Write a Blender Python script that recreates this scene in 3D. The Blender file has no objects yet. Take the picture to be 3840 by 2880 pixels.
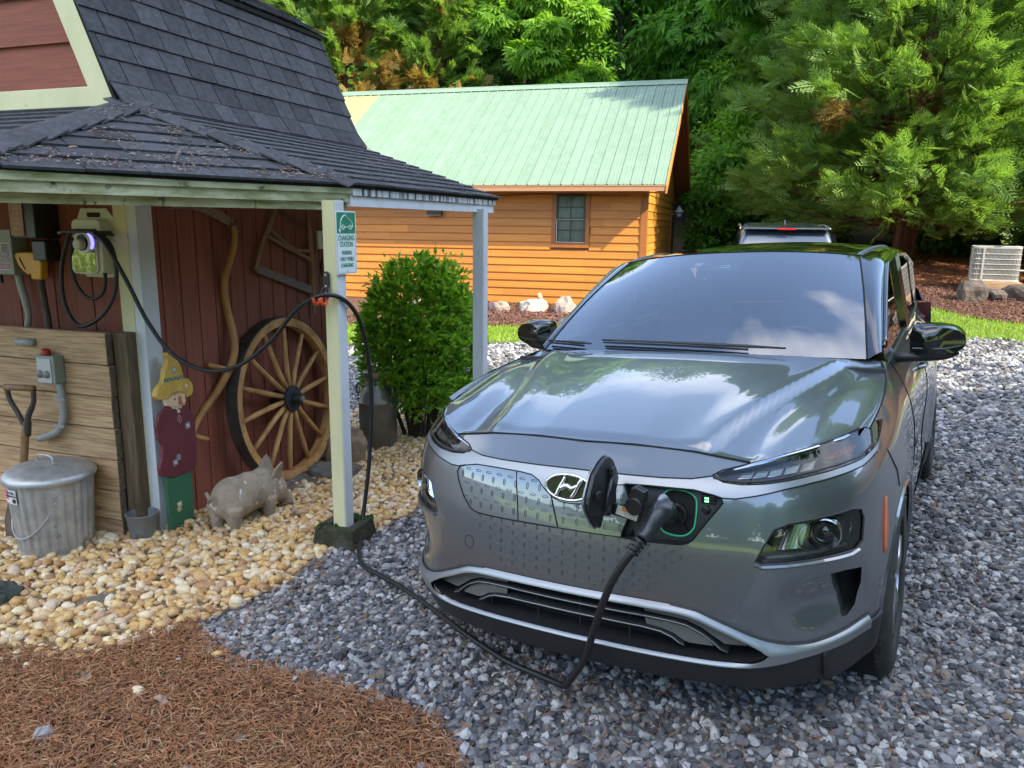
import bpy, bmesh, math, random
import numpy as np
from mathutils import Vector, Matrix, geometry
from mathutils import noise as mnoise
R = math.radians
random.seed(7); rng = np.random.default_rng(7)
SC = bpy.context.scene
COL = SC.collection

# ------------------------------------------------------------------ camera
cam_d = bpy.data.cameras.new('camera'); cam = bpy.data.objects.new('camera', cam_d); COL.objects.link(cam)
SC.camera = cam
cam_d.sensor_fit = 'HORIZONTAL'; cam_d.sensor_width = 36.0
cam_d.lens = 36.0 * 781.46 / 1024.0
cam_d.clip_start = 0.05; cam_d.clip_end = 400
_pi, _ro = 0.2022, 0.01033
_fw = Vector((0, math.cos(_pi), -math.sin(_pi))); _up = Vector((0, math.sin(_pi), math.cos(_pi))); _rt = Vector((1, 0, 0))
_r2 = _rt * math.cos(_ro) + _up * math.sin(_ro); _u2 = _up * math.cos(_ro) - _rt * math.sin(_ro)
cam.matrix_world = Matrix(((_r2.x, _u2.x, -_fw.x, 0), (_r2.y, _u2.y, -_fw.y, 0), (_r2.z, _u2.z, -_fw.z, 1.6), (0, 0, 0, 1)))

# ------------------------------------------------------------------ light
SUNV = Vector((0.907, -0.719, 0.923)).normalized()
SUN_EL = math.asin(SUNV.z)
SUN_AZ = math.atan2(SUNV.x, SUNV.y)            # from +Y towards +X
W = bpy.data.worlds.new('World'); SC.world = W; W.use_nodes = True
wn = W.node_tree.nodes; wl = W.node_tree.links; wn.clear()
def N(tree, kind, **kw):
    n = tree.nodes.new(kind)
    for k, v in kw.items():
        if k.startswith('_'): n.inputs[int(k[1:])].default_value = v
        else: setattr(n, k, v)
    return n
_wt = W.node_tree
sky = N(_wt, 'ShaderNodeTexSky', sky_type='NISHITA', sun_disc=False)
sky.sun_elevation = SUN_EL; sky.sun_rotation = SUN_AZ
sky.air_density = 1.0; sky.dust_density = 0.2; sky.ozone_density = 4.0
tc = N(_wt, 'ShaderNodeTexCoord')
mp = N(_wt, 'ShaderNodeMapping'); mp.inputs['Scale'].default_value = (0.9, 0.9, 1.3); mp.inputs['Location'].default_value = (2.35, 0.4, 1.2)
nz = N(_wt, 'ShaderNodeTexNoise'); nz.inputs['Scale'].default_value = 1.25; nz.inputs['Detail'].default_value = 6; nz.inputs['Roughness'].default_value = 0.5; nz.inputs['Distortion'].default_value = 0.0
cr = N(_wt, 'ShaderNodeValToRGB'); cr.color_ramp.elements[0].position = 0.52; cr.color_ramp.elements[1].position = 0.74
cm = N(_wt, 'ShaderNodeMix', data_type='RGBA')
cm.inputs[7].default_value = (9.4, 9.0, 8.7, 1)
bg = N(_wt, 'ShaderNodeBackground'); bg.inputs['Strength'].default_value = 0.15
wo = N(_wt, 'ShaderNodeOutputWorld')
wl.new(tc.outputs['Generated'], mp.inputs['Vector']); wl.new(mp.outputs[0], nz.inputs['Vector']); wl.new(nz.outputs['Fac'], cr.inputs[0])
wl.new(cr.outputs[0], cm.inputs[0]); hsv = N(_wt, 'ShaderNodeHueSaturation'); hsv.inputs['Saturation'].default_value = 0.86; wl.new(sky.outputs[0], hsv.inputs['Color']); wl.new(hsv.outputs[0], cm.inputs[6]); wl.new(cm.outputs[2], bg.inputs[0]); wl.new(bg.outputs[0], wo.inputs[0])
sun_d = bpy.data.lights.new('sun', 'SUN'); sun_d.energy = 2.9; sun_d.angle = R(0.53); sun_d.color = (1, 0.91, 0.74)
sun = bpy.data.objects.new('sun', sun_d); COL.objects.link(sun)
sun.rotation_euler = (-SUNV).to_track_quat('-Z', 'Y').to_euler(); sun.location = SUNV * 60
vs = SC.view_settings; vs.view_transform = 'Standard'; vs.look = 'None'; vs.gamma = 1; vs.use_curve_mapping = False; vs.exposure = 2.12

# ------------------------------------------------------------------ materials
def mat(name, col, rough=0.6, metal=0.0, col2=None, nscale=8, detail=5, ramp=(0.35, 0.65), stretch=(1, 1, 1), orand=0.0,
        bump=0.0, bscale=60, bstretch=None, coat=0.0, coat_rough=0.03, emit=None, trans=0.0, vr=None, spec=0.5, col3=None, n3=(3, 0.55, 0.6), leaf=0.0, alpha=1.0):
    m = bpy.data.materials.new(name); m.use_nodes = True; t = m.node_tree; L = t.links
    b = t.nodes['Principled BSDF']
    def c4(c): return (c[0], c[1], c[2], 1)
    b.inputs['Base Color'].default_value = c4(col); b.inputs['Roughness'].default_value = rough; b.inputs['Metallic'].default_value = metal
    b.inputs['Coat Weight'].default_value = coat; b.inputs['Coat Roughness'].default_value = coat_rough
    b.inputs['Specular IOR Level'].default_value = spec; b.inputs['Transmission Weight'].default_value = trans
    if emit: b.inputs['Emission Color'].default_value = c4(emit[0]); b.inputs['Emission Strength'].default_value = emit[1]
    tcn = N(t, 'ShaderNodeTexCoord'); vec = tcn.outputs['Object']; out = None
    if orand:
        oi = N(t, 'ShaderNodeObjectInfo'); ad = N(t, 'ShaderNodeVectorMath', operation='ADD'); sc = N(t, 'ShaderNodeVectorMath', operation='SCALE')
        cx = N(t, 'ShaderNodeCombineXYZ')
        for i in range(3): L.new(oi.outputs['Random'], cx.inputs[i])
        L.new(cx.outputs[0], sc.inputs[0]); sc.inputs['Scale'].default_value = 37.0
        L.new(tcn.outputs['Object'], ad.inputs[0]); L.new(sc.outputs[0], ad.inputs[1]); vec = ad.outputs[0]
    def noise_tex(s, st, d=detail, dist=0.0):
        mpn = N(t, 'ShaderNodeMapping'); mpn.inputs['Scale'].default_value = st; L.new(vec, mpn.inputs['Vector'])
        n = N(t, 'ShaderNodeTexNoise'); n.inputs['Scale'].default_value = s; n.inputs['Detail'].default_value = d; n.inputs['Roughness'].default_value = 0.6; n.inputs['Distortion'].default_value = dist
        L.new(mpn.outputs[0], n.inputs['Vector']); return n
    if col2 is not None:
        n = noise_tex(nscale, stretch)
        r = N(t, 'ShaderNodeValToRGB'); r.color_ramp.elements[0].position = ramp[0]; r.color_ramp.elements[1].position = ramp[1]
        r.color_ramp.elements[0].color = c4(col); r.color_ramp.elements[1].color = c4(col2)
        L.new(n.outputs['Fac'], r.inputs[0]); out = r.outputs[0]
    if col3 is not None:
        n = noise_tex(n3[0], (1, 1, 1), 6, 0.6)
        r = N(t, 'ShaderNodeValToRGB'); r.color_ramp.elements[0].position = n3[1]; r.color_ramp.elements[1].position = n3[2]
        L.new(n.outputs['Fac'], r.inputs[0])
        mx = N(t, 'ShaderNodeMix', data_type='RGBA'); mx.inputs[7].default_value = c4(col3)
        L.new(r.outputs[0], mx.inputs[0])
        if out: L.new(out, mx.inputs[6])
        else: mx.inputs[6].default_value = c4(col)
        out = mx.outputs[2]
    if vr:                                         # per-piece variation stored in the mesh: list of colours
        at = N(t, 'ShaderNodeAttribute', attribute_name='rnd')
        r = N(t, 'ShaderNodeValToRGB'); r.color_ramp.interpolation = 'LINEAR'
        while len(r.color_ramp.elements) < len(vr): r.color_ramp.elements.new(0.5)
        for i, c in enumerate(vr):
            r.color_ramp.elements[i].position = i / max(1, len(vr) - 1); r.color_ramp.elements[i].color = c4(c)
        L.new(at.outputs['Fac'], r.inputs[0])
        if out:
            mx = N(t, 'ShaderNodeMix', data_type='RGBA', blend_type='MULTIPLY'); mx.inputs[0].default_value = 1
            L.new(r.outputs[0], mx.inputs[6]); L.new(out, mx.inputs[7]); out = mx.outputs[2]
        else: out = r.outputs[0]
    if orand:
        hs = N(t, 'ShaderNodeHueSaturation'); mr = N(t, 'ShaderNodeMapRange'); mr.inputs[3].default_value = 1 - orand; mr.inputs[4].default_value = 1 + orand
        L.new(oi.outputs['Random'], mr.inputs[0]); L.new(mr.outputs[0], hs.inputs['Value'])
        if out: L.new(out, hs.inputs['Color'])
        else: hs.inputs['Color'].default_value = c4(col)
        out = hs.outputs[0]
    if out: L.new(out, b.inputs['Base Color'])
    if bump:
        n = noise_tex(bscale, bstretch or stretch, 4)
        bp = N(t, 'ShaderNodeBump'); bp.inputs['Strength'].default_value = bump; bp.inputs['Distance'].default_value = 0.02
        L.new(n.outputs['Fac'], bp.inputs['Height']); L.new(bp.outputs[0], b.inputs['Normal'])
    if leaf:
        tr = N(t, 'ShaderNodeBsdfTranslucent'); mxs = N(t, 'ShaderNodeMixShader'); mxs.inputs[0].default_value = leaf
        if out:
            g = N(t, 'ShaderNodeMix', data_type='RGBA', blend_type='MULTIPLY'); g.inputs[0].default_value = 1; g.inputs[7].default_value = (1.5, 1.55, 0.7, 1)
            L.new(out, g.inputs[6]); L.new(g.outputs[2], tr.inputs[0])
        o = t.nodes['Material Output']; L.new(b.outputs[0], mxs.inputs[1]); L.new(tr.outputs[0], mxs.inputs[2]); L.new(mxs.outputs[0], o.inputs[0])
    return m

# ------------------------------------------------------------------ mesh helpers
class MB:
    def __init__(s): s.v = []; s.f = []; s.mi = []
    def add(s, vs, fs, m=0):
        o = len(s.v); s.v += [tuple(map(float, v)) for v in vs]; s.f += [tuple(i + o for i in f) for f in fs]; s.mi += [m] * len(fs); return s
    def box(s, c, d, rot=None, m=0):
        vs = []
        for x in (-.5, .5):
            for y in (-.5, .5):
                for z in (-.5, .5):
                    p = Vector((x * d[0], y * d[1], z * d[2]))
                    if rot is not None: p = rot @ p
                    vs.append(p + Vector(c))
        return s.add(vs, [(0, 1, 3, 2), (4, 6, 7, 5), (0, 4, 5, 1), (2, 3, 7, 6), (0, 2, 6, 4), (1, 5, 7, 3)], m)
    def box2(s, a, b, m=0):
        return s.box([(a[i] + b[i]) / 2 for i in range(3)], [abs(b[i] - a[i]) for i in range(3)], None, m)
    def tube(s, pts, r, seg=8, cap=True, m=0, closed=False):
        pts = [Vector(p) for p in pts]; n = len(pts)
        rs = list(np.interp(np.linspace(0, 1, n), np.linspace(0, 1, len(r)), r)) if hasattr(r, '__len__') else [r] * n
        tan = []
        for i in range(n):
            if closed: t = pts[(i + 1) % n] - pts[i - 1]
            else: t = pts[min(i + 1, n - 1)] - pts[max(i - 1, 0)]
            tan.append(t.normalized())
        up = Vector((0, 0, 1)) if abs(tan[0].z) < 0.9 else Vector((1, 0, 0))
        nn = tan[0].cross(up).normalized(); vs = []
        for i in range(n):
            nn = (nn - tan[i] * nn.dot(tan[i])).normalized(); b = tan[i].cross(nn)
            for k in range(seg):
                a = 2 * math.pi * k / seg; vs.append(pts[i] + (nn * math.cos(a) + b * math.sin(a)) * rs[i])
        fs = []
        for i in range(n if closed else n - 1):
            j = (i + 1) % n
            for k in range(seg):
                k2 = (k + 1) % seg; fs.append((i * seg + k, i * seg + k2, j * seg + k2, j * seg + k))
        if cap and not closed: fs += [tuple(range(seg))[::-1], tuple((n - 1) * seg + k for k in range(seg))]
        return s.add(vs, fs, m)
    def lathe(s, prof, seg=24, axis='Z', c=(0, 0, 0), m=0, a0=0, a1=2 * math.pi):
        full = abs(a1 - a0 - 2 * math.pi) < 1e-6; ns = seg if full else seg + 1; vs = []
        for r, h in prof:
            for k in range(ns):
                a = a0 + (a1 - a0) * k / seg; x, y = r * math.cos(a), r * math.sin(a)
                p = (x, y, h) if axis == 'Z' else ((h, x, y) if axis == 'X' else (x, h, y))
                vs.append((p[0] + c[0], p[1] + c[1], p[2] + c[2]))
        fs = []
        for i in range(len(prof) - 1):
            for k in range(seg):
                k2 = (k + 1) % ns; fs.append((i * ns + k, i * ns + k2, (i + 1) * ns + k2, (i + 1) * ns + k))
        return s.add(vs, fs, m)
    def prism(s, poly, w0, w1, fn=None, m=0):
        """poly in (a,b), extruded from w0 to w1; fn(a,b,w)->xyz"""
        fn = fn or (lambda a, b, w: (a, b, w)); n = len(poly)
        vs = [fn(a, b, w0) for a, b in poly] + [fn(a, b, w1) for a, b in poly]
        fs = [tuple(range(n))[::-1], tuple(range(n, 2 * n))] + [(i, (i + 1) % n, n + (i + 1) % n, n + i) for i in range(n)]
        return s.add(vs, fs, m)
def mesh(name, mb, smooth=False):
    me = bpy.data.meshes.new(name); me.from_pydata(mb.v, [], mb.f); me.update()
    if any(mb.mi): me.polygons.foreach_set('material_index', mb.mi)
    bm = bmesh.new(); bm.from_mesh(me); bmesh.ops.recalc_face_normals(bm, faces=bm.faces); bm.to_mesh(me); bm.free()
    if smooth: me.shade_smooth() if hasattr(me, 'shade_smooth') else None
    return me
def link(name, data, mats=None, parent=None, **pr):
    o = bpy.data.objects.new(name, data); COL.objects.link(o)
    if mats and data is not None and len(data.materials) == 0:
        for mm in (mats if isinstance(mats, (list, tuple)) else [mats]): data.materials.append(mm)
    if parent is not None: o.parent = parent
    for k, v in pr.items(): o[k] = v
    return o
def part(name, mb, m, parent, smooth=False, bevel=0, auto=None, subd=0, **pr):
    o = link(name, mesh(name, mb, smooth), m, parent, **pr)
    if bevel:
        b = o.modifiers.new('bevel', 'BEVEL'); b.width = bevel; b.segments = 2; b.limit_method = 'ANGLE'
    if subd:
        b = o.modifiers.new('sub', 'SUBSURF'); b.levels = b.render_levels = subd
    if smooth and auto:
        o.data.set_sharp_from_angle(angle=R(auto))
    return o
def thing(name, label, cat, loc=(0, 0, 0), rz=0, group=None, mtx=None):
    o = bpy.data.objects.new(name, None); COL.objects.link(o); o.empty_display_size = 0.1
    if mtx is not None: o.matrix_world = mtx
    else: o.location = loc; o.rotation_euler = (0, 0, rz)
    o['label'] = label; o['category'] = cat
    if group: o['group'] = group
    return o
def tag(o, label, cat, group=None):
    o['label'] = label; o['category'] = cat
    if group: o['group'] = group
    return o
def rawmesh(name, V, F, rnd=None, smooth=False, tri=True):
    """numpy mesh: V (n,3), F (m,k), rnd per-face float"""
    me = bpy.data.meshes.new(name); n, m, k = len(V), len(F), F.shape[1]
    me.vertices.add(n); me.vertices.foreach_set('co', np.ascontiguousarray(V, np.float32).ravel())
    me.loops.add(m * k); me.loops.foreach_set('vertex_index', np.ascontiguousarray(F, np.int32).ravel())
    me.polygons.add(m); me.polygons.foreach_set('loop_start', np.arange(0, m * k, k, dtype=np.int32))
    me.polygons.foreach_set('use_smooth', np.full(m, bool(smooth)))
    if rnd is not None:
        a = me.attributes.new('rnd', 'FLOAT', 'FACE'); a.data.foreach_set('value', np.ascontiguousarray(rnd, np.float32))
    me.update(calc_edges=True); me.validate(); return me
def scatter(tv, tf, pos, rot, scl, rnd):
    """instances of a template (tv,tf) baked into one array. rot (n,3,3), scl (n,3)"""
    n = len(pos); V = np.einsum('nij,nkj->nki', rot, tv[None] * scl[:, None, :]) + pos[:, None, :]
    F = (tf[None] + (np.arange(n) * len(tv))[:, None, None]).reshape(-1, tf.shape[1])
    return V.reshape(-1, 3), F, np.repeat(rnd, len(tf))
def rots(yaw, pitch=None, roll=None):
    n = len(yaw); pitch = np.zeros(n) if pitch is None else pitch; roll = np.zeros(n) if roll is None else roll
    cy, sy, cp, sp, cr_, sr = np.cos(yaw), np.sin(yaw), np.cos(pitch), np.sin(pitch), np.cos(roll), np.sin(roll)
    Z = np.zeros(n); O = np.ones(n)
    Rz = np.array([[cy, -sy, Z], [sy, cy, Z], [Z, Z, O]]).transpose(2, 0, 1)
    Rx = np.array([[O, Z, Z], [Z, cp, -sp], [Z, sp, cp]]).transpose(2, 0, 1)
    Ry = np.array([[cr_, Z, sr], [Z, O, Z], [-sr, Z, cr_]]).transpose(2, 0, 1)
    return Rz @ Rx @ Ry
def inpoly(P, poly):
    x, y = P[:, 0], P[:, 1]; c = np.zeros(len(P), bool); n = len(poly)
    for i in range(n):
        x1, y1 = poly[i]; x2, y2 = poly[(i + 1) % n]
        if y1 == y2: continue
        k = ((y1 > y) != (y2 > y)) & (x < (x2 - x1) * (y - y1) / (y2 - y1) + x1); c ^= k
    return c
def text(name, body, size, m, parent, loc, rot, extr=0.0008, align='CENTER', sx=1.0, bold=0.0):
    c = bpy.data.curves.new(name, 'FONT'); c.body = body; c.size = size; c.extrude = extr; c.align_x = align; c.align_y = 'CENTER'; c.offset = bold
    c.resolution_u = 3
    tmp = bpy.data.objects.new('tmp_text', c); me = tmp.to_mesh().copy(); tmp.to_mesh_clear(); bpy.data.objects.remove(tmp)
    me.materials.clear(); o = link(name, me, m, parent); o.location = loc; o.rotation_euler = rot; o.scale = (sx, 1, 1); return o

# ------------------------------------------------------------------ ground shape
CX, CY, CYAW, CTL = 0.20994, 2.31239, 0.52648, 0.06213
def ss(a, b, x): t = np.clip((x - a) / (b - a), 0, 1); return t * t * (3 - 2 * t)
def gz(x, y):
    x = np.asarray(x, float); y = np.asarray(y, float)
    lat = (x - .21) * .864 - (y - 2.31) * .5025
    near = -.034 + .062 * np.clip(lat, -3.6, 2.2)
    far = -.1 + ss(4.5, 8, x) * .115 * np.clip(y - 10.8, 0, 14) + 0.03 * np.clip(y - 20, 0, 8)
    t = ss(7.5, 11, y)
    z = near * (1 - t) + far * t
    d = np.clip(np.hypot(x * 0.8, y) - 27, 0, 60)
    z = z + np.where(y > 0, 0.40 * d ** 1.04 * ss(0, 10, d) , 0.15 * d)
    return z
# ------------------------------------------------------------------ ground, beds
def grid_mesh(name, x0, x1, y0, y1, sx, sy, m, dz=0, fn=None):
    xs = np.arange(x0, x1 + sx / 2, sx); ys = np.arange(y0, y1 + sy / 2, sy); X, Y = np.meshgrid(xs, ys)
    Z = gz(X, Y) + dz
    V = np.stack([X, Y, Z], -1).reshape(-1, 3); nx = len(xs); i = np.arange(len(ys) - 1)[:, None] * nx + np.arange(nx - 1)[None]
    F = np.stack([i, i + 1, i + nx + 1, i + nx], -1).reshape(-1, 4)
    if fn is not None:
        c = V[F].mean(1); F = F[fn(c)]
    o = link(name, rawmesh(name, V, F, smooth=True), m); return o
M_soil = mat('forest_soil', (.035, .025, .018), .95, col2=(.07, .05, .03), nscale=1.5, bump=.5, bscale=9)
M_gravbase = mat('gravel_base', (.05, .047, .045), .95, col2=(.24, .235, .23), nscale=26, ramp=(.35, .6), bump=1.0, bscale=30)
M_needlebase = mat('needle_base', (.05, .022, .012), .95, col2=(.11, .05, .028), nscale=30, bump=.8, bscale=90)
M_mulch = mat('mulch', (.05, .024, .016), .95, col2=(.14, .06, .035), nscale=18, bump=1.0, bscale=30, stretch=(1, 3, 1))
M_straw = mat('pine_straw', (.16, .055, .02), .95, col2=(.28, .10, .04), nscale=12, bump=1.0, bscale=30)
M_lawn = mat('lawn_soil', (.06, .10, .02), .95, col2=(.10, .17, .03), nscale=6, bump=.6, bscale=40)
g0 = grid_mesh('ground', -60, 80, -40, 95, 1.0, 1.0, M_soil, -.03); g0['kind'] = 'structure'
# outlines on the ground, (x, y)
GRAVEL = [(-.95, 4.05), (-1.02, 3.84), (-1.08, 3.58), (-1.16, 3.46), (-1.28, 3.28), (-1.42, 3.16), (-1.22, 2.88), (-1.05, 2.73), (-.9, 2.68), (-.67, 2.58), (-.45, 2.45), (-.28, 2.33), (-.1, 2.0), (.05, 1.6), (.25, 1.1), (.45, .6), (.9, -2.5), (9, -3.5), (14, 2), (12, 9.5), (8.7, 10.9), (7.2, 11.6), (5.5, 12.1), (3, 11.9), (.6, 11.35), (-1.5, 11.0), (-7, 10.6), (-9, 8.6), (-3, 7.6), (-.9, 6.9), (-.55, 6.0), (-.5, 5.2), (-.6, 4.56), (-.78, 4.2)]
PEBBLE = [(-.95, 4.05), (-1.02, 3.84), (-1.08, 3.58), (-1.16, 3.46), (-1.28, 3.28), (-1.42, 3.14), (-1.53, 3.02), (-1.66, 2.92), (-1.78, 2.87), (-2.04, 2.92), (-2.4, 2.98), (-4.6, 2.95), (-4.6, 4.75), (-2.2, 4.8), (-1.7, 6.5), (-1.6, 7.8), (-1.0, 7.6), (-.6, 6.9), (-.55, 6.0), (-.5, 5.2), (-.6, 4.56), (-.78, 4.2)]
NEEDLE = [(-1.42, 3.2), (-1.53, 3.08), (-1.66, 2.98), (-1.8, 2.94), (-2.04, 2.99), (-2.4, 3.05), (-6, 3.0), (-6, -4), (.9, -4), (.45, .6), (.25, 1.1), (.07, 1.6), (-.08, 2.0), (-.25, 2.38), (-.45, 2.5), (-.67, 2.64), (-.9, 2.74), (-1.05, 2.79), (-1.22, 2.94)]
def sheet(name, poly, s, m, dz):
    a = np.array(poly)
    return grid_mesh(name, a[:, 0].min(), a[:, 0].max(), a[:, 1].min(), a[:, 1].max(), s, s, m, dz, lambda c: inpoly(c[:, :2], poly))
sheet('gravel_drive', GRAVEL, .12, M_gravbase, 0.0)['kind'] = 'structure'
sheet('pebble_bed_base', PEBBLE, .06, mat('pebble_base', (.12, .085, .045), .95, col2=(.30, .22, .12), nscale=30, bump=1), .004)['kind'] = 'structure'
sheet('needle_ground', NEEDLE, .08, M_needlebase, .008)['kind'] = 'structure'
LAWN = [(-7, 10.6), (-1.5, 11.0), (.6, 11.35), (3, 11.9), (5.5, 12.1), (7.2, 11.6), (8.7, 10.9), (12, 9.5), (20, 8.6), (20, 10.2), (11, 11.2), (8.6, 12.1), (7.7, 12.8), (7.4, 13.6), (7.1, 14.6), (6.4, 15.0), (5, 18), (3.6, 17.5), (3.4, 13.6), (1, 13.1), (-2, 12.9), (-8, 13.6), (-9, 12)]
BED = [(-8, 13.6), (-2, 12.9), (1, 13.1), (3.4, 13.6), (3.6, 17.5), (2.7, 17), (2.6, 16.3), (-8, 19.2)]
MULCHR = [(20, 10.2), (11, 11.2), (8.6, 12.1), (7.7, 12.8), (7.4, 13.6), (7.1, 14.6), (8.0, 15.6), (10, 16.4), (20, 15)]
STRAW = [(6.4, 15.0), (7.1, 14.6), (8.0, 15.6), (10, 16.4), (20, 15), (20, 21), (4.6, 21), (5, 18)]
sheet('lawn', LAWN, .2, M_lawn, .012)['kind'] = 'structure'
sheet('mulch_bed', BED, .2, M_mulch, .016)['kind'] = 'structure'
sheet('mulch_slope', MULCHR, .2, M_mulch, .016)['kind'] = 'structure'
sheet('straw_ground', STRAW, .2, M_straw, .014)['kind'] = 'structure'

sheet('back_lawn', [(-40, -6), (3, -6), (6, -14), (30, -16), (30, -39), (-40, -39)], 1.0, mat('back_lawn', (.16, .26, .03), .9, col2=(.24, .33, .05), nscale=1.2), .03)['kind'] = 'structure'
# ------------------------------------------------------------------ loose ground cover
def ico(sub):
    bm = bmesh.new(); bmesh.ops.create_icosphere(bm, subdivisions=sub, radius=1.0)
    v = np.array([q.co[:] for q in bm.verts]); f = np.array([[w.index for w in q.verts] for q in bm.faces]); bm.free(); return v, f
def stones(name, P, size, flat, sub, m, jit, smooth, sink=.25, variants=6, elong=(.7, 1.3), kind='stuff', szj=(.55, 1.45)):
    tv, tf = ico(sub); n = len(P); Vs = []; Fs = []; Rs = []; off = 0
    which = rng.integers(0, variants, n)
    for k in range(variants):
        t = tv * (1 + jit * rng.normal(size=(len(tv), 1))) * rng.uniform(.85, 1.15, 3)
        if not smooth: t = np.sign(t) * np.abs(t) ** .8
        i = np.where(which == k)[0]; q = len(i)
        if not q: continue
        s = size[i] * rng.uniform(*szj, q)
        scl = np.stack([s * rng.uniform(*elong, q), s * rng.uniform(.75, 1.05, q), s * flat * rng.uniform(.7, 1.25, q)], 1)
        rt = rots(rng.uniform(0, 6.28, q), rng.normal(0, .35, q), rng.normal(0, .35, q))
        pos = np.stack([P[i, 0], P[i, 1], gz(P[i, 0], P[i, 1]) + scl[:, 2] * (1 - 2 * sink) + P[i, 2]], 1)
        v, f, r = scatter(t, tf, pos, rt, scl, rng.random(q)); Vs.append(v); Fs.append(f + off); Rs.append(r); off += len(v)
    me = rawmesh(name, np.concatenate(Vs), np.concatenate(Fs), np.concatenate(Rs), smooth)
    o = link(name, me, m); o['kind'] = kind; return o
def jgrid(poly, s, keep=None, lay=0.0):
    a = np.array(poly); xs = np.arange(a[:, 0].min(), a[:, 0].max(), s); ys = np.arange(a[:, 1].min(), a[:, 1].max(), s * .9)
    X, Y = np.meshgrid(xs, ys); P = np.stack([X.ravel(), Y.ravel()], 1) + rng.uniform(-.5, .5, (X.size, 2)) * s
    P = P[inpoly(P, poly)]
    if keep is not None: P = P[keep(P)]
    return np.concatenate([P, np.full((len(P), 1), lay)], 1)
def seen(P, m=.35):      # the part of the ground the picture and its near neighbourhood could show
    return (np.abs(P[:, 0]) < P[:, 1] * .74 + m + .3) & (P[:, 1] > .75)
M_gravel = mat('gravel', (.8, .8, .8), .85, vr=[(.045, .045, .049), (.10, .10, .108), (.18, .18, .19), (.28, .275, .28), (.52, .51, .49), (.17, .13, .095)], col2=(1, 1, 1), nscale=70, ramp=(.3, .7), bump=.25, bscale=120)
G1 = jgrid(GRAVEL, .027, lambda P: seen(P) & (P[:, 1] < 3.6)); G2 = jgrid(GRAVEL, .037, lambda P: seen(P) & (P[:, 1] >= 3.55) & (P[:, 1] < 6.5))
G3 = jgrid(GRAVEL, .062, lambda P: seen(P) & (P[:, 1] >= 6.4) & (P[:, 1] < 12.3) & (rng.random(len(P)) < .92))
G1b = jgrid(GRAVEL, .07, lambda P: seen(P) & (P[:, 1] < 4.5), .008)
GG = np.concatenate([G1, G2, G3, G1b]); GS = np.concatenate([np.full(len(G1), .0128), np.full(len(G2), .0170), np.full(len(G3), .026), np.full(len(G1b), .016)])
stones('gravel', GG, GS, .62, 1, M_gravel, .10, False) if False else None
M_pebble = mat('river_pebbles', (.75, .75, .75), .55, vr=[(.50, .28, .09), (.66, .42, .15), (.78, .57, .27), (.54, .28, .09), (.86, .72, .45), (.40, .19, .07), (.80, .68, .48), (.58, .38, .15)], col2=(1, 1, 1), nscale=50, bump=.1, bscale=90)
def near_ico_gravel():
    # crushed stone: sharp, flat-shaded 20-sided chips
    tv, tf = ico(1); return tv, tf
_ti = ico
def ico0(sub):
    phi = (1 + 5 ** .5) / 2
    v = np.array([(-1, phi, 0), (1, phi, 0), (-1, -phi, 0), (1, -phi, 0), (0, -1, phi), (0, 1, phi), (0, -1, -phi), (0, 1, -phi), (phi, 0, -1), (phi, 0, 1), (-phi, 0, -1), (-phi, 0, 1)], float)
    v /= np.linalg.norm(v[0])
    f = np.array([(0, 11, 5), (0, 5, 1), (0, 1, 7), (0, 7, 10), (0, 10, 11), (1, 5, 9), (5, 11, 4), (11, 10, 2), (10, 7, 6), (7, 1, 8), (3, 9, 4), (3, 4, 2), (3, 2, 6), (3, 6, 8), (3, 8, 9), (4, 9, 5), (2, 4, 11), (6, 2, 10), (8, 6, 7), (9, 8, 1)])
    return v, f
ico = ico0
stones('gravel', GG, GS, .60, 1, M_gravel, .26, False, variants=14)
ico = _ti
PB = jgrid(PEBBLE, .040, lambda P: seen(P, .8)); PB2 = jgrid(PEBBLE, .075, lambda P: seen(P, .8) & (P[:, 1] < 5.2), .012)
PP = np.concatenate([PB, PB2]); stones('river_pebbles', PP, np.concatenate([np.full(len(PB), .0205), np.full(len(PB2), .023)]), .66, 2 if False else 2, M_pebble, .05, True, variants=9, elong=(.8, 1.5))
# strays on the needles
SP = jgrid([(-3.2, 2.6), (-1.3, 2.6), (-1.1, 2.9), (-1.5, 3.0), (-3.2, 2.95)], .16, lambda P: rng.random(len(P)) < .45, .004)
stones('stray_pebbles', SP, np.full(len(SP), .022), .6, 2, M_pebble, .05, True)
SG = jgrid(NEEDLE, .3, lambda P: seen(P) & (rng.random(len(P)) < .3), .01); ico = ico0; stones('stray_gravel', SG, np.full(len(SG), .02), .5, 1, M_gravel, .17, False); ico = _ti
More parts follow.
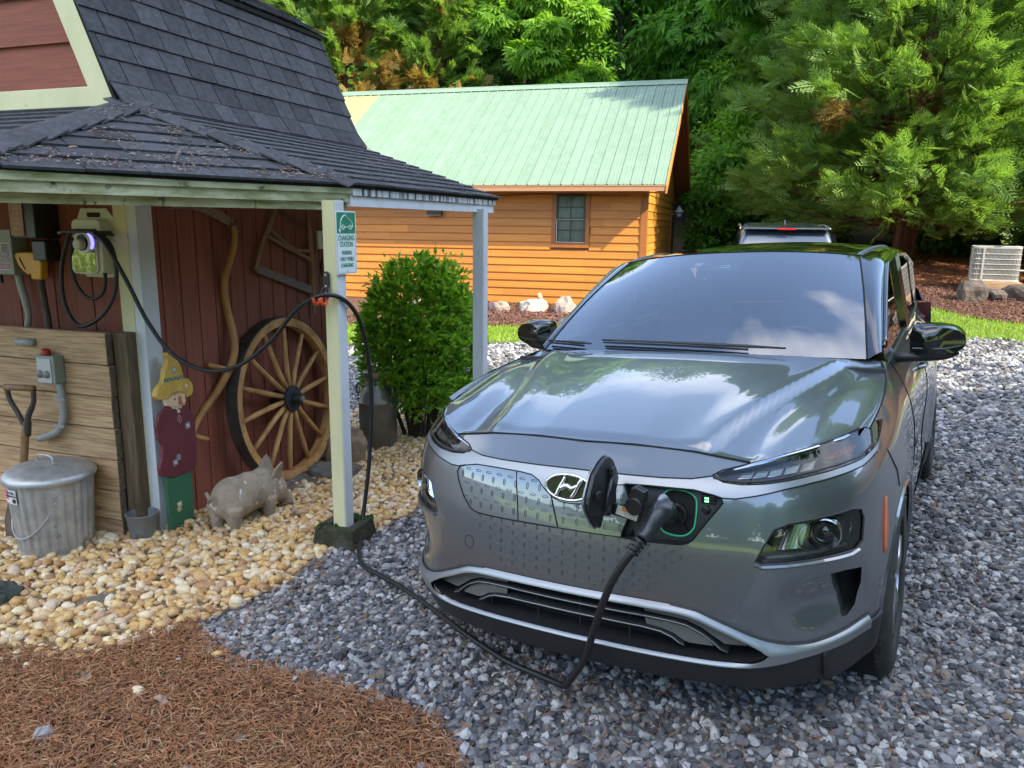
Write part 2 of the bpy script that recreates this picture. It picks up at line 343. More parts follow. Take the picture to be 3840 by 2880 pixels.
# pine needles: thin bent strips
def needles(name, P, m, ln=(.035, .085), w=.0013, lift=.012, zfun=None):
    n = len(P); yaw = rng.uniform(0, 6.28, n); L = rng.uniform(*ln, n); bend = rng.normal(0, .35, n); k = 4
    pts = []
    x = P[:, 0].copy(); y = P[:, 1].copy(); z0 = P[:, 2] + rng.random(n) * lift; dz = rng.normal(0, .12, n)
    for j in range(k):
        pts.append(np.stack([x, y, z0 + dz * L * j / k + .004 * math.sin(j)], 1)); a = yaw + bend * j; x = x + np.cos(a) * L / k; y = y + np.sin(a) * L / k
    V = []
    for j in range(k):
        a = yaw + bend * j + math.pi / 2; ww = w * (1 if j < k - 1 else .5); o = np.stack([np.cos(a) * ww, np.sin(a) * ww, rng.normal(0, .6, n) * ww], 1)
        V += [pts[j] - o, pts[j] + o]
    V = np.stack(V, 1).reshape(-1, 3); b = np.arange(n)[:, None, None] * 2 * k
    f = np.array([(2 * j, 2 * j + 2, 2 * j + 3, 2 * j + 1) for j in range(k - 1)])[None] + b
    me = rawmesh(name, V, f.reshape(-1, 4), np.repeat(rng.random(n), k - 1)); o = link(name, me, m); o['kind'] = 'stuff'; return o
M_needle = mat('dry_needles', (.2, .1, .05), .8, vr=[(.14, .048, .018), (.29, .115, .045), (.42, .19, .08), (.20, .075, .03), (.50, .29, .15), (.16, .11, .04)], leaf=.15)
NP = jgrid(NEEDLE, .0098, seen); NP[:, 2] = gz(NP[:, 0], NP[:, 1]) + .010
_edge = rng.random(len(NP)) < .97; needles('pine_needle_litter', NP[_edge], M_needle, ln=(.035, .09), w=.0016, lift=.016)
NG = jgrid(GRAVEL, .045, lambda P: seen(P) & (P[:, 1] < 5) & (rng.random(len(P)) < np.clip(.95 - .28 * np.abs(P[:, 0] - .2) * (P[:, 1] > 1.8), .12, 1)))
NG[:, 2] = gz(NG[:, 0], NG[:, 1]) + .016; needles('needles_on_gravel', NG, M_needle, w=.0012, lift=.012)
NQ = jgrid([(-3.2, 2.8), (-1.3, 2.7), (-.9, 3.3), (-.95, 3.9), (-1.5, 3.3), (-3.2, 3.25)], .028, lambda P: rng.random(len(P)) < .5)
NQ[:, 2] = gz(NQ[:, 0], NQ[:, 1]) + .03; needles('needles_on_pebbles', NQ, M_needle, w=.0012, lift=.012)
# grass blades
M_grass = mat('grass_blades', (.1, .2, .03), .7, vr=[(.12, .20, .015), (.22, .34, .03), (.32, .42, .05), (.17, .27, .025)], leaf=.45)
def grass(name, poly, s, h, keep=None):
    P = jgrid(poly, s, keep); n = len(P); z = gz(P[:, 0], P[:, 1]) + .01; yaw = rng.uniform(0, 6.28, n); H = h * rng.uniform(.5, 1.3, n); w = rng.uniform(.006, .013, n)
    dx, dy = np.cos(yaw), np.sin(yaw); lean = rng.normal(0, .35, (n, 2)) * H[:, None]
    a = np.stack([P[:, 0] - dx * w, P[:, 1] - dy * w, z], 1); b = np.stack([P[:, 0] + dx * w, P[:, 1] + dy * w, z], 1); c = np.stack([P[:, 0] + lean[:, 0], P[:, 1] + lean[:, 1], z + H], 1)
    V = np.stack([a, b, c], 1).reshape(-1, 3); F = np.arange(3 * n).reshape(-1, 3)
    o = link(name, rawmesh(name, V, F, rng.random(n)), M_grass); o['kind'] = 'stuff'
grass('lawn_grass', LAWN, .035, .055, lambda P: (P[:, 0] > -3) & (P[:, 0] < P[:, 1] * .75 + .5))
# bark mulch chips
M_chip = mat('mulch_chips', (.2, .1, .06), .9, vr=[(.05, .022, .015), (.11, .045, .03), (.20, .09, .055), (.08, .035, .025)])
for nm, pl in (('mulch_chips', BED), ('slope_mulch_chips', MULCHR)):
    P = jgrid(pl, .055, lambda P: (P[:, 0] > -3) & (P[:, 0] < P[:, 1] * .8)); P[:, 2] = gz(P[:, 0], P[:, 1]) + .02
    needles(nm, P, M_chip, ln=(.05, .12), w=.009, lift=.03)
P = jgrid(STRAW, .07, lambda P: (P[:, 0] < P[:, 1] * .8) & (P[:, 0] > 4)); P[:, 2] = gz(P[:, 0], P[:, 1]) + .02
needles('pine_straw_litter', P, mat('straw_needles', (.3, .12, .05), .85, vr=[(.2, .07, .03), (.33, .13, .05), (.26, .09, .03)]), ln=(.08, .2), w=.006, lift=.02)
# ------------------------------------------------------------------ the barn
BH = R(19.5); BO = (-2.093, 4.417, -.223)
M_shingle = mat('asphalt_shingle', (.034, .034, .038), .92, col2=(.075, .075, .080), nscale=26, ramp=(.3, .7), orand=.28, bump=.35, bscale=260)
M_cream = mat('warm_lit_cream_paint', (.66, .60, .34), .6, col2=(.54, .52, .27), nscale=5, ramp=(.45, .75), bump=.1, bscale=40, stretch=(1, 1, .3), col3=(.10, .10, .05), n3=(9, .68, .76))  # white paint with the warm light on front faces put into its colour
M_white = mat('white_paint', (.66, .68, .70), .55, col2=(.55, .57, .56), nscale=7, bump=.1, bscale=40, stretch=(1, 1, .3), col3=(.20, .20, .18), n3=(14, .69, .78))
M_fascia1 = mat('algae_white_paint', (.58, .58, .38), .65, col2=(.28, .29, .12), nscale=7, ramp=(.38, .66), stretch=(1, 1, 3), bump=.2, bscale=30, col3=(.05, .045, .02), n3=(13, .60, .68))
M_fascia2 = mat('streaked_white_paint', (.70, .72, .74), .55, col2=(.05, .05, .045), nscale=26, ramp=(.48, .60), stretch=(1, 1, .10), bump=.1, bscale=30)
M_fascia2b = mat('white_board_paint', (.72, .74, .77), .55, col2=(.5, .52, .52), nscale=9, ramp=(.5, .8), col3=(.18, .18, .16), n3=(12, .66, .74))
M_barnred = mat('barn_red_stain', (.28, .078, .042), .75, col2=(.18, .05, .028), nscale=9, ramp=(.35, .7), stretch=(4, 4, .25), orand=.12, bump=.22, bscale=50)
M_barnred_h = mat('barn_red_clapboard', (.27, .068, .028), .7, col2=(.19, .045, .022), nscale=8, stretch=(.3, 3, 5), orand=.12, bump=.2, bscale=50)
M_dark = mat('dark_gap', (.01, .008, .006), .95)
M_wood_raw = mat('weathered_pine', (.60, .39, .20), .75, col2=(.32, .18, .085), nscale=7, ramp=(.42, .66), stretch=(.6, 4, 11), orand=.16, bump=.25, bscale=30, bstretch=(.6, 4, 11), col3=(.10, .06, .03), n3=(4.5, .66, .72))
M_wood_end = mat('pine_end_grain', (.17, .13, .085), .9, col2=(.10, .075, .05), nscale=30)
M_rust = mat('rusty_steel', (.10, .06, .04), .7, metal=.3, col2=(.16, .12, .10), nscale=20, bump=.2)
M_black = mat('black_rubber', (.012, .012, .012), .5)
M_blackg = mat('black_plastic', (.015, .015, .016), .35)
M_galv = mat('galvanised_steel', (.52, .53, .52), .42, metal=.6, col2=(.36, .38, .38), nscale=14, ramp=(.35, .65), bump=.08, bscale=30, col3=(.15, .15, .14), n3=(11, .62, .72))
def wv(x, y, z):   # barn local -> world
    c, s = math.cos(-BH), math.sin(-BH); return (BO[0] + x * c - y * s, BO[1] + x * s + y * c, BO[2] + z)
barn = thing('barn', 'small dark red barn with charcoal shingled gambrel roof and white porch posts', 'barn', BO, -BH)
def clip_poly(poly, a, b):      # keep the left of a->b
    out = []; n = len(poly)
    def side(p): return (b[0] - a[0]) * (p[1] - a[1]) - (b[1] - a[1]) * (p[0] - a[0])
    for i in range(n):
        p, q = poly[i], poly[(i + 1) % n]; sp, sq = side(p), side(q)
        if sp >= 0: out.append(p)
        if (sp > 0) != (sq > 0) and abs(sp - sq) > 1e-12: t = sp / (sp - sq); out.append((p[0] + (q[0] - p[0]) * t, p[1] + (q[1] - p[1]) * t))
    return out
SHM = {}
def shingles(parent, O, U, V, poly, exposure, tab, limit=10 ** 9, start=0.0, thick=.007, flare=0.0, joined_above=None):
    """asphalt tabs on the plane O + u U + v V (v up the slope), clipped to the convex ccw polygon"""
    O, U, V = Vector(O), Vector(U).normalized(), Vector(V).normalized(); Nn = U.cross(V).normalized()
    us = [p[0] for p in poly]; vs_ = [p[1] for p in poly]; row = 0; v = min(vs_) + start; n = 0; jb = MB()
    while v < max(vs_):
        u = min(us) - tab * ((row * .5 + .13 * math.sin(row * 5.1)) % 1.0)
        while u < max(us):
            w = tab * random.uniform(.82, 1.18); g = .0035
            rect = [(u + g, v), (u + w - g, v), (u + w - g, v + exposure * 1.25), (u + g, v + exposure * 1.25)]
            c = rect
            for i in range(len(poly)): c = clip_poly(c, poly[i], poly[(i + 1) % len(poly)]) if len(c) > 2 else []
            if len(c) > 2:
                lift = random.uniform(.001, .004)
                def P(p, top):
                    t = (p[1] - v) / exposure; h = (thick * 1.9 * (1 - t * .8) if top else -.002 + thick * (1 - t) * .4) + lift + (flare * max(0, 1 - t) ** 2 if row == 0 else 0)
                    return O + U * p[0] + V * p[1] + Nn * h
                mb = MB(); k = len(c)
                mb.add([P(p, 1) for p in c] + [P(p, 0) for p in c], [tuple(range(k)), tuple(range(k, 2 * k))[::-1]] + [(i, k + i, k + (i + 1) % k, (i + 1) % k) for i in range(k)])
                if joined_above is not None and v > joined_above: jb.add(mb.v, mb.f)
                else:
                    base = O + U * u + V * v; mb.v = [tuple(Vector(q) - base) for q in mb.v]
                    o = link('shingle', mesh('shingle', mb), M_shingle, parent); o.location = base
                n += 1
            u += w
        v += exposure * random.uniform(.97, 1.03); row += 1
    if jb.v:
        o = link('upper_shingles', mesh('upper_shingles', jb), M_shingle, parent); o['kind'] = 'stuff'
    return n
# walls: side wall (x = 0) and front wall (y = 0)
bw = part('wall', MB().box2((-3.0, .012, -.08), (-.012, 1.9, 2.40)), M_dark, barn)
y = .0
while y < 1.9:
    w = .147; o = part('plank', MB().box2((-.004, y + .004, -.06), (.010, min(y + w - .004, 1.9), 2.42)), M_barnred, bw, bevel=.003); y += w
x = -.06
while x > -3.0:
    o = part('plank', MB().box2((x - .29 + .004, -.010, -.06), (x - .004, .006, 2.42)), M_barnred, bw, bevel=.003); x -= .29
part('corner_trim', MB().box2((-.02, 1.90, -.06), (.03, 1.98, 2.42)), mat('grey_trim_paint', (.30, .34, .34), .6), barn, bevel=.004)
# corner post, white side, warm light painted into the front as cream
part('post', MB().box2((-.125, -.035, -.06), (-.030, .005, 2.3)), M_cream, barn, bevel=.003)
part('post', MB().box2((-.030, -.033, -.06), (.034, .085, 2.3)), M_white, barn, bevel=.003)
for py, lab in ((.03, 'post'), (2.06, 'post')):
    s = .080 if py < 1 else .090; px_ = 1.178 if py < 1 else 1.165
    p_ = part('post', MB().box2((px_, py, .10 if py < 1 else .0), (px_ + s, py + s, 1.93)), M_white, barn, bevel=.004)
    part('front_face', MB().box2((px_ + .003, py - .003, .10 if py < 1 else 0), (px_ + s * .93, py - .0005, 1.93)), M_cream if py < 1 else M_white, p_)  # near post's front tinted cream for the warm light it catches
# the pier block under the nearer post
# upper gable wall with red clapboards
gw = part('gable_wall', MB().prism([(0, 2.40), (-.38, 3.30), (-1.6, 3.92), (-2.82, 3.30), (-3.2, 2.40)], .03, 2.30, lambda a, b, w: (a, w, b)), M_dark, barn)
z = 2.52; k = 0
while z < 3.9:
    h = .245
    def xr(z): return -.42 * (z - 2.45) - .02 if z < 3.33 else -.38 - (z - 3.33) / math.tan(R(27))
    z2 = min(z + h, 3.9)
    poly = [(xr(z), z), (xr(z2), z2), (-3.2 - xr(z2), z2), (-3.2 - xr(z), z)]
    part('clapboard', MB().add([(p[0], -.016 if p[1] == z else .004, p[1]) for p in poly] + [(p[0], .029, p[1]) for p in poly], [(0, 1, 2, 3), (7, 6, 5, 4), (0, 4, 5, 1), (1, 5, 6, 2), (2, 6, 7, 3), (3, 7, 4, 0)]), M_barnred_h, gw); z += h
part('frieze_board', MB().box2((-3.2, -.05, 2.405), (-.055, -.018, 2.525)), M_cream, barn, bevel=.004)
rd = Vector((-.42, 0, 1)).normalized(); rn = Vector((1, 0, .42)).normalized()
def rk(a, b, w): p = Vector((.0, 0, 2.40)) + rd * b + rn * a; return (p.x, w, p.z)
part('rake_board', MB().prism([(-.13, -.02), (0.0, -.02), (0.0, 1.03), (-.13, 1.03)], -.062, -.022, rk), M_cream, barn, bevel=.004)
# steep roof
sr = part('steep_roof', MB().prism([(.0, 0), (.02, 0), (.02, 1.0), (0, 1.0)], -.065, 2.42, rk), M_dark, barn)
def rkp(a, b, w): return Vector(rk(a, b, w))
L_sl = 1.0
shingles(sr, rkp(.022, .0, -.075), (0, 1, 0), rd, [(0, 0), (2.525, 0), (2.525, 1.0), (0, 1.0)], .140, .20, flare=.035)
part('drip_edge', MB().add([rkp(.006, -.015, -.04), rkp(.03, -.015, -.04), rkp(.03, -.015, 2.40), rkp(.006, -.015, 2.40), rkp(.006, -.05, -.04), rkp(.02, -.05, -.04), rkp(.02, -.05, 2.40), rkp(.006, -.05, 2.40)],
     [(0, 1, 2, 3), (4, 7, 6, 5), (0, 4, 5, 1), (1, 5, 6, 2), (2, 6, 7, 3), (3, 7, 4, 0)]), M_white, barn)
part('flashing', MB().box2((-.02, -.03, 2.38), (.012, 2.36, 2.45)), mat('weathered_flashing', (.28, .27, .22), .7, col2=(.10, .09, .06), nscale=14), barn)
ud = Vector((-math.cos(R(27)), 0, math.sin(R(27)))); top = rkp(.02, 1.0, 0)
ur = part('upper_roof', MB().add([Vector((top.x + .05, yy, top.z - .02)) + ud * t - Vector((0, 0, d)) for t in (0, 1.42) for yy in (-.08, 2.46) for d in (0, .03)], [(0, 2, 6, 4), (1, 5, 7, 3), (0, 1, 3, 2), (4, 6, 7, 5), (0, 4, 5, 1), (2, 3, 7, 6)]), M_dark, barn)
shingles(ur, (top.x + .06, -.1, top.z - .012), (0, 1, 0), ud, [(0, 0), (2.6, 0), (2.6, 1.4), (0, 1.4)], .14, .2, joined_above=.2)
lr = part('far_roof', MB().add([(-2.82, -.08, 3.35), (-2.82, 2.46, 3.35), (-3.25, -.08, 2.38), (-3.25, 2.46, 2.38), (-1.6, -.08, 3.98), (-1.6, 2.46, 3.98)], [(0, 1, 3, 2), (0, 4, 5, 1)]), M_shingle, barn)
# porch roof: three facets round the corner
AP = Vector((0, 0, 2.43)); CRr = Vector((1.235, .285, 2.02)); EL = Vector((.44, -1.40, 2.02)); RB = Vector((1.235, 2.42, 2.02)); RT = Vector((0, 2.42, 2.43)); LB = Vector((-3.0, -1.40, 2.02)); LT = Vector((-3.0, 0, 2.43))
def facet(A_, B_, pts, exposure, tab, joined=None):
    U = (B_ - A_).normalized(); tmp = (pts[0] - A_); V = (tmp - U * tmp.dot(U)).normalized()
    poly = [((p - A_).dot(U), (p - A_).dot(V)) for p in [A_, B_] + pts]
    Nn = U.cross(V); dk = MB(); q = [A_, B_] + pts; n = len(q)
    dk.add([p - Nn * .004 for p in q] + [p - Nn * .022 for p in q], [tuple(range(n)), tuple(range(n, 2 * n))[::-1]] + [(i, n + i, n + (i + 1) % n, (i + 1) % n) for i in range(n)])
    d = part('porch_roof', dk, M_dark, barn)
    over = [(poly[0][0] , poly[0][1] - .02), (poly[1][0], poly[1][1] - .02)] + poly[2:]
    shingles(d, A_, U, V, over, exposure, tab, joined_above=joined); return d
f1 = facet(EL, CRr, [AP], .148, .26)
f2 = facet(CRr, RB, [RT, AP], .125, .22, joined=.42)
f3 = facet(LB, EL, [AP, LT], .148, .26, joined=.5)
def hipcaps(a, b, parent, n=9, w=.13):
    d = (b - a); L = d.length; d.normalize(); side = d.cross(Vector((0, 0, 1))).normalized(); up = side.cross(d).normalized()
    for i in range(n):
        p = a + d * (L * i / n); q = a + d * (L * (i + 1.35) / n); lift = .028; ww = w * random.uniform(.9, 1.1); mb = MB(); vs = []
        for pp, lf in ((p, .016), (q, lift + .006)):
            for sx, dz in ((-1, -.034), (0, .0), (1, -.034)): vs.append(pp + side * ww * sx + up * (lf + dz))
        vs += [Vector(v) - up * .007 for v in vs]
        mb.add(vs, [(0, 1, 4, 3), (1, 2, 5, 4), (6, 9, 10, 7), (7, 10, 11, 8), (3, 4, 10, 9), (4, 5, 11, 10), (0, 3, 9, 6), (2, 8, 11, 5)])
        part('hip_shingle', mb, M_shingle, parent)
hipcaps(CRr, AP, f2); hipcaps(EL, AP, f1)
# fascia boards
def fascia(a, b, z0, z1, th, m, name='fascia_board', out=0.0, zs=0.0):
    d = (b - a).normalized(); nn = Vector((d.y, -d.x, 0)); a2 = Vector((a.x, a.y, 0)) + nn * out; b2 = Vector((b.x, b.y, 0)) + nn * out
    mb = MB(); vs = []
    for p, dz in ((a2, 0), (b2, zs)):
        for o_, z_ in ((0, z0), (th, z0), (th, z1), (0, z1)): vs.append(p + nn * (o_ - th) + Vector((0, 0, z_ + dz)))
    mb.add(vs, [(0, 1, 2, 3), (7, 6, 5, 4), (0, 4, 5, 1), (1, 5, 6, 2), (2, 6, 7, 3), (3, 7, 4, 0)]); return part(name, mb, m, barn, bevel=.002)
E2 = Vector((.44, -1.40, 0)); C2 = Vector((1.22, .272, 0)); R2 = Vector((1.22, 2.40, 0)); L2 = Vector((-3.0, -1.40, 0))
fascia(E2, C2, 1.925, 1.972, .03, M_fascia1, out=-.022); fascia(E2, C2, 1.972, 2.012, .034, M_fascia1, 'drip_board', out=-.004)
fascia(E2 + Vector((-.05, .02, 0)), C2 + Vector((-.02, 0, 0)), 1.885, 1.925, .03, M_fascia1, 'lower_board', out=-.035)
fascia(C2, R2, 1.962, 2.010, .036, M_fascia2, 'drip_board', out=.0); fascia(C2, R2, 1.905, 1.960, .03, M_fascia2b, out=-.018)
fascia(L2, E2, 1.925, 2.010, .03, M_fascia1, out=-.01)
part('porch_ceiling', MB().add([(-3.0, -1.36, 1.955), (.42, -1.36, 1.955), (1.19, .28, 1.955), (1.19, 2.36, 1.955), (0.012, 2.36, 1.975), (.012, -.02, 1.975), (-3, -.02, 1.975)], [(0, 1, 5, 6), (1, 2, 3, 4, 5)]), mat('ceiling_white', (.62, .60, .50), .8), barn)
# pine debris on the porch roof
def roof_needles(name, A_, B_, C_, n, bias):
    A_, B_, C_ = [np.array(v) for v in (A_, B_, C_)]; u = rng.random(n); v = rng.random(n) ** bias; u = u * (1 - v)
    P = A_[None] + (B_ - A_)[None] * u[:, None] + (C_ - A_)[None] * v[:, None]
    keep = np.array([mnoise.noise(Vector((p[0] * 5, p[1] * 5, 3))) > (-.10 + .5 * rng.random()) - .25 * (vv < .2) for p, vv in zip(P, v)])
    P = P[keep]; P = np.array([wv(*p) for p in P]); P[:, 2] += .017; return P
_a = roof_needles('a', EL, CRr, AP, 2600, 1.5); _b = roof_needles('b', CRr, RB, RT, 500, .8); 
needles('roof_needle_litter', np.concatenate([_a, _b]), mat('pale_dry_needles', (.4, .3, .2), .8, vr=[(.30, .17, .10), (.42, .31, .24), (.20, .10, .06), (.50, .42, .36)]), ln=(.02, .07), w=.0016, lift=.01)

# ------------------------------------------------------------------ things on the front wall
def bthing(name, label, cat, x, y, z, rz=0, group=None):
    return thing(name, label, cat, wv(x, y, z), -BH + rz, group)
def bl(v, o): return (v[0] - o[0], v[1] - o[1], v[2] - o[2])
M_grey = mat('grey_pvc', (.30, .31, .28), .5); M_boxgrey = mat('grey_box_paint', (.26, .28, .24), .5)
M_ev_white = mat('cream_plastic', (.62, .62, .48), .4)
# wall charger
ev = bthing('wall_charger', 'white wall mounted car charger with blue lit ring and hanging black cable', 'charger', -.27, -.012, 1.50)
def rr(x0, z0, x1, z1, r, n=5):
    o = []
    for cx_, cz_, a in ((x1 - r, z0 + r, -90), (x1 - r, z1 - r, 0), (x0 + r, z1 - r, 90), (x0 + r, z0 + r, 180)):
        for i in range(n + 1): t = R(a + 90 * i / n); o.append((cx_ + r * math.cos(t), cz_ + r * math.sin(t)))
    return o
fz = lambda a, b, w: (a, -w, b)
part('mount_plate', MB().prism([(-.150, .09), (-.15, .30), (-.135, .32), (-.10, .385), (.085, .385), (.14, .33), (.155, .09), (.15, .01), (.06, .0), (-.1, .0)], .0, .012, fz), M_ev_white, ev, bevel=.003)
part('plate_slot', MB().prism(rr(-.055, .335, .045, .362, .012), .0125, .0135, fz), mat('slot_brown', (.05, .02, .01), .9), ev)
part('casing', MB().prism(rr(-.10, .02, .11, .325, .035), .012, .085, fz), M_ev_white, ev, bevel=.008, smooth=False)
part('front_cover', MB().prism(rr(-.105, .025, .085, .19, .03), .086, .10, fz), M_ev_white, ev, bevel=.004)
part('cover_panel', MB().prism(rr(-.095, .032, .075, .165, .025), .1005, .103, fz), mat('mirror_cover', (.12, .14, .07), .12, metal=.8, col2=(.35, .30, .26), nscale=28, ramp=(.45, .6)), ev)
part('rain_hood', MB().prism([(-.12, .26), (.13, .262), (.16, .235), (.13, .235), (.10, .25), (-.08, .248), (-.12, .235)], .03, .16, fz), M_blackg, ev, bevel=.004)
part('light_ring', MB().lathe([(.052, .0), (.060, -.03), (.060, -.05), (.046, -.055), (.043, -.04)], 28, 'Y', (.045, -.10, .20)), mat('ring_white', (.75, .76, .82), .3), ev, smooth=True, auto=40)
part('ring_light', MB().lathe([(.0605, -.028), (.0615, -.034), (.0615, -.044), (.0605, -.05)], 20, 'Y', (.045, -.10, .20), a0=-.6, a1=.9), mat('blue_glow', (.05, .05, .5), .4, emit=((.12, .1, 1.0), 1.2)), ev)
part('socket_face', MB().lathe([(.0, -.045), (.042, -.045)], 24, 'Y', (.045, -.10, .20)), M_black, ev)
part('holster', MB().lathe([(.028, -.05), (.03, -.085), (.024, -.09), (.0, -.09)], 20, 'Y', (.043, -.10, .19)), mat('holster_grey', (.5, .5, .42), .4), ev, smooth=True, auto=40)
# looped slack of the cable, hanging from the charger
def sm(pts, n=6, closed=False):
    P = [Vector(p) for p in pts]; out = []; m = len(P)
    for i in range(m - 1 if not closed else m):
        p0 = P[i - 1] if (i > 0 or closed) else P[0] * 2 - P[1]; p1 = P[i]; p2 = P[(i + 1) % m]; p3 = P[(i + 2) % m] if (i + 2 < m or closed) else P[m - 1] * 2 - P[m - 2]
        for k in range(n):
            t = k / n; out.append(.5 * ((2 * p1) + (p2 - p0) * t + (2 * p0 - 5 * p1 + 4 * p2 - p3) * t * t + (3 * p1 - p0 - 3 * p2 + p3) * t ** 3))
    if not closed: out.append(P[-1])
    return out
eo = (-.27, -.012, 1.50)
lp = [(-.15, -.15, 1.76), (-.30, -.16, 1.755), (-.37, -.13, 1.70), (-.43, -.12, 1.60), (-.455, -.12, 1.47), (-.445, -.12, 1.34), (-.375, -.12, 1.235), (-.27, -.12, 1.245), (-.15, -.12, 1.32), (-.07, -.12, 1.43), (-.045, -.12, 1.58), (-.07, -.13, 1.70), (-.15, -.15, 1.765)]
part('cable_loop', MB().tube([bl(v, eo) for v in sm(lp)], .0115, 8), M_black, ev, smooth=True)
lp2 = [(-.33, -.13, 1.72), (-.38, -.11, 1.60), (-.375, -.10, 1.48), (-.32, -.10, 1.405), (-.25, -.10, 1.385), (-.18, -.10, 1.42), (-.155, -.10, 1.48), (-.16, -.09, 1.53)]
part('feed_loop', MB().tube([bl(v, eo) for v in sm(lp2)], .010, 8), M_black, ev, smooth=True)
# disconnect box
db = bthing('disconnect_box', 'grey electrical box with electric vehicle charging station label', 'electrical box', -.93, -.012, 1.50)
part('box', MB().box2((-.09, -.10, 0), (.115, 0, .265)), M_boxgrey, db, bevel=.006)
part('lid', MB().box2((-.092, -.108, .004), (.117, -.1005, .262)), M_boxgrey, db, bevel=.003)
M_lab = mat('label_grey', (.16, .17, .20), .5); M_lett = mat('white_lettering', (.75, .75, .75), .5)
lb = part('label', MB().prism(rr(-.045, .03, .10, .185, .008), .1085, .1100, fz), M_lett, db)
part('label_field', MB().prism(rr(-.041, .034, .096, .181, .006), .1100, .1108, fz), mat('label_field', (.16, .17, .20), .5, col2=(.42, .14, .30), nscale=3, ramp=(.5, .7)), lb)
for i, tx in enumerate(('ELECTRIC', 'VEHICLE', 'CHARGING', 'STATION')):
    text('lettering', tx, .024, M_lett, db, (.027, -.1118, .120 - i * .0235), (R(90), 0, 0), .0004)
ic = MB().box2((.008, -.1122, .140), (.033, -.1112, .176)).box2((.004, -.1122, .1375), (.038, -.1112, .1405)).box2((.036, -.1122, .150), (.0395, -.1112, .174)).box2((.032, -.1122, .168), (.0395, -.1112, .172))
part('pump_symbol', ic, M_lett, db); part('pump_window', MB().box2((.013, -.1128, .160), (.028, -.1123, .171)), M_lab, db)
part('switch_lever', MB().box2((-.04, -.09, -.05), (-.025, -.07, .01)), M_blackg, db, bevel=.003)
part('conduit', MB().tube(sm([bl(v, (-.93, -.012, 1.5)) for v in [(-.86, -.06, 1.50), (-.845, -.06, 1.42), (-.825, -.06, 1.34), (-.815, -.06, 1.26), (-.83, -.06, 1.20), (-.85, -.06, 1.1)]]), [.022] * 12 + [.018] * 14, 10), M_grey, db, smooth=True)
# transformer-like device with printed front
dv = bthing('meter_device', 'tall dark wall device with faded pink printed side panel under the eave', 'wall device', -.67, -.012, 1.715)
part('housing', MB().box2((-.055, -.16, .0), (.12, 0, .27)), M_blackg, dv, bevel=.006)
part('print_panel', MB().box2((-.058, -.168, .012), (.042, -.1605, .262)), mat('faded_print', (.34, .25, .17), .6, col2=(.42, .16, .12), nscale=5, ramp=(.45, .6), stretch=(1, 1, 3)), dv, bevel=.002)
for i in range(7): part('print_line', MB().box2((-.035 + .002 * i, -.1695, .05 + i * .028), (.015, -.1682, .056 + i * .028)), mat('print_pink', (.55, .35, .27), .6) if i == 0 else bpy.data.materials['print_pink'], dv)
part('lower_housing', MB().box2((.0, -.10, -.13), (.11, 0, -.01)), M_blackg, dv, bevel=.01)
# yellow plug on its cord
M_yel = mat('yellow_plug_plastic', (.62, .33, .02), .45)
yp = bthing('yellow_plug', 'yellow power plug with finger grip hanging above the plank screen', 'plug', -.67, -.06, 1.48)
part('plug_body', MB().prism([(-.03, .0), (.045, .0), (.05, .03), (.06, .10), (.055, .14), (.02, .150), (-.06, .155), (-.13, .150), (-.145, .135), (-.13, .09), (-.09, .045), (-.055, .025), (-.03, .028)], .0, .05, fz), M_yel, yp, bevel=.008)
part('grip_slot', MB().prism([(-.108, .12), (-.098, .125), (-.06, .05), (-.072, .055)], .0502, .0512, fz), M_dark, yp)
part('cord', MB().tube(sm([(.01, -.02, .0), (.018, -.02, -.12), (.03, -.02, -.22), (.03, -.015, -.36)]), .019, 8), mat('old_black_cord', (.04, .03, .022), .7, col2=(.09, .07, .05), nscale=20), yp, smooth=True)
# plank screen
ws = bthing('plank_screen', 'weathered horizontal plank screen with a post beside the front corner', 'screen', 0, 0, 0)
zz = 1.20; hs = [.185, .186, .184, .188, .186, .18, .16]
for i, hh in enumerate(hs):
    xr_ = -.135 + random.uniform(-.006, .006)
    o = part('plank', MB().box2((-1.7, -.155, zz - hh + .006), (xr_, -.112, zz)), M_wood_raw, ws, bevel=.004)
    part('plank_end', MB().box2((xr_ - .002, -.1535, zz - hh + .008), (xr_ + .004, -.1135, zz - .002)), M_wood_end, o); zz -= hh
part('post', MB().box2((-.135, -.105, -.06), (-.035, -.012, 1.20)), M_wood_raw if False else mat('weathered_post', (.17, .12, .06), .8, col2=(.09, .06, .03), nscale=7, stretch=(8, 8, .6), bump=.3, bscale=30, bstretch=(8, 8, .6)), ws, bevel=.005)
part('hose_stub', MB().tube([(-.80, -.16, 1.115), (-.66, -.17, 1.12)], .022, 10), M_grey, ws, smooth=True)
# outlet box
ob = bthing('outlet_box', 'grey outdoor outlet box with red lamp on top and grey conduit', 'outlet', -.53, -.158, .90)
part('box', MB().box2((-.06, -.07, 0), (.075, 0, .16)), M_boxgrey, ob, bevel=.006)
part('cover', MB().box2((-.05, -.076, .005), (.055, -.0705, .145)), mat('cover_plate', (.5, .5, .46), .4), ob, bevel=.002)
for sx in (-.028, .022): part('outlet_flap', MB().lathe([(.0, -.092), (.02, -.088), (.024, -.0765)], 14, 'Y', (sx, 0, .055)), mat('flap_grey', (.22, .22, .2), .4), ob, smooth=True)
part('lamp_dome', MB().lathe([(.027, 0), (.028, .018), (.022, .032), (.0, .038)], 16, 'Z', (-.01, -.04, .162)), mat('red_dome', (.35, .02, .012), .3), ob, smooth=True)
part('conduit', MB().tube(sm([(.05, -.03, .0), (.065, -.03, -.08), (.06, -.03, -.2), (.02, -.035, -.28), (-.05, -.04, -.32), (-.14, -.04, -.35)]), .021, 10), M_grey, ob, smooth=True)
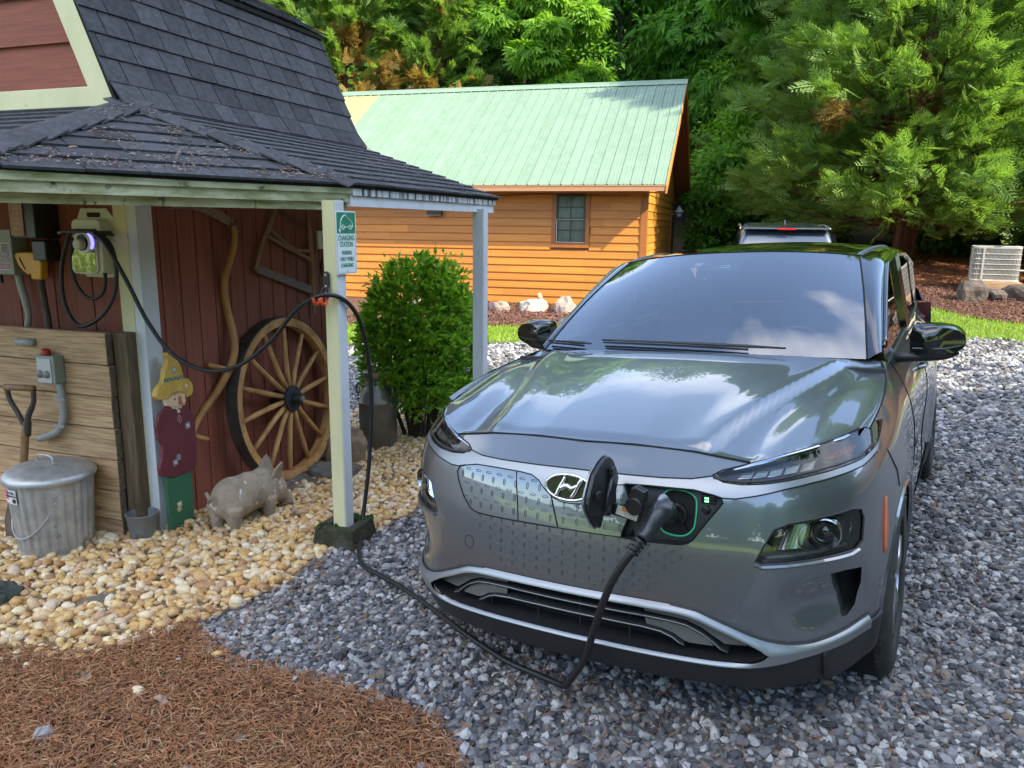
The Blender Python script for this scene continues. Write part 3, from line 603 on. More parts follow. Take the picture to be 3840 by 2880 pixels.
for zc, xc in ((-.09, .066), (-.25, .042)): part('strap', MB().box2((xc - .035, -.056, zc - .008), (xc + .04, -.048, zc + .008)), M_galv, ob)
# shovel
sh = bthing('shovel', 'old D handled shovel with worn wooden shaft leaning beside the trash can', 'shovel', -.68, -.30, 0)
M_oldwood = mat('worn_handle_wood', (.30, .16, .06), .55, col2=(.16, .08, .03), nscale=9, stretch=(3, 3, .6))
part('grip', MB().tube([(.06 - .14, 0, .875), (.06 + .08, 0, .885)], .019, 10), M_oldwood, sh, smooth=True)
part('yoke', MB().tube(sm([(.135, 0, .87), (.125, .0, .80), (.07, 0, .71), (.045, 0, .60)]), [.014] * 8 + [.017] * 6 + [.022] * 5, 8).tube(sm([(-.07, 0, .87), (-.055, .0, .80), (0, 0, .72), (.04, 0, .64)]), .014, 8), mat('dark_yoke', (.06, .045, .035), .6), sh, smooth=True)
part('shaft', MB().tube(sm([(.045, 0, .66), (.02, -.03, .40), (-.01, -.06, .18)]), .021, 10), M_oldwood, sh, smooth=True)
part('blade', MB().prism([(-.11, -.02), (.07, -.02), (.08, .10), (.05, .22), (-.08, .22), (-.12, .10)], 0, .006, lambda a, b, w: (a - .0, -.06 - .12 * (.22 - b) - w + .5 * a * a, b)), M_rust, sh)
# trash can
tcn_ = bthing('trash_can', 'ribbed galvanised steel trash can with lid standing on the pebbles', 'trash can', -.385, -.385, -.01)
def ribbed(r0, r1, h, n=26, seg=130):
    mb = MB(); vs = []; hs_ = [0, .02, .045, .07, h - .06, h - .03, h]; fs = []
    for j, z_ in enumerate(hs_):
        for k in range(seg):
            a = 2 * math.pi * k / seg; rr_ = r0 + (r1 - r0) * z_ / h; 
            if 2 <= j <= 4: rr_ += .0055 * (1 if math.cos(a * n) > 0.1 else -.6)
            vs.append((rr_ * math.cos(a), rr_ * math.sin(a), z_))
    for j in range(len(hs_) - 1):
        for k in range(seg): k2 = (k + 1) % seg; fs.append((j * seg + k, j * seg + k2, (j + 1) * seg + k2, (j + 1) * seg + k))
    return mb.add(vs, fs)
part('drum', ribbed(.180, .215, .44), M_galv, tcn_, smooth=True, auto=35)
part('base_rim', MB().lathe([(.178, -.012), (.19, -.012), (.192, .006), (.182, .010)], 48), M_galv, tcn_, smooth=True)
part('lid', MB().lathe([(.232, .425), (.236, .432), (.232, .45), (.222, .462), (.20, .478), (.12, .505), (.03, .516), (0, .517)], 48), M_galv, tcn_, smooth=True)
part('lid_handle', MB().tube(sm([(-.06, -.02, .510), (-.056, -.02, .54), (0.0, -.02, .553), (.056, -.02, .54), (.06, -.02, .508)]), .006, 8), M_galv, tcn_, smooth=True)
part('side_handle', MB().tube(sm([(.165 * math.cos(a) * 1.24, .165 * math.sin(a) * 1.24, .24 - .16 * math.sin(math.pi * t) ** .8 + .09 * (1 - t) - .0 * t) for t, a in [(i / 12, R(-35) - R(110) * i / 12) for i in range(13)]], 3), .0032, 6), M_galv, tcn_, smooth=True)
part('ear', MB().box((.168, -.118, .375), (.02, .04, .035), Matrix.Rotation(R(-35), 3, 'Z')), M_galv, tcn_, bevel=.004)
def on_cyl(r, a, z_): return (r * math.cos(a), r * math.sin(a), z_)
lbm = MB(); a0, a1 = R(-116), R(-88); vs = []
for i in range(9):
    a = a0 + (a1 - a0) * i / 8
    for z_ in (.325, .405): vs.append(on_cyl(.2165 + .0045 if z_ > .35 else .2150 + .002, a, z_))
lbm.add(vs, [(2 * i, 2 * i + 2, 2 * i + 3, 2 * i + 1) for i in range(8)])
lo_ = part('sticker', lbm, mat('sticker_white', (.7, .68, .66), .5), tcn_)
lbm = MB(); vs = []
for i in range(4):
    a = a0 + (a1 - a0) * i / 8
    for z_ in (.345, .403): vs.append(on_cyl(.2215 if z_ > .35 else .2185, a, z_))
lbm.add(vs, [(2 * i, 2 * i + 2, 2 * i + 3, 2 * i + 1) for i in range(3)]); part('sticker_print', lbm, mat('sticker_pink', (.6, .12, .22), .5), lo_)
for tx, z_, sz in (('10-GAL.', .390, .020), ('GARBAGE CAN', .371, .0125)):
    a = R(-97); t_ = text('lettering', tx, sz, M_black, tcn_, on_cyl(.2245 if z_ > .38 else .2235, a, z_), (R(90), 0, a + R(90)), .0003, bold=.0006)
bc = MB()
for i in range(9): a = R(-96) + R(.75) * i; p = on_cyl(.2198, a, .345); bc.box(p, (.001 + .0009 * (i % 3), .0008, .022), Matrix.Rotation(a + R(90), 3, 'Z'))
part('barcode', bc, M_black, lo_)
# small bucket
bk = bthing('small_bucket', 'small rusty galvanised bucket of dry leaves at the corner post foot', 'bucket', -.005, -.135, .0)
part('pail', MB().lathe([(.0, .006), (.066, .006), (.066, .0), (.07, .0), (.086, .148), (.090, .152), (.091, .158), (.086, .160), (.083, .150), (.069, .02), (.0, .02)], 32), mat('dull_galvanised', (.25, .26, .26), .6, metal=.5, col2=(.12, .07, .05), nscale=9, ramp=(.58, .68)), bk, smooth=True, auto=40)
part('leaf_fill', MB().lathe([(.0, .112), (.04, .118), (.079, .110)], 16), mat('dead_leaves', (.14, .06, .035), .9, col2=(.3, .2, .12), nscale=40, bump=1), bk, smooth=True)
# scarecrow board
M_sy = mat('scarecrow_yellow', (.62, .40, .07), .6, col2=(.52, .31, .05), nscale=6, stretch=(1, 3, 1)); M_sr = mat('scarecrow_maroon', (.13, .022, .028), .65, col2=(.16, .03, .035), nscale=4); M_sg = mat('scarecrow_green', (.035, .13, .065), .6, col2=(.05, .16, .08), nscale=5)
M_sf = mat('scarecrow_face', (.70, .50, .30), .6)
sc_ = bthing('scarecrow_board', 'painted wooden scarecrow cutout in yellow hat, maroon coat and green legs', 'decoration', .10, .07, .0)
def sd(poly, w0, w1): return MB().prism([(a - .07, b) for a, b in poly], w0, w1, lambda a, b, w: (w, a, b))
part('legs', sd([(-.040, .36), (.168, .34), (.155, .015), (-.040, .03)], -.012, .006), M_sg, sc_, bevel=.002)
part('coat', sd([(.026, .769), (.108, .765), (.165, .735), (.195, .69), (.212, .633), (.214, .539), (.209, .443), (.200, .358), (.176, .345), (.117, .338), (.006, .340), (-.07, .37), (-.088, .385), (-.090, .423), (-.063, .481), (-.051, .55), (-.079, .603), (-.086, .676), (-.060, .731), (-.02, .76)], -.010, .014), M_sr, sc_, bevel=.003)
part('face', sd([(.003, .84), (.144, .84), (.142, .80), (.146, .775), (.132, .752), (.118, .757), (.105, .738), (.088, .745), (.072, .735), (.058, .748), (.040, .748), (.030, .765), (.0, .775), (-.004, .80)], -.012, .020), M_sf, sc_, bevel=.002)
part('hat', sd([(.024, 1.083), (.045, 1.080), (.069, 1.062), (.093, 1.036), (.111, 1.006), (.126, .965), (.134, .93), (.140, .912), (.172, .905), (.196, .878), (.206, .848), (.202, .82), (.186, .803), (.160, .797), (.146, .800), (.142, .822), (.10, .842), (.06, .845), (.025, .842), (.013, .815), (-.030, .822), (-.063, .826), (-.082, .845), (-.078, .87), (-.060, .896), (-.022, .918), (-.012, .95), (-.003, .985), (.020, 1.02), (.027, 1.045), (.018, 1.068)], -.010, .026), M_sy, sc_, bevel=.003)
part('hat_band', sd([(-.018, .938), (.137, .934), (.140, .914), (-.021, .918)], .0262, .0275), mat('band_green', (.07, .14, .09), .6), sc_)
zg = MB()
for i in range(7): y0_ = -.075 + i * .021; zg.box((.0282, y0_, .926), (.001, .003, .020), Matrix.Rotation(R(38 if i % 2 else -38), 3, 'X'))
part('band_zigzag', zg, mat('zig_pale', (.55, .55, .35), .6), sc_)
hr = MB()
for i in range(13): hr.box((.021, -.062 + i * .0105, .838 + .004 * math.sin(i * 2.2)), (.002, .003, .022), Matrix.Rotation(R(12 * math.sin(i * 1.7)), 3, 'X'))
part('straw_hair', hr, mat('straw_orange', (.45, .20, .05), .7), sc_)
part('nose', MB().add([(.0205, .018, .815), (.0205, .012, .764), (.0205, .046, .762), (.0205, .034, .815), (.034, .030, .775)], [(0, 1, 4), (1, 2, 4), (2, 3, 4), (3, 0, 4)]), mat('nose_rust', (.45, .12, .03), .5), sc_)
for y_ in (-.012, .036): part('eye', MB().lathe([(0, .0215), (.0065, .0205)], 10, 'X', (0, y_, .803)), M_black, sc_)
part('mouth', MB().tube(sm([(.0205, -.028, .768), (.0205, -.005, .756), (.0205, .03, .754), (.0205, .062, .768)]), .0013, 5), M_black, sc_)
M_btn = mat('button_bone', (.6, .55, .42), .4); M_patch = mat('patch_cloth', (.32, .33, .33), .8, col2=(.18, .2, .24), nscale=60); M_patch2 = mat('patch_yellow', (.5, .45, .22), .8)
for (y_, z_, rr_, px, sz) in ((.015, .725, .011, None, 0), (.08, .624, .010, M_patch, .038), (-.04, .428, .009, M_patch, .036), (-.024, .16, .012, M_patch2, .036), (-.008, .976, .011, M_patch, .034), (.076, .868, .012, M_sy, .04)):
    x_ = .0145 if z_ < .75 else .0265
    if z_ < .3: x_ = .0065
    if px: part('patch', MB().box((x_ + .0006, y_, z_), (.0012, sz * .95, sz), Matrix.Rotation(R(10), 3, 'X')), px, sc_)
    part('button', MB().lathe([(0, x_ + .005), (rr_ * .8, x_ + .005), (rr_, x_ + .0025), (rr_, x_)], 14, 'X', (0, y_, z_)), M_btn, sc_, smooth=True, auto=40)
part('patch', MB().box((.0151, -.012, .452), (.0012, .03, .034), Matrix.Rotation(R(-8), 3, 'X')), M_patch, sc_)
part('patch', MB().box((.0075, -.03, .135), (.0012, .03, .03), Matrix.Rotation(R(25), 3, 'X')), M_patch2, sc_)
part('twine_bow', MB().tube(sm([(.0165, .013, .705), (.0165, .0, .68), (.0165, .012, .668), (.0165, .018, .70), (.0165, .03, .67), (.0165, .018, .655), (.0165, .013, .69)]), .0012, 5), mat('twine', (.5, .42, .32), .8), sc_)
# slate under the scarecrow
part_ = link('flat_slate', mesh('flat_slate', MB().prism([(-.08, -.02), (.10, -.05), (.24, -.01), (.26, .05), (.14, .07), (-.02, .06)], -.005, .022)), mat('slate', (.05, .055, .055), .7, col2=(.09, .1, .09), nscale=8)); part_.location = wv(.12, .04, .0); part_.rotation_euler = (0, 0, R(30)); tag(part_, 'flat dark slate lying on pebbles under the green scarecrow legs', 'slate')
# scythe
sy = bthing('scythe', 'antique scythe with curved wooden handle and rusty blade on the red wall', 'scythe', .02, .66, 1.2)
def sw(v): return (v[0] - .02, v[1] - .66, v[2] - 1.2)
bl_ = [(.168, 1.872), (.234, 1.902), (.394, 1.918), (.541, 1.909), (.656, 1.876), (.753, 1.830), (.765, 1.806), (.709, 1.788), (.631, 1.822), (.545, 1.848), (.428, 1.884), (.302, 1.890), (.225, 1.885)]
part('blade', MB().prism([(a - .66, b - 1.2) for a, b in bl_], .022, .029, lambda a, b, w: (w, a, b)), mat('brown_blade', (.30, .17, .11), .6, metal=.0, col2=(.19, .10, .07), nscale=12), sy, bevel=.001)
sn = [(.732, 1.80), (.722, 1.732), (.684, 1.63), (.648, 1.529), (.640, 1.441), (.655, 1.342), (.666, 1.24), (.668, 1.14), (.655, 1.04), (.625, .948), (.575, .853), (.500, .749), (.375, .639), (.286, .552), (.238, .467)]
M_snath = mat('honey_handle_wood', (.48, .24, .07), .5, col2=(.32, .14, .04), nscale=6, stretch=(2, 2, .5))
spts = sm([(.055 + .03 * math.sin(i * .9), a, b) for i, (a, b) in enumerate(sn)], 5)
part('handle', MB().tube([sw(v) for v in spts], [.017 + .009 * min(1, i / 30) * (1 if i < 50 else max(.35, 1 - (i - 50) / 26)) for i in range(len(spts))], 10), M_snath, sy, smooth=True)
for g_ in (((.03, .455, .937), (.10, .586, .881)), ((.05, .235, .538), (.11, .320, .490))):
    part('grip', MB().tube([sw(g_[0]), sw([(g_[0][i] + g_[1][i]) / 2 for i in range(3)]), sw(g_[1])], [.018, .015, .016], 10), M_snath, sy, smooth=True)
part('ferrule', MB().tube([sw((.055, .735, 1.81)), sw((.06, .728, 1.75)), sw((.065, .715, 1.68))], .021, 10).box(sw((.075, .745, 1.775)), (.012, .016, .11)), M_rust, sy)
part('clamp_bolt', MB().box(sw((.075, .75, 1.73)), (.014, .075, .010), Matrix.Rotation(R(-25), 3, 'X')), M_rust, sy)
# bow saw
bs = bthing('bow_saw', 'antique wooden frame saw hanging above the wagon wheel', 'saw', .03, 1.35, 1.5)
def sv(a, b, x=.045): return (x - .03, a - 1.35, b - 1.5)
M_gw = mat('greyed_wood', (.36, .21, .11), .7, col2=(.22, .13, .07), nscale=9, stretch=(2, 2, .5))
part('cheek', MB().tube([sv(*q) for q in ((1.222, 1.932), (1.168, 1.845), (1.100, 1.749), (1.022, 1.640), (.951, 1.495))], [.012, .018, .022, .018, .016], 4), M_gw, bs)
part('cheek', MB().tube([sv(*q) for q in ((1.588, 1.84), (1.604, 1.762), (1.612, 1.635), (1.624, 1.522), (1.627, 1.278), (1.618, 1.139))], [.010, .016, .020, .019, .018, .015], 4), M_gw, bs)
part('stretcher', MB().tube([sv(*q) for q in sm([(1.132, 1.771, 0), (1.28, 1.684, 0), (1.43, 1.622, 0), (1.60, 1.610, 0)]) for q in [(q[0], q[1])]], .012, 6), M_gw, bs)
part('stretcher', MB().tube([sv(*q) for q in ((1.105, 1.724), (1.339, 1.634), (1.605, 1.545))], .013, 6), M_gw, bs)
part('saw_blade', MB().prism([(.955 - 1.35, 1.545 - 1.5), (1.605 - 1.35, 1.345 - 1.5), (1.61 - 1.35, 1.285 - 1.5), (.96 - 1.35, 1.485 - 1.5)], .012, .014, lambda a, b, w: (w, a, b)), mat('grey_blade', (.17, .12, .10), .6), bs)
wr = MB()
for ph in (0, math.pi): wr.tube([Vector(sv(1.228 + (1.60 - 1.228) * t, 1.90 + (1.775 - 1.90) * t)) + Vector((.007 * math.cos(t * 30 + ph), 0, .007 * math.sin(t * 30 + ph) * (1 + math.sin(math.pi * t)))) for t in [i / 40 for i in range(41)]], .003, 5)
part('twist_cord', wr, mat('old_wire', (.08, .06, .05), .7), bs)
# OFFICE sign half behind the post and the round wooden disc
of = bthing('office_sign', 'small cream sign with black letters half hidden behind the post', 'sign', .014, 1.73, 1.62)
part('board', MB().box2((0, 0, 0), (.022, .30, .135)), mat('sign_cream', (.62, .62, .48), .5), of, bevel=.002)
t_ = text('lettering', 'OFFICE', .095, M_black, of, (.0235, .14, .066), (R(90), 0, R(90)), .0005, sx=.62)
dc = bthing('wooden_disc', 'round brown wooden disc on the red wall behind the post', 'disc', .016, 1.885, 1.475)
part('disc', MB().lathe([(0, .02), (.09, .02), (.105, .012), (.105, 0)], 36, 'X'), mat('disc_wood', (.22, .11, .07), .5, col2=(.16, .08, .05), nscale=4), dc, smooth=True, auto=40)
# wagon wheel
wc = (.115, 1.13, .585); WR = .575
wh = thing('wagon_wheel', 'large wooden wagon wheel with iron tyre leaning on the red wall', 'wheel')
tilt = R(-5); Mw = Matrix.Translation(Vector(wv(*wc))) @ Matrix.Rotation(-BH, 4, 'Z') @ Matrix.Rotation(tilt, 4, 'Y'); wh.matrix_world = Mw
M_whw = mat('wheel_wood', (.56, .30, .10), .6, col2=(.34, .16, .05), nscale=8, ramp=(.4, .65), bump=.2, bscale=30, stretch=(3, 1, 1)); M_iron = mat('iron_tyre', (.055, .045, .038), .6, metal=.4, col2=(.10, .08, .06), nscale=10, bump=.2)
part('iron_tyre', MB().lathe([(WR, -.045), (WR + .008, -.045), (WR + .008, .045), (WR, .045), (WR, -.045)], 72, 'X'), M_iron, wh, smooth=True, auto=40)
for k in range(6):
    a0_ = 2 * math.pi * k / 6 + .2; mb = MB(); prof = [(WR - .058, -.034), (WR - .001, -.040), (WR - .001, .040), (WR - .058, .034), (WR - .058, -.034)]
    mb.lathe(prof, 12, 'X', a0=a0_ + .003, a1=a0_ + math.pi / 3 - .003); part('felloe', mb, M_whw, wh, smooth=True, auto=40)
for k in range(14):
    a = 2 * math.pi * (k + .25) / 14; pts = []
    for r_, x_ in ((.06, .035), (.20, .012), (.38, .004), (.535, 0)): pts.append((x_ * 1.0, r_ * math.cos(a), r_ * math.sin(a)))
    part('spoke', MB().tube(pts, [.016, .020, .019, .015], 8), M_whw, wh, smooth=True)
part('hub', MB().lathe([(.0, -.16), (.045, -.16), (.055, -.12), (.075, -.05), (.080, .0), (.078, .03), (.06, .07), (.0, .07)], 28, 'X'), mat('hub_black', (.02, .022, .025), .5), wh, smooth=True, auto=40)
part('hub_flange', MB().lathe([(.0, .045), (.088, .045), (.095, .052), (.092, .062), (.05, .066), (0, .066)], 32, 'X'), bpy.data.materials['hub_black'], wh, smooth=True, auto=40)
part('axle_nose', MB().lathe([(.040, .06), (.038, .12), (.033, .126), (.0, .126)], 24, 'X'), bpy.data.materials['hub_black'], wh, smooth=True, auto=40)
part('axle_nut', MB().lathe([(.022, .127), (.020, .140), (.0, .141)], 18, 'X'), mat('bare_steel', (.35, .33, .30), .4, metal=.8), wh, smooth=True, auto=40)
# concrete pig
def skin(name, V, E, rad, m, parent, sub=2, root=0):
    me = bpy.data.meshes.new(name); me.from_pydata(V, E, []); me.update(); o = link(name, me, m, parent)
    md = o.modifiers.new('skin', 'SKIN'); me.skin_vertices[0].data
    for i, r_ in enumerate(rad): me.skin_vertices[0].data[i].radius = r_ if hasattr(r_, '__len__') else (r_, r_)
    me.skin_vertices[0].data[root].use_root = True; md.use_smooth_shade = True
    s_ = o.modifiers.new('sub', 'SUBSURF'); s_.levels = s_.render_levels = sub; return o
M_conc = mat('weathered_concrete', (.40, .32, .23), .85, col2=(.24, .185, .125), nscale=7, bump=.5, bscale=50, col3=(.62, .60, .54), n3=(10, .62, .66))
pg = bthing('pig_statue', 'weathered grey concrete pig statue rooting beside the wagon wheel', 'statue', .40, .13, -.01, R(-14)); pg.scale = (.92, .80, .98)
PV = [(0, -.02, .20), (0, .09, .205), (0, .20, .20), (0, .30, .205), (0, .385, .185), (0, .455, .145), (0, .505, .105),
      (.075, -.01, .12), (.085, -.02, .01), (-.075, -.01, .12), (-.085, -.03, .01), (.07, .28, .12), (.085, .31, .01), (-.07, .29, .12), (-.08, .33, .01), (0, -.12, .19)]
PE = [(0, 1), (1, 2), (2, 3), (3, 4), (4, 5), (5, 6), (0, 7), (7, 8), (0, 9), (9, 10), (3, 11), (11, 12), (3, 13), (13, 14), (0, 15)]
PR = [.135, .135, .125, .115, .095, .062, .045, .058, .040, .058, .040, .052, .038, .052, .038, .075]
bm_ = MB()
def blob(c, r, rot=None, seg=14):
    vs = []; fs = []
    for i in range(seg + 1):
        th = math.pi * i / seg
        for k in range(seg * 2):
            ph = math.pi * k / seg; p = Vector((r[0] * math.sin(th) * math.cos(ph), r[1] * math.cos(th), r[2] * math.sin(th) * math.sin(ph)))
            if rot: p = rot @ p
            vs.append(p + Vector(c))
    for i in range(seg):
        for k in range(seg * 2): k2 = (k + 1) % (seg * 2); fs.append((i * seg * 2 + k, i * seg * 2 + k2, (i + 1) * seg * 2 + k2, (i + 1) * seg * 2 + k))
    bm_.add(vs, fs)
blob((0, .04, .215), (.135, .175, .135)); blob((0, .17, .225), (.125, .20, .125)); blob((0, .30, .225), (.120, .13, .128)); blob((0, .40, .20), (.092, .12, .095), Matrix.Rotation(R(-28), 3, 'X')); blob((0, .475, .145), (.058, .085, .055), Matrix.Rotation(R(-35), 3, 'X'))
for x_, y_, r_ in ((.075, -.03, .06), (-.075, -.05, .06), (.075, .29, .052), (-.07, .33, .052)):
    bm_.lathe([(0, -.01), (r_ * .85, -.01), (r_ * .8, .02), (r_ * .70, .06), (r_ * .95, .12), (r_ * 1.2, .18), (0, .24)], 16, 'Z', (x_, y_, 0))
bm_.lathe([(0, .035), (.034, .033), (.042, .0), (.038, -.05), (0, -.08)], 20, 'Y', (0, .535, .095))
body = part('body', bm_, M_conc, pg)
md = body.modifiers.new('remesh', 'REMESH'); md.mode = 'VOXEL'; md.voxel_size = .0075; md.use_smooth_shade = True
md = body.modifiers.new('smooth', 'SMOOTH'); md.iterations = 7; md.factor = .6
tx_ = bpy.data.textures.new('chips', 'CLOUDS'); tx_.noise_scale = .05; md = body.modifiers.new('wear', 'DISPLACE'); md.texture = tx_; md.strength = .010; md.mid_level = .5
for sx, b_ in ((1, .0), (-1, .03)):
    er = part('ear', MB().prism([(-.045, 0), (.045, 0), (.05, .05), (.025, .11), (.0, .135), (-.03, .10), (-.05, .04)], 0, .014, lambda a, b, w: (w + b * b * 1.5, a, b)), M_conc, pg, bevel=.005); er.scale = (1.3, 1.3, 1.3); er.location = (.055 * sx, .345 + b_, .240); er.rotation_euler = (R(-8), R(12 * sx), R(12 * sx))
part('tail', MB().tube(sm([(.0, -.17, .24), (.03, -.19, .27), (.0, -.185, .295), (-.02, -.16, .27)]), .013, 7), M_conc, pg, smooth=True)
for sx in (1, -1): part('eye', MB().lathe([(0, .010), (.008, .006), (.010, 0)], 10, 'X', (.062 * sx, .42, .185)), M_conc, pg, smooth=True)
# stones by the wheel and pebbles edge
def rock(label, cat, loc, size, m, seed, rot=0, grp=None, rough=.32, squash=1.0, sub=3, name='rock'):
    tv, tf = ico(sub); r_ = random.Random(seed); off = Vector((r_.random() * 30, r_.random() * 30, r_.random() * 30)); vs = []
    for v in tv:
        p = Vector(v); q = Vector([math.copysign(abs(c) ** .75, c) for c in p]); d = mnoise.noise(p * 1.3 + off) * rough + mnoise.noise(p * 3.5 + off) * rough * .35
        q = q * (1 + d); q.z = min(q.z, squash + .1 * d); vs.append((q.x * size[0], q.y * size[1], q.z * size[2]))
    me = bpy.data.meshes.new(name); me.from_pydata(vs, [], [tuple(map(int, f)) for f in tf]); me.update()
    o = link(name, me, m); o.location = loc; o.rotation_euler = (0, 0, rot); return tag(o, label, cat, grp)
M_flag = mat('flagstone', (.17, .145, .11), .85, col2=(.09, .08, .06), nscale=6, bump=.5, bscale=30); M_rockg = mat('grey_rock', (.08, .085, .08), .85, col2=(.035, .045, .03), nscale=6, bump=.6, bscale=25)
rock('flat brown flagstone on the pebbles under the wagon wheel rim', 'stone', wv(.27, 1.05, .0), (.17, .24, .05), M_flag, 3, R(20), squash=.7)
rock('squared grey brown stone behind the near white post', 'stone', wv(.42, 1.25, .03), (.17, .15, .075), M_flag, 5, R(10), squash=.8)
rock('small flat stone between the wagon wheel and the pig statue', 'stone', wv(.22, .86, .0), (.11, .13, .04), M_flag, 8, R(50), squash=.8)
rock('brown paper textured stone leaning behind the near post', 'stone', wv(.30, 1.62, .08), (.14, .12, .17), mat('tan_stone', (.30, .20, .12), .8, col2=(.20, .13, .08), nscale=5), 11)
rock('dark mossy rock at the left end of the pebbles', 'rock', wv(-.07, -.99, .02), (.10, .08, .08), M_rockg, 13, .3)
rock('flat olive grey rock sunk in the pebbles before the trash can', 'rock', (-1.95, 3.42, gz(-1.95, 3.42) - .004), (.10, .05, .035), M_flag, 15, .4)
# pier block of the near post
pb = thing('pier_block', 'mossy tapered concrete pier block under the near white post', 'pier block', wv(1.205, .10, .0), -BH)
PBm = [(-.15, -.15), (.15, -.15), (.15, .15), (-.15, .15)]
vs = [(x * 1.0, y * 1.0, -.03) for x, y in PBm] + [(x * .76, y * .76, .19) for x, y in PBm] + [(x * .40, y * .40, .19) for x, y in PBm] + [(x * .40, y * .40, .10) for x, y in PBm]
part('block', MB().add(vs, [(0, 1, 5, 4), (1, 2, 6, 5), (2, 3, 7, 6), (3, 0, 4, 7), (4, 5, 9, 8), (5, 6, 10, 9), (6, 7, 11, 10), (7, 4, 8, 11), (8, 9, 13, 12), (9, 10, 14, 13), (10, 11, 15, 14), (11, 8, 12, 15), (12, 13, 14, 15), (3, 2, 1, 0)]),
     mat('mossy_concrete', (.030, .032, .012), .95, col2=(.08, .07, .05), nscale=9, ramp=(.45, .7), bump=.8, bscale=40), pb, bevel=.008)
ms = MB()
for i in range(26):
    a = random.random(); x_, y_ = random.uniform(-.13, .13), random.choice([-1, 1]) * random.uniform(.06, .12)
    ms.lathe([(.0, .022), (.014, .012), (.018, 0)], 6, 'Z', (x_, abs(y_) if random.random() < .7 else y_, .185))
m_ = part('moss_tuft', ms, mat('moss', (.04, .07, .012), .95, bump=1, bscale=120), pb, smooth=True)
# charging sign
sg = bthing('charging_sign', 'green and white charging station parking sign screwed to the near post', 'sign', 1.235, .018, 1.56, R(-8))
M_sgw = mat('sign_white', (.74, .77, .78), .35); M_sgg = mat('sign_green', (.01, .22, .10), .4)
fx = lambda a, b, w: (w, a, b)
part('plate', MB().prism(rr(0, 0, .158, .318, .010), .030, .0325, fx), M_sgw, sg)
part('green_field', MB().prism(rr(.006, .205, .152, .312, .007), .0326, .0330, fx), M_sgg, sg)
def outline(pts, w, m, x0, name): 
    mb = MB(); mb.tube([(x0, a, b) for a, b in pts], w, 4); return part(name, mb, m, sg)
bd = [(.006, .202), (.006, .014), (.012, .006), (.146, .006), (.152, .014), (.152, .202)]
outline(bd, .0011, M_sgg, .0327, 'border')
car_p = [(.040, .238), (.034, .240), (.034, .258), (.040, .275), (.052, .290), (.068, .298), (.084, .292), (.096, .280), (.112, .274), (.126, .262), (.130, .248), (.130, .240), (.122, .238)]
outline(car_p, .0028, M_sgw, .0335, 'car_outline'); outline([(.066, .238), (.098, .238)], .0020, M_sgw, .0335, 'car_sill')
for c_ in (.053, .110):
    part('wheel_symbol', MB().lathe([(.0095, .0332), (.0095, .035), (.013, .035), (.013, .0332)], 20, 'X', (0, c_, .237)).lathe([(0, .035), (.004, .035)], 10, 'X', (0, c_, .237)), M_sgw, sg)
outline([(.034, .240), (.028, .232), (.028, .226)], .0018, M_sgw, .0335, 'plug_lead')
part('plug_symbol', MB().box2((.0332, .021, .218), (.035, .036, .227)).box2((.0332, .024, .210), (.035, .0265, .218)).box2((.0332, .0305, .210), (.035, .033, .218)), M_sgw, sg)
for tx, z_, sz, sx_ in (('CHARGING', .182, .037, .66), ('STATION', .150, .037, .66), ('PARKING', .108, .027, .70), ('ONLY WHILE', .076, .027, .66), ('CHARGING', .044, .027, .70)):
    text('lettering', tx, sz, M_sgg, sg, (.0329, .079, z_), (R(90), 0, R(90)), .0003, sx=sx_, bold=.0011)
for z_ in (.305, .016): part('screw', MB().lathe([(0, .036), (.004, .035), (.004, .0325)], 8, 'X', (0, .079, z_)), M_galv, sg)
# cable hook
hk = bthing('cable_hook', 'black utility hook with orange rubber tips carrying the charging cable', 'hook', 1.200, .018, 1.44, 0)
part('bracket', MB().prism(rr(-.018, .03, .018, .135, .017), .0, .010, fz), M_blackg, hk, bevel=.002)
for z_ in (.118, .060): part('screw', MB().lathe([(0, -.013), (.006, -.012), (.006, -.010)], 10, 'Y', (0, 0, z_)), M_galv, hk)
for sx in (-.022, .022):
    part('arm', MB().tube(sm([(sx * .6, -.006, .055), (sx, -.02, .03), (sx, -.035, .0)]), .006, 7), M_blackg, hk, smooth=True)
    part('rubber_tip', MB().tube(sm([(sx, -.035, .005), (sx, -.045, -.018), (sx, -.065, -.028), (sx, -.088, -.018), (sx, -.095, .008)]), .0085, 8), mat('orange_rubber', (.75, .09, .02), .5) if sx < 0 else bpy.data.materials['orange_rubber'], hk, smooth=True)
# milk can
mc = bthing('milk_can', 'old grey metal milk can standing between the porch and the bush', 'milk can', .30, 2.10, -.01); mc.scale = (1.12, 1.12, 1.24)
part('body', MB().lathe([(0, 0), (.135, 0), (.138, .01), (.138, .30), (.142, .305), (.142, .315), (.136, .32), (.120, .37), (.095, .41), (.085, .43), (.085, .47)], 36), mat('milk_can_steel', (.30, .28, .24), .45, metal=.6, col2=(.20, .16, .11), nscale=6, bump=.05, bscale=20), mc, smooth=True, auto=50)
part('neck_rim', MB().lathe([(.085, .46), (.100, .48), (.104, .50), (.104, .515), (.098, .52), (.05, .525), (0, .527)], 36), bpy.data.materials['milk_can_steel'], mc, smooth=True, auto=40)
for sx in (1, -1): part('handle', MB().tube(sm([(.10 * sx, -.03, .41), (.135 * sx, -.04, .43), (.15 * sx, -.045, .39), (.132 * sx, -.04, .345)]), .008, 7), bpy.data.materials['milk_can_steel'], mc, smooth=True)
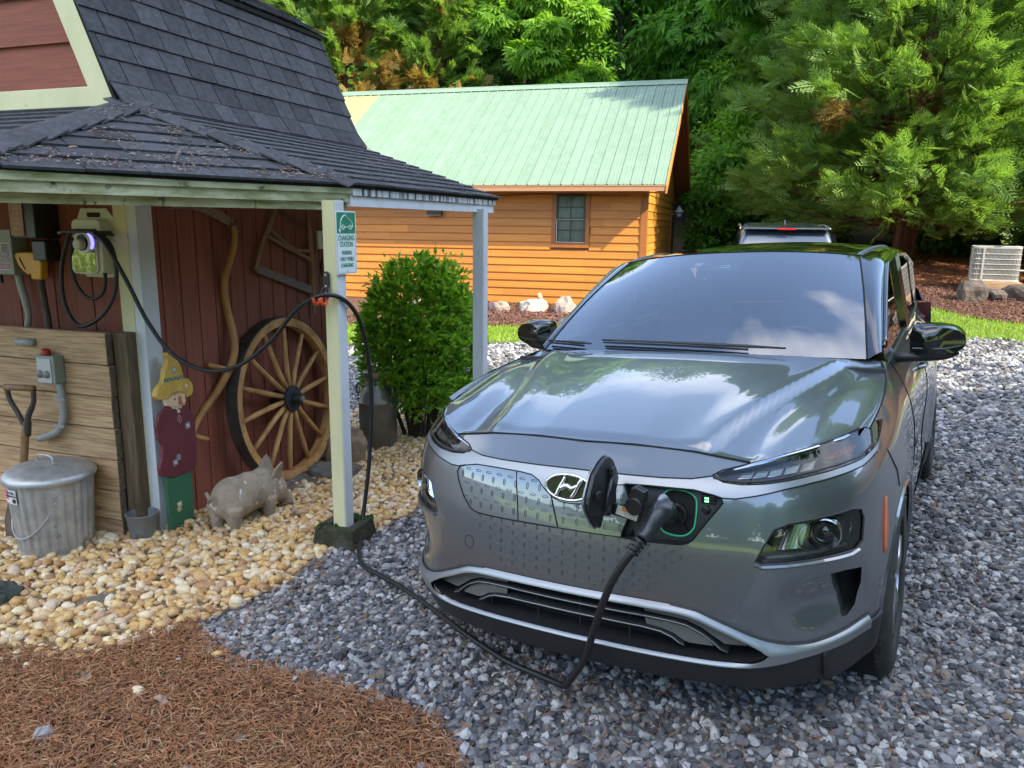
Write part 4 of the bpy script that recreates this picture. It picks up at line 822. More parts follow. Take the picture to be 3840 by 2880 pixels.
# ------------------------------------------------------------------ the electric car
# local axes: x to the car's left, y backwards from the nose, z up
_lat = Vector((math.cos(CYAW), -math.sin(CYAW), CTL)).normalized(); _bk = Vector((math.sin(CYAW), math.cos(CYAW), -.0017)); _bk = (_bk - _lat * _bk.dot(_lat)).normalized(); _cu = _lat.cross(_bk)
CM = Matrix(((_lat.x, _bk.x, _cu.x, CX), (_lat.y, _bk.y, _cu.y, CY), (_lat.z, _bk.z, _cu.z, -.0341), (0, 0, 0, 1)))
car = thing('electric_car', 'dark grey electric crossover car plugged in with its front charging flap open', 'car', mtx=CM)
def paint(name, c, rough=.36, metal=.65, coat=1.0, flake=True):
    m = mat(name, c, rough, metal=metal, coat=coat, coat_rough=.015)
    t = m.node_tree; b = t.nodes['Principled BSDF']; b.inputs['Coat IOR'].default_value = 1.75
    return m
M_paint = paint('grey_metallic_paint', (.145, .162, .172), .30, .6)
M_satin = mat('satin_silver_trim', (.30, .32, .335), .42, metal=.8, coat=.0)
M_gloss = mat('gloss_black_paint', (.006, .006, .007), .08, coat=1.0)
M_clad = mat('black_cladding', (.018, .018, .019), .55)
M_seam = mat('panel_gap', (.003, .003, .003), .9)
M_tyre = mat('tyre_rubber', (.022, .021, .020), .8, col2=(.045, .042, .038), nscale=12, bump=.15, bscale=80)
M_rim = mat('alloy_silver', (.42, .43, .45), .3, metal=.9)
M_chrome = mat('chrome', (.72, .72, .74), .07, metal=1.0)
M_lampdark = mat('lamp_housing', (.035, .036, .038), .25, metal=.4)
M_lampgrey = mat('lamp_bezel_grey', (.16, .17, .16), .25, metal=.7)
M_lampchrome = mat('lamp_reflector', (.55, .55, .55), .13, metal=1.0)
M_amber = mat('amber_lens', (.30, .07, .012), .25, col2=(.12, .03, .01), nscale=60)
def glass(name, tint, refl_ior=1.5, rough=.0, mixa=.0):
    m = bpy.data.materials.new(name); m.use_nodes = True; t = m.node_tree; t.nodes.clear(); L = t.links
    fr = N(t, 'ShaderNodeFresnel'); fr.inputs[0].default_value = refl_ior
    tr = N(t, 'ShaderNodeBsdfTransparent'); tr.inputs[0].default_value = (*tint, 1)
    gl = N(t, 'ShaderNodeBsdfGlossy'); gl.inputs['Roughness'].default_value = rough; gl.inputs[0].default_value = (1, 1, 1, 1)
    mx = N(t, 'ShaderNodeMixShader'); o = N(t, 'ShaderNodeOutputMaterial')
    if mixa:
        ad = N(t, 'ShaderNodeMath', operation='ADD'); ad.use_clamp = True; ad.inputs[1].default_value = mixa; L.new(fr.outputs[0], ad.inputs[0]); L.new(ad.outputs[0], mx.inputs[0])
    else: L.new(fr.outputs[0], mx.inputs[0])
    L.new(tr.outputs[0], mx.inputs[1]); L.new(gl.outputs[0], mx.inputs[2]); L.new(mx.outputs[0], o.inputs[0]); return m
M_lens = glass('clear_lens', (.95, .95, .95), 1.5)
M_wind = glass('windscreen_glass', (.78, .88, .92), 1.55, 0, .17)
M_side = glass('side_glass', (.16, .17, .17), 1.9, 0, .08)
# plan curve of the body shell and its fore-aft profile
PLAN = np.array([(0, 0), (.1, .0025), (.2, .01), (.3, .0225), (.4, .04), (.5, .0625), (.6, .095), (.68, .145), (.75, .215), (.81, .315), (.855, .44), (.882, .62), (.897, .86), (.90, 1.2), (.90, 1.9), (.90, 2.6), (.895, 3.2), (.875, 3.6), (.83, 3.86)])
Y0T = np.array([(.10, .10), (.17, .05), (.22, .02), (.28, 0), (.33, -.005), (.40, 0), (.5, 0), (.6, .008), (.68, .018), (.76, .035), (.82, .052), (.86, .075), (.88, .095), (.91, .13), (.935, .155), (.96, .18), (1.0, .225), (1.08, .26)])
XS = np.array([(.10, .93), (.2, .955), (.35, .985), (.55, 1.0), (.72, 1.0), (.82, .992), (.90, .972), (.97, .935), (1.03, .895), (1.10, .86)])
def crom(P, n):
    P = np.array(P, float); out = []
    for i in range(len(P) - 1):
        p0 = P[i - 1] if i else 2 * P[0] - P[1]; p1, p2 = P[i], P[i + 1]; p3 = P[i + 2] if i + 2 < len(P) else 2 * P[-1] - P[-2]
        for k in range(n):
            t = k / n; out.append(.5 * (2 * p1 + (p2 - p0) * t + (2 * p0 - 5 * p1 + 4 * p2 - p3) * t * t + (3 * p1 - p0 - 3 * p2 + p3) * t ** 3))
    out.append(P[-1]); return np.array(out)
_pl = crom(PLAN, 14); _pl[0] = (0, 0); _ul = np.concatenate([[0], np.cumsum(np.linalg.norm(np.diff(_pl, axis=0), axis=1))])
_y0 = crom(Y0T, 8); _xs = crom(XS, 8)
ULEN = _ul[-1]
def shell(u, z, off=0.0):
    """point on the lower body shell; u = signed arc length from the nose, z = height"""
    u = np.asarray(u, float); z = np.asarray(z, float); s = np.sign(u) + (u == 0); a = np.abs(u)
    x = np.interp(a, _ul, _pl[:, 0]); y = np.interp(a, _ul, _pl[:, 1]); w = ss(.45, .86, x)
    sc = 1 + (np.interp(z, _xs[:, 0], _xs[:, 1]) - 1) * w
    y0 = np.interp(z, _y0[:, 0], _y0[:, 1])
    e = 1e-3
    dx = np.interp(a + e, _ul, _pl[:, 0]) - np.interp(a - e, _ul, _pl[:, 0]); dy = np.interp(a + e, _ul, _pl[:, 1]) - np.interp(a - e, _ul, _pl[:, 1])
    nl = np.hypot(dx, dy) + 1e-12; nx, ny = dy / nl, -dx / nl
    # soft wheel arch flares and a door waist
    yy = y + y0; fl = .016 * (np.exp(-((np.hypot(yy - .86, z - .36) - .39) / .06) ** 2) + np.exp(-((np.hypot(yy - 3.46, z - .36) - .39) / .06) ** 2)) * (a > .5)
    door = -.020 * ss(1.35, 1.6, yy) * (1 - ss(2.9, 3.1, yy)) * np.exp(-((z - .55) / .16) ** 2)
    scoop = -.035 * np.exp(-(((x - .735) / .085) ** 2 + ((z - .50) / .065) ** 2)) * (a < 1.0)          # hollow below the lamps
    o = off + fl + door + scoop
    return np.stack([(x * sc + nx * o) * s, yy + ny * o, z], -1)
def u_of_x(x, z):
    a = np.linspace(0, 1.25, 900); xx = shell(a, np.full(900, z))[:, 0]; k = int(np.argmax(xx)); return float(np.interp(abs(x), xx[:k + 1], a[:k + 1])) * (1 if x >= 0 else -1)
def u_of_y(y, z):
    a = np.linspace(.6, ULEN, 1500); yy = shell(a, np.full(1500, z))[:, 1]; return float(np.interp(y, yy, a))
def XZ(p): return [(u_of_x(x, z), z) for x, z in p]
def mir(p): return [(-x, z) for x, z in p][::-1]
def dense(p, step=.02, closed=True):
    out = []; n = len(p)
    for i in range(n if closed else n - 1):
        a, b = p[i], p[(i + 1) % n]; k = max(1, int(math.hypot(b[0] - a[0], b[1] - a[1]) / step))
        out += [(a[0] + (b[0] - a[0]) * j / k, a[1] + (b[1] - a[1]) * j / k) for j in range(k)]
    if not closed: out.append(p[-1])
    return out
def smooth2(p, n=3, closed=True):
    P = [Vector((a, b, 0)) for a, b in p]; return [(q.x, q.y) for q in sm(P, n, closed)]
def cdt(outer, holes, sx, sz, fn):
    """triangulate the region between outer and holes and lift it with fn(u,z)->xyz"""
    loops = [outer] + holes; vs = []; ed = []
    for lp_ in loops:
        o = len(vs); vs += [Vector(q) for q in lp_]; ed += [(o + i, o + (i + 1) % len(lp_)) for i in range(len(lp_))]
    a = np.array(outer); X, Z = np.meshgrid(np.arange(a[:, 0].min(), a[:, 0].max(), sx), np.arange(a[:, 1].min(), a[:, 1].max(), sz)); G = np.stack([X.ravel(), Z.ravel()], 1) + 1e-4
    ok = inpoly(G, outer)
    for h in holes: ok &= ~inpoly(G, h)
    allp = np.array([q[:] for q in vs]); G = G[ok]
    if len(G):
        d = np.array([np.min(np.hypot((allp[:, 0] - g[0]) / sx, (allp[:, 1] - g[1]) / sz)) for g in G]); G = G[d > .38]
    vs += [Vector(g) for g in G.tolist()]
    V2, E2_, F2, _, _, _ = geometry.delaunay_2d_cdt(vs, ed, [], 0, 1e-7)
    V2 = np.array([v[:] for v in V2]); F2 = [f for f in F2]
    T = []
    for f in F2:
        for k in range(1, len(f) - 1): T.append((f[0], f[k], f[k + 1]))
    T = np.array(T); c = V2[T].mean(1); ok = inpoly(c, outer)
    for h in holes: ok &= ~inpoly(c, h)
    T = T[ok]; P = fn(V2[:, 0], V2[:, 1]); return P, T
def cmesh(name, PT, m, parent=car, flip=False, thick=0.0, **pr):
    P, T = PT
    used = np.unique(T); mp_ = -np.ones(len(P), int); mp_[used] = np.arange(len(used)); P = P[used]; T = mp_[T]
    if flip: T = T[:, ::-1]
    o = link(name, rawmesh(name, P, T, smooth=True), m, parent, **pr)
    if thick: md = o.modifiers.new('t', 'SOLIDIFY'); md.thickness = thick; md.offset = -1
    return o
def sh(off=0.0): return lambda u, z: shell(u, z, off)
def seamline(pts3, w=.0028, name='seam', parent=None, m=None):
    return part(name, MB().tube([tuple(p) for p in pts3], w, 4), m or M_seam, parent or car)
def su(p, off=.0): a = np.array(p); return [tuple(q) for q in shell(a[:, 0], a[:, 1], off)]
# outlines on the nose, (x, z), right-hand half
SHUT = [(0, .9385), (.17, .9400), (.367, .930), (.45, .919), (.528, .9085)]
NLOW = [(0, .8665), (.15, .865), (.29, .864), (.374, .866), (.430, .8750)]
DRLt = [(.430, .8755), (.455, .889), (.530, .9075), (.60, .924), (.675, .941), (.75, .9535), (.812, .960)]
DRLb = [(.812, .960), (.832, .948), (.834, .905), (.806, .886), (.75, .880), (.693, .874), (.62, .864), (.574, .859), (.516, .856), (.465, .861), (.430, .8755)]
BLOW = [(0, .7655), (.036, .768), (.068, .780), (.098, .802), (.122, .824), (.150, .836), (.200, .8395), (.30, .840), (.386, .838), (.438, .828), (.470, .819), (.506, .8185), (.56, .828), (.637, .8455), (.70, .856), (.753, .862), (.81, .868), (.8375, .886), (.8370, .925)]
DRL = DRLt + DRLb[1:-1]
hole_drl = XZ(DRL); hole_drl_m = XZ(mir(DRL))
# nose panel
nose = [(x, z) for x, z in SHUT] + [(.48, .8960), (.455, .8885)] + [(.430, .8745)] + NLOW[::-1][1:]
nose_full = nose[:-1] if False else nose
def closedsym(top, bot):       # top and bottom right-half lines, x rising -> full closed ring
    t = [(-x, z) for x, z in top[::-1][:-1]] + list(top); b = [(-x, z) for x, z in bot[::-1][:-1]] + list(bot); return t + b[::-1]
ntop = SHUT + [(.502, .9005), (.462, .8895), (.4305, .8765)]
npoly = dense(closedsym(SHUT + [(.500, .9000), (.462, .8890)], NLOW), .015)
cmesh('nose_panel', cdt(dense(XZ(npoly), .03), [], .03, .02, sh(.002)), M_paint)
# satin brow: between nose lower edge + lamp lower edge, and BLOW
btop = NLOW + [(.465, .8605), (.516, .8555), (.574, .8585), (.62, .8635), (.693, .8735), (.75, .8795), (.806, .8855), (.8330, .9045), (.8335, .925)]
bpoly = dense(XZ(closedsym(btop, BLOW)), .015)
cmesh('brow_trim', cdt(bpoly, [], .025, .012, sh(.0015)), M_satin)
# bumper and fenders, side by side down to the sills, one skin
LAMPO = [(.585, .6325), (.568, .640), (.590, .690), (.613, .734), (.650, .749), (.732, .758), (.798, .760), (.818, .750), (.826, .72), (.8255, .655), (.812, .636), (.737, .6385), (.65, .635)]
LAMPO_s = LAMPO
TTOP = [(0, .502), (.12, .5015), (.236, .499), (.333, .494), (.41, .482), (.458, .462), (.51, .440), (.558, .419), (.605, .402), (.652, .391), (.712, .385), (.80, .392), (.845, .402)]
TMID = [(0, .4805), (.12, .480), (.24, .4765), (.32, .4725), (.375, .466), (.42, .453), (.454, .438), (.50, .418), (.547, .397), (.585, .376), (.610, .3595)]
OLOW = [(0, .3405), (.09, .3405), (.20, .338), (.32, .3335), (.46, .3285), (.553, .331), (.592, .344), (.610, .3595)]
LLIP = [(0, .3300), (.09, .3300), (.20, .3275), (.32, .3225), (.46, .3170), (.55, .3185), (.63, .331), (.712, .347), (.80, .352), (.85, .356)]
SLOT = [(.755, .582), (.790, .580), (.826, .568), (.824, .515), (.812, .452), (.795, .428), (.782, .430), (.775, .462), (.766, .505), (.757, .545)]
CVR = [(-x, z) for x, z in [(0.036, .7665), (.068, .7785), (.098, .8005), (.122, .8225), (.150, .8345), (.200, .838), (.30, .8385), (.386, .8365), (.438, .8265), (.466, .818), (.474, .800), (.463, .770), (.433, .722), (.401, .690), (.385, .682), (.362, .678), (.30, .6775), (.2, .680), (.1, .6815), (.036, .682)]]
PRT = [(.176, .8385), (.25, .8395), (.30, .8385), (.386, .8365), (.438, .8265), (.466, .818), (.472, .806), (.462, .792), (.430, .748), (.394, .694), (.380, .683), (.352, .677), (.29, .677), (.178, .6805), (.182, .70), (.196, .735), (.196, .80)]
# side outline: top edge (fender/belt), rear, sill with the two arches
def side_line(pts): return [(u_of_y(y, z), z) for y, z in pts]
TOPS = [(.545, .958), (.62, .972), (.75, .990), (.90, 1.006), (1.05, 1.022), (1.20, 1.038), (1.36, 1.052), (1.60, 1.052), (2.2, 1.066), (2.9, 1.085), (3.4, 1.10), (3.8, 1.12)]
def arch(yc, r, z0): return [(yc + r * math.cos(t), .355 + r * math.sin(t)) for t in np.linspace(math.pi - math.asin((.355 - z0) / r) * -1, math.asin((.355 - z0) / r) * -1, 26)]
SZ = .285
ar1 = arch(.86, .352, SZ); ar2 = arch(3.46, .352, SZ)
side_bot = side_line(ar1 + ar2)
ustart = side_bot[0][0]
tops = side_line(TOPS)
drl_outer = XZ([(.812, .960), (.832, .948)])
right_half_top = XZ(BLOW[1:] ) + XZ([(.8345, .948)]) + [tops[0]] + tops[1:]
rear = side_line([(3.86, 1.05), (3.87, .8), (3.86, .5), (3.84, .30)])
bot_front = XZ(TTOP[:-1]) + [(u_of_y(.40, .385), .385), (u_of_y(.480, .372), .372)]
ring_r = right_half_top + rear + side_bot[::-1] + bot_front[::-1]
outer = [(-a, b) for a, b in XZ(BLOW[:1])] + ring_r
# full symmetric ring: right side then left side mirrored
ring = XZ(BLOW[:1]) + ring_r + [(-a, b) for a, b in ring_r[::-1][1:]]
ring = dense([(a + (1e-7 if i == 0 else 0), b) for i, (a, b) in enumerate(ring)], .022)
cov = dense(XZ(CVR + []), .012); prt = dense(XZ(PRT), .012)
lampR = dense(XZ(LAMPO), .012); lampL = dense(XZ(mir(LAMPO)), .012); slR = dense(XZ(SLOT), .015); slL = dense(XZ(mir(SLOT)), .015)
body_shell = cmesh('bumper_and_side_skin', cdt(ring, [prt, lampR, lampL, slR, slL], .03, .022, sh(0)), M_paint)
for pl_ in (NLOW, [(x, z - .0006) for x, z in BLOW[:-1]]):
    full_ = [(-x, z) for x, z in pl_[::-1][:-1]] + pl_; ptz = su(dense(XZ(full_), .02, False), .0022)
    if pl_ is NLOW: seamline(ptz, .0024, 'nose_gap')
# patterned charge cover, closed half, split by a seam
def loopseam(poly, off=.0012, w=.0022, parent=None): return seamline(su(dense(poly, .01) + [dense(poly, .01)[0]], off), w, parent=parent)
loopseam(XZ(CVR[1:] + [(-.10, .6815), (.04, .6815), (.176, .681)][:0]))
seamline(su(dense(XZ([(-.212, .8385), (-.205, .80), (-.195, .74), (-.188, .681)]), .02, False), .0012), .0018)
seamline(su(dense(XZ([(-.10, .6815), (.0, .682), (.178, .6805)]), .02, False), .0012), .0018)
seamline(su(dense(XZ([(x, z - .001) for x, z in [(-.12, .8235), (-.098, .8005), (-.068, .7785), (-.036, .7665), (0, .764), (.036, .7665), (.068, .7785), (.098, .8005), (.12, .8225), (.15, .835), (.176, .838)]]), .01, False), .0012), .0018)
# raised dashes
def dash(mb, x, z, vert, l=.0235, w=.0078, h=.0024):
    pts = [(-l / 2, 0), (-l / 2 + w * .6, w / 2), (l / 2 - w * .6, w / 2), (l / 2, 0), (l / 2 - w * .6, -w / 2), (-l / 2 + w * .6, -w / 2)]
    vs = []
    for sc_, o in ((1.0, .0004), (.80, h), (.55, -.0004)):
        for a, b in pts:
            if sc_ < 1: a *= (1 - (1 - sc_) * .5)
            b *= sc_
            if vert: a, b = b, a
            vs.append(tuple(shell(u_of_x(x + a, z + b), z + b, o)))
    fs = [(i, (i + 1) % 6, 6 + (i + 1) % 6, 6 + i) for i in range(6)] + [(6 + i, 6 + (i + 1) % 6, 12 + (i + 1) % 6, 12 + i) for i in range(6)] + [tuple(range(12, 18))]
    mb.add(vs, fs)
db_ = MB()
CVRp = [(a, b) for a, b in CVR] + [(.19, .682), (.19, .77), (.07, .775)]
CVRr = [(.07, .778), (.10, .802), (.125, .823), (.19, .836), (.19, .682), (-.04, .682), (-.04, .765)]
def inset(p, poly, d=.007):
    return all(inpoly(np.array([[p[0] + dx, p[1] + dz]]), poly)[0] for dx, dz in ((d, 0), (-d, 0), (0, d), (0, -d)))
PX, PZ = .0475, .0445
for j in range(-1, 5):
    for i in range(-11, 5):
        for (x, z, v) in ((i * PX + .005, .818 - j * PZ, 0), ((i + .5) * PX + .005, .818 - (j + .5) * PZ + .002, 1)):
            if inset((x, z), CVR, .009) or inset((x, z), CVRr, .009): dash(db_, x, z, v)
PZ2 = .0335
for j in range(0, 5):
    xm = .395 - j * .030
    for i in range(-9, 10):
        for (x, z, v) in ((i * PX + .005, .655 - j * PZ2, 0), ((i + .5) * PX + .005, .655 - (j - .5) * PZ2, 1)):
            if abs(x) < xm - (0 if v else .012): dash(db_, x, z, v, .0185, .0062, .0022)
do = part('dash_pattern', db_, M_paint, car); do['kind'] = 'stuff'
# round sensor cap and tow cover
seamline(su([(u_of_x(-.401 + .020 * math.cos(a), .569 + .022 * math.sin(a)), .569 + .022 * math.sin(a)) for a in np.linspace(0, 2 * math.pi, 25)], .0005), .0010, 'tow_cap')
# charging port recess
def recess(poly, depth, m_wall, m_back, name, parent=car, normal=False):
    """walls going inward from a shell outline and a back plate"""
    P0 = np.array(su(poly, 0)); P1 = np.array(su(poly, -depth)) if normal else P0 + np.array([0, depth, 0]); n = len(P0)
    V = np.concatenate([P0, P1]); F = np.array([(i, (i + 1) % n, n + (i + 1) % n, n + i) for i in range(n)])
    w = link(name, rawmesh(name, V, F, smooth=False), m_wall, parent)
    b = cmesh('back_plate', cdt(poly, [], .03, .03, (lambda u, z: shell(u, z, -depth + .0005)) if normal else (lambda u, z: shell(u, z, 0) + np.array([0, depth - .0005, 0]))), m_back, w); return w
M_port = mat('port_black', (.014, .014, .016), .42)
pw = recess(prt, .030, M_port, M_port, 'charging_port')
loopseam(XZ(PRT), .0, .003)
GR = [(.285, .735), (.2855, .79), (.292, .812), (.308, .826), (.330, .8275), (.362, .824), (.384, .812), (.3925, .79), (.3915, .735), (.384, .712), (.366, .697), (.345, .6935), (.318, .6965), (.296, .707)]
gr3 = [Vector(q) + Vector((0, .024, 0)) for q in su(dense(XZ(smooth2(GR, 4)), .008), 0)]
part('socket_ring', MB().tube(gr3, .0032, 5, closed=True), mat('green_ring', (.05, .42, .20), .4), pw, smooth=True)
sk = dense(XZ(smooth2(GR, 4)), .012)
cmesh('socket_cavity', cdt(sk, [], .03, .03, lambda u, z: shell(u, z, 0) + np.array([0, .0275, 0])), M_seam, pw)
cpx = shell(u_of_x(.335, .765), .765)
part('socket_shroud', MB().lathe([(.0, 0), (.030, 0), (.034, -.004), (.034, -.014), (.028, -.016), (.026, -.008)], 28, 'Y', (cpx[0], cpx[1] + .030, .760)), M_blackg, pw, smooth=True, auto=35)
part('lower_socket', MB().lathe([(.0, 0), (.022, 0), (.026, -.004), (.026, -.012)], 24, 'Y', (.345, cpx[1] + .030, .712)), M_blackg, pw, smooth=True, auto=35)
lp0 = shell(u_of_x(.425, .806), .806)
ledb = part('status_box', MB().box((lp0[0], lp0[1] + .024, .806), (.045, .010, .026)), M_port, pw, bevel=.002)
for dz in (.0045, -.0045): part('status_led', MB().box((lp0[0] - .004, lp0[1] + .0185, .806 + dz), (.012, .0012, .0045)), mat('green_led', (.05, .6, .1), .4, emit=((.15, 1, .25), 1.6)) if dz > 0 else bpy.data.materials['green_led'], ledb)
part('release_button', MB().lathe([(.0, -.010), (.007, -.010), (.0085, -.007), (.014, -.005), (.015, 0)], 20, 'Y', (.418, lp0[1] + .022, .772)), M_port, pw, smooth=True, auto=30)
part('flap_latch', MB().box((.383, lp0[1] + .012, .735), (.018, .014, .026)), M_port, pw, bevel=.003)
# open flap, swung out on its arm beside the emblem
fl = link('charging_flap', None, None, car)
FP = [(-.053, .957), (-.026, .942), (.004, .906), (.026, .870), (.010, .856), (-.012, .838), (-.040, .815), (-.072, .794), (-.114, .796), (-.122, .772), (-.132, .763), (-.160, .788), (-.178, .813), (-.192, .835), (-.196, .854), (-.192, .873), (-.181, .895), (-.158, .930), (-.121, .950), (-.085, .960)]
fo = lambda a, b, w: (.178 - w - .9 * (a + .09) ** 2 - .5 * (b - .86) ** 2, a, b)
part('flap_skin', MB().prism([(-.094 + (a + .094) * 1.05, .86 + (b - .86) * 1.05) for a, b in FP], .004, .010, fo), M_paint, fl, bevel=.0015)
part('flap_liner', MB().prism(FP, -.010, .0035, fo), M_port, fl, bevel=.003)
part('flap_rib', MB().tube([fo(-.06, .90, -.012), fo(-.115, .81, -.014)], .007, 6), M_blackg, fl, smooth=True)
part('flap_boss', MB().box(fo(-.055, .915, -.014), (.014, .028, .024)), M_port, fl, bevel=.003); part('flap_boss', MB().box(fo(-.155, .87, -.013), (.010, .025, .022)), M_port, fl, bevel=.003)
part('hinge_arm', MB().prism([(.172, .772), (.262, .758), (.275, .80), (.245, .82), (.205, .805), (.180, .81)], .020, .032, fz).prism([(.158, .775), (.178, .775), (.178, .85), (.158, .85)], .0, .06, fz), M_port, fl, bevel=.003)
cp_ = part('dust_cap', MB().lathe([(.0, -.026), (.024, -.026), (.027, -.030), (.027, -.054), (.023, -.058), (0, -.058)], 26, 'Y', (.254, .0, .814)), M_blackg, fl, smooth=True, auto=35)
part('cap_block', MB().prism([(.238, .838), (.286, .828), (.288, .860), (.262, .872), (.246, .868)], .020, .052, fz), M_blackg, fl, bevel=.003)
wlb = part('warning_label', MB().prism([(.187, .777), (.253, .762), (.263, .790), (.196, .806)], .0325, .0332, fz), mat('label_paper', (.62, .60, .50), .6), fl)
part('label_print', MB().prism([(.207, .789), (.222, .786), (.224, .799), (.209, .802)], .0333, .0337, fz), mat('label_orange', (.6, .25, .04), .6), wlb)
for i in range(4): part('label_line', MB().box((.232, -.0336, .786 - i * .0055), (.036, .0006, .0012), Matrix.Rotation(R(12), 3, 'Y')), M_lab, wlb)
# emblem: chrome oval with the slanted H
ec = shell(0.0, .813, .006)
em = link('front_emblem', None, None, car); em.location = (-.006, float(ec[1]) + .002, .813); em.rotation_euler = (R(-10), 0, 0)
part('badge_bowl', MB().prism([(.078 * math.cos(t), .039 * math.sin(t)) for t in np.linspace(0, 2 * math.pi, 37)[:-1]], -.003, .002, fz), mat('badge_black', (.006, .006, .007), .15), em)
part('badge_rim', MB().tube([(.080 * math.cos(t), -.003, .041 * math.sin(t)) for t in np.linspace(0, 2 * math.pi, 49)[:-1]], .0052, 8, closed=True), M_chrome, em, smooth=True)
lg = [[(-.050, -.027), (-.034, -.033), (-.022, .004), (-.010, .028), (-.026, .031), (-.036, .008)]]
def rib(pts, w0, w1, nm='logo_stroke'):
    part(nm, MB().tube(sm([(a, -.005, b) for a, b in pts], 5), [w0, (w0 + w1) / 2, w1], 6), M_chrome, em, smooth=True)
rib([(-.040, -.031), (-.031, -.006), (-.020, .014), (-.012, .032)], .0085, .0068)
rib([(.012, -.032), (.026, -.010), (.036, .012), (.048, .029)], .0068, .0085)
rib([(-.028, -.006), (-.006, .005), (.012, -.002), (.036, .009)], .0095, .008)
# lower satin trim ring with the grille opening
tro = closedsym(TTOP, LLIP); tri_ = closedsym(TMID, OLOW[:-1] + [OLOW[-1]])
tri_h = [(-x, z) for x, z in TMID[::-1][:-1]] + TMID + [(x, z) for x, z in OLOW[::-1][1:]] + [(-x, z) for x, z in OLOW[1:-1]]
def zc(P, x): c = crom(P, 10); return np.interp(x, c[:, 0], c[:, 1])
MIDL = [(.610, .3595), (.68, .3640), (.75, .3690), (.845, .378)]
def strip(top, bot, o_top, o_bot, nm, x1=.842, par=car):
    xs_ = np.concatenate([np.linspace(0, .45, 24)[:-1], np.linspace(.45, x1, 44)]); xs_ = np.concatenate([-xs_[::-1][:-1], xs_]); vs = []; K = 6
    for x in xs_:
        a = abs(x); zt, zb = top(a), bot(a)
        for k in range(K + 1):
            t = k / K; z = zt + (zb - zt) * t; o = o_top(a) + (o_bot(a) - o_top(a)) * math.sin(t * math.pi / 2) ** 1.0; u = u_of_x(x, z) ; vs.append(tuple(shell(u, z, o)))
    n = len(xs_); mb = MB().add(vs, [(i * (K + 1) + k, (i + 1) * (K + 1) + k, (i + 1) * (K + 1) + k + 1, i * (K + 1) + k + 1) for i in range(n - 1) for k in range(K)])
    return part(nm, mb, M_satin, par, smooth=True)
topc = lambda a: float(zc(TTOP, a)) - .002
midc = lambda a: float(zc(TMID + MIDL[1:], a))
lowc = lambda a: float(zc(OLOW + MIDL[1:], a))
lipc = lambda a: float(zc(LLIP, a)); tb = lambda a: float(ss(.50, .62, a))
strip(topc, midc, lambda a: .002, lambda a: .015, 'lower_trim'); strip(lowc, lipc, lambda a: .004 + .011 * tb(a), lambda a: .013, 'lower_trim')
# dark joint above the trim
seamline(su(dense(XZ([(x, z - .001) for x, z in TTOP[3:]]), .02, False), .002), .0045, 'trim_joint', m=M_clad); seamline(su(dense(XZ([(-x, z - .001) for x, z in TTOP[3:]]), .02, False), .002), .0045, 'trim_joint', m=M_clad)
# black lower apron
AP_ = closedsym([(x, z + .002) for x, z in LLIP[:-1]] + [(.855, .372)], [(0, .235), (.2, .232), (.4, .225), (.6, .222), (.75, .235), (.84, .27)])
cmesh('lower_apron', cdt(dense(XZ(AP_), .02), [], .03, .015, lambda u, z: shell(u, z, .003) + np.stack([0 * u, .25 * np.clip(.33 - z, 0, 1), 0 * u], -1)), M_clad)
cs = [(u_of_x(.74, .345), .345), (u_of_x(.80, .350), .350), (u_of_y(.40, .372), .372), (u_of_y(.480, .390), .390), (u_of_y(.505, .36), .36), (u_of_y(.515, .30), .30), (u_of_y(.50, .262), .262), (u_of_x(.80, .235), .235), (u_of_x(.74, .235), .235)]
cmesh('corner_apron', cdt(dense(cs, .02), [], .02, .015, sh(.010)), M_clad, thick=.01); cmesh('corner_apron', cdt(dense([(-a, b) for a, b in cs][::-1], .02), [], .02, .015, sh(.010)), M_clad, thick=.01)
# grille interior
gop = dense(XZ(tri_h), .015)
gw_ = recess(gop, .10, M_clad, M_seam, 'grille_opening')
def gbar(pts, w=.0035, off=-.012, name='grille_bar', m=None, th=None):
    full = [(-x, z) for x, z in pts[::-1][:-1]] + pts; p3 = [Vector(q) for q in su(dense(XZ(full), .02, False), off)]
    body_ = MB()
    o = part(name, MB().tube(p3, w, 6), m or M_satin, gw_, smooth=True)
    # dark blade behind each bright edge
    vs = []; 
    for q in p3: vs += [q + Vector((0, .004, .006)), q + Vector((0, .004, -.007)), q + Vector((0, .045, .006)), q + Vector((0, .045, -.007))]
    fs = []
    for i in range(len(p3) - 1): a = 4 * i; b = a + 4; fs += [(a, b, b + 1, a + 1), (a, a + 2, b + 2, b), (a + 1, b + 1, b + 3, a + 3)]
    part('grille_blade', MB().add(vs, fs), M_clad, gw_); return o
gbar([(0, .440), (.12, .4395), (.25, .437), (.33, .431), (.375, .424), (.42, .404), (.455, .380), (.478, .360), (.500, .352)], .0022)
gbar([(0, .4045), (.12, .404), (.24, .400), (.30, .393), (.335, .380), (.355, .366), (.372, .360)], .0022)
for x_ in (-.33, -.13, .03, .20): 
    a_ = Vector(shell(u_of_x(x_, .47), .475, -.03)); b_ = Vector(shell(u_of_x(x_, .35), .345, -.03)); part('grille_post', MB().tube([a_, b_], .0022, 4), M_clad, gw_)
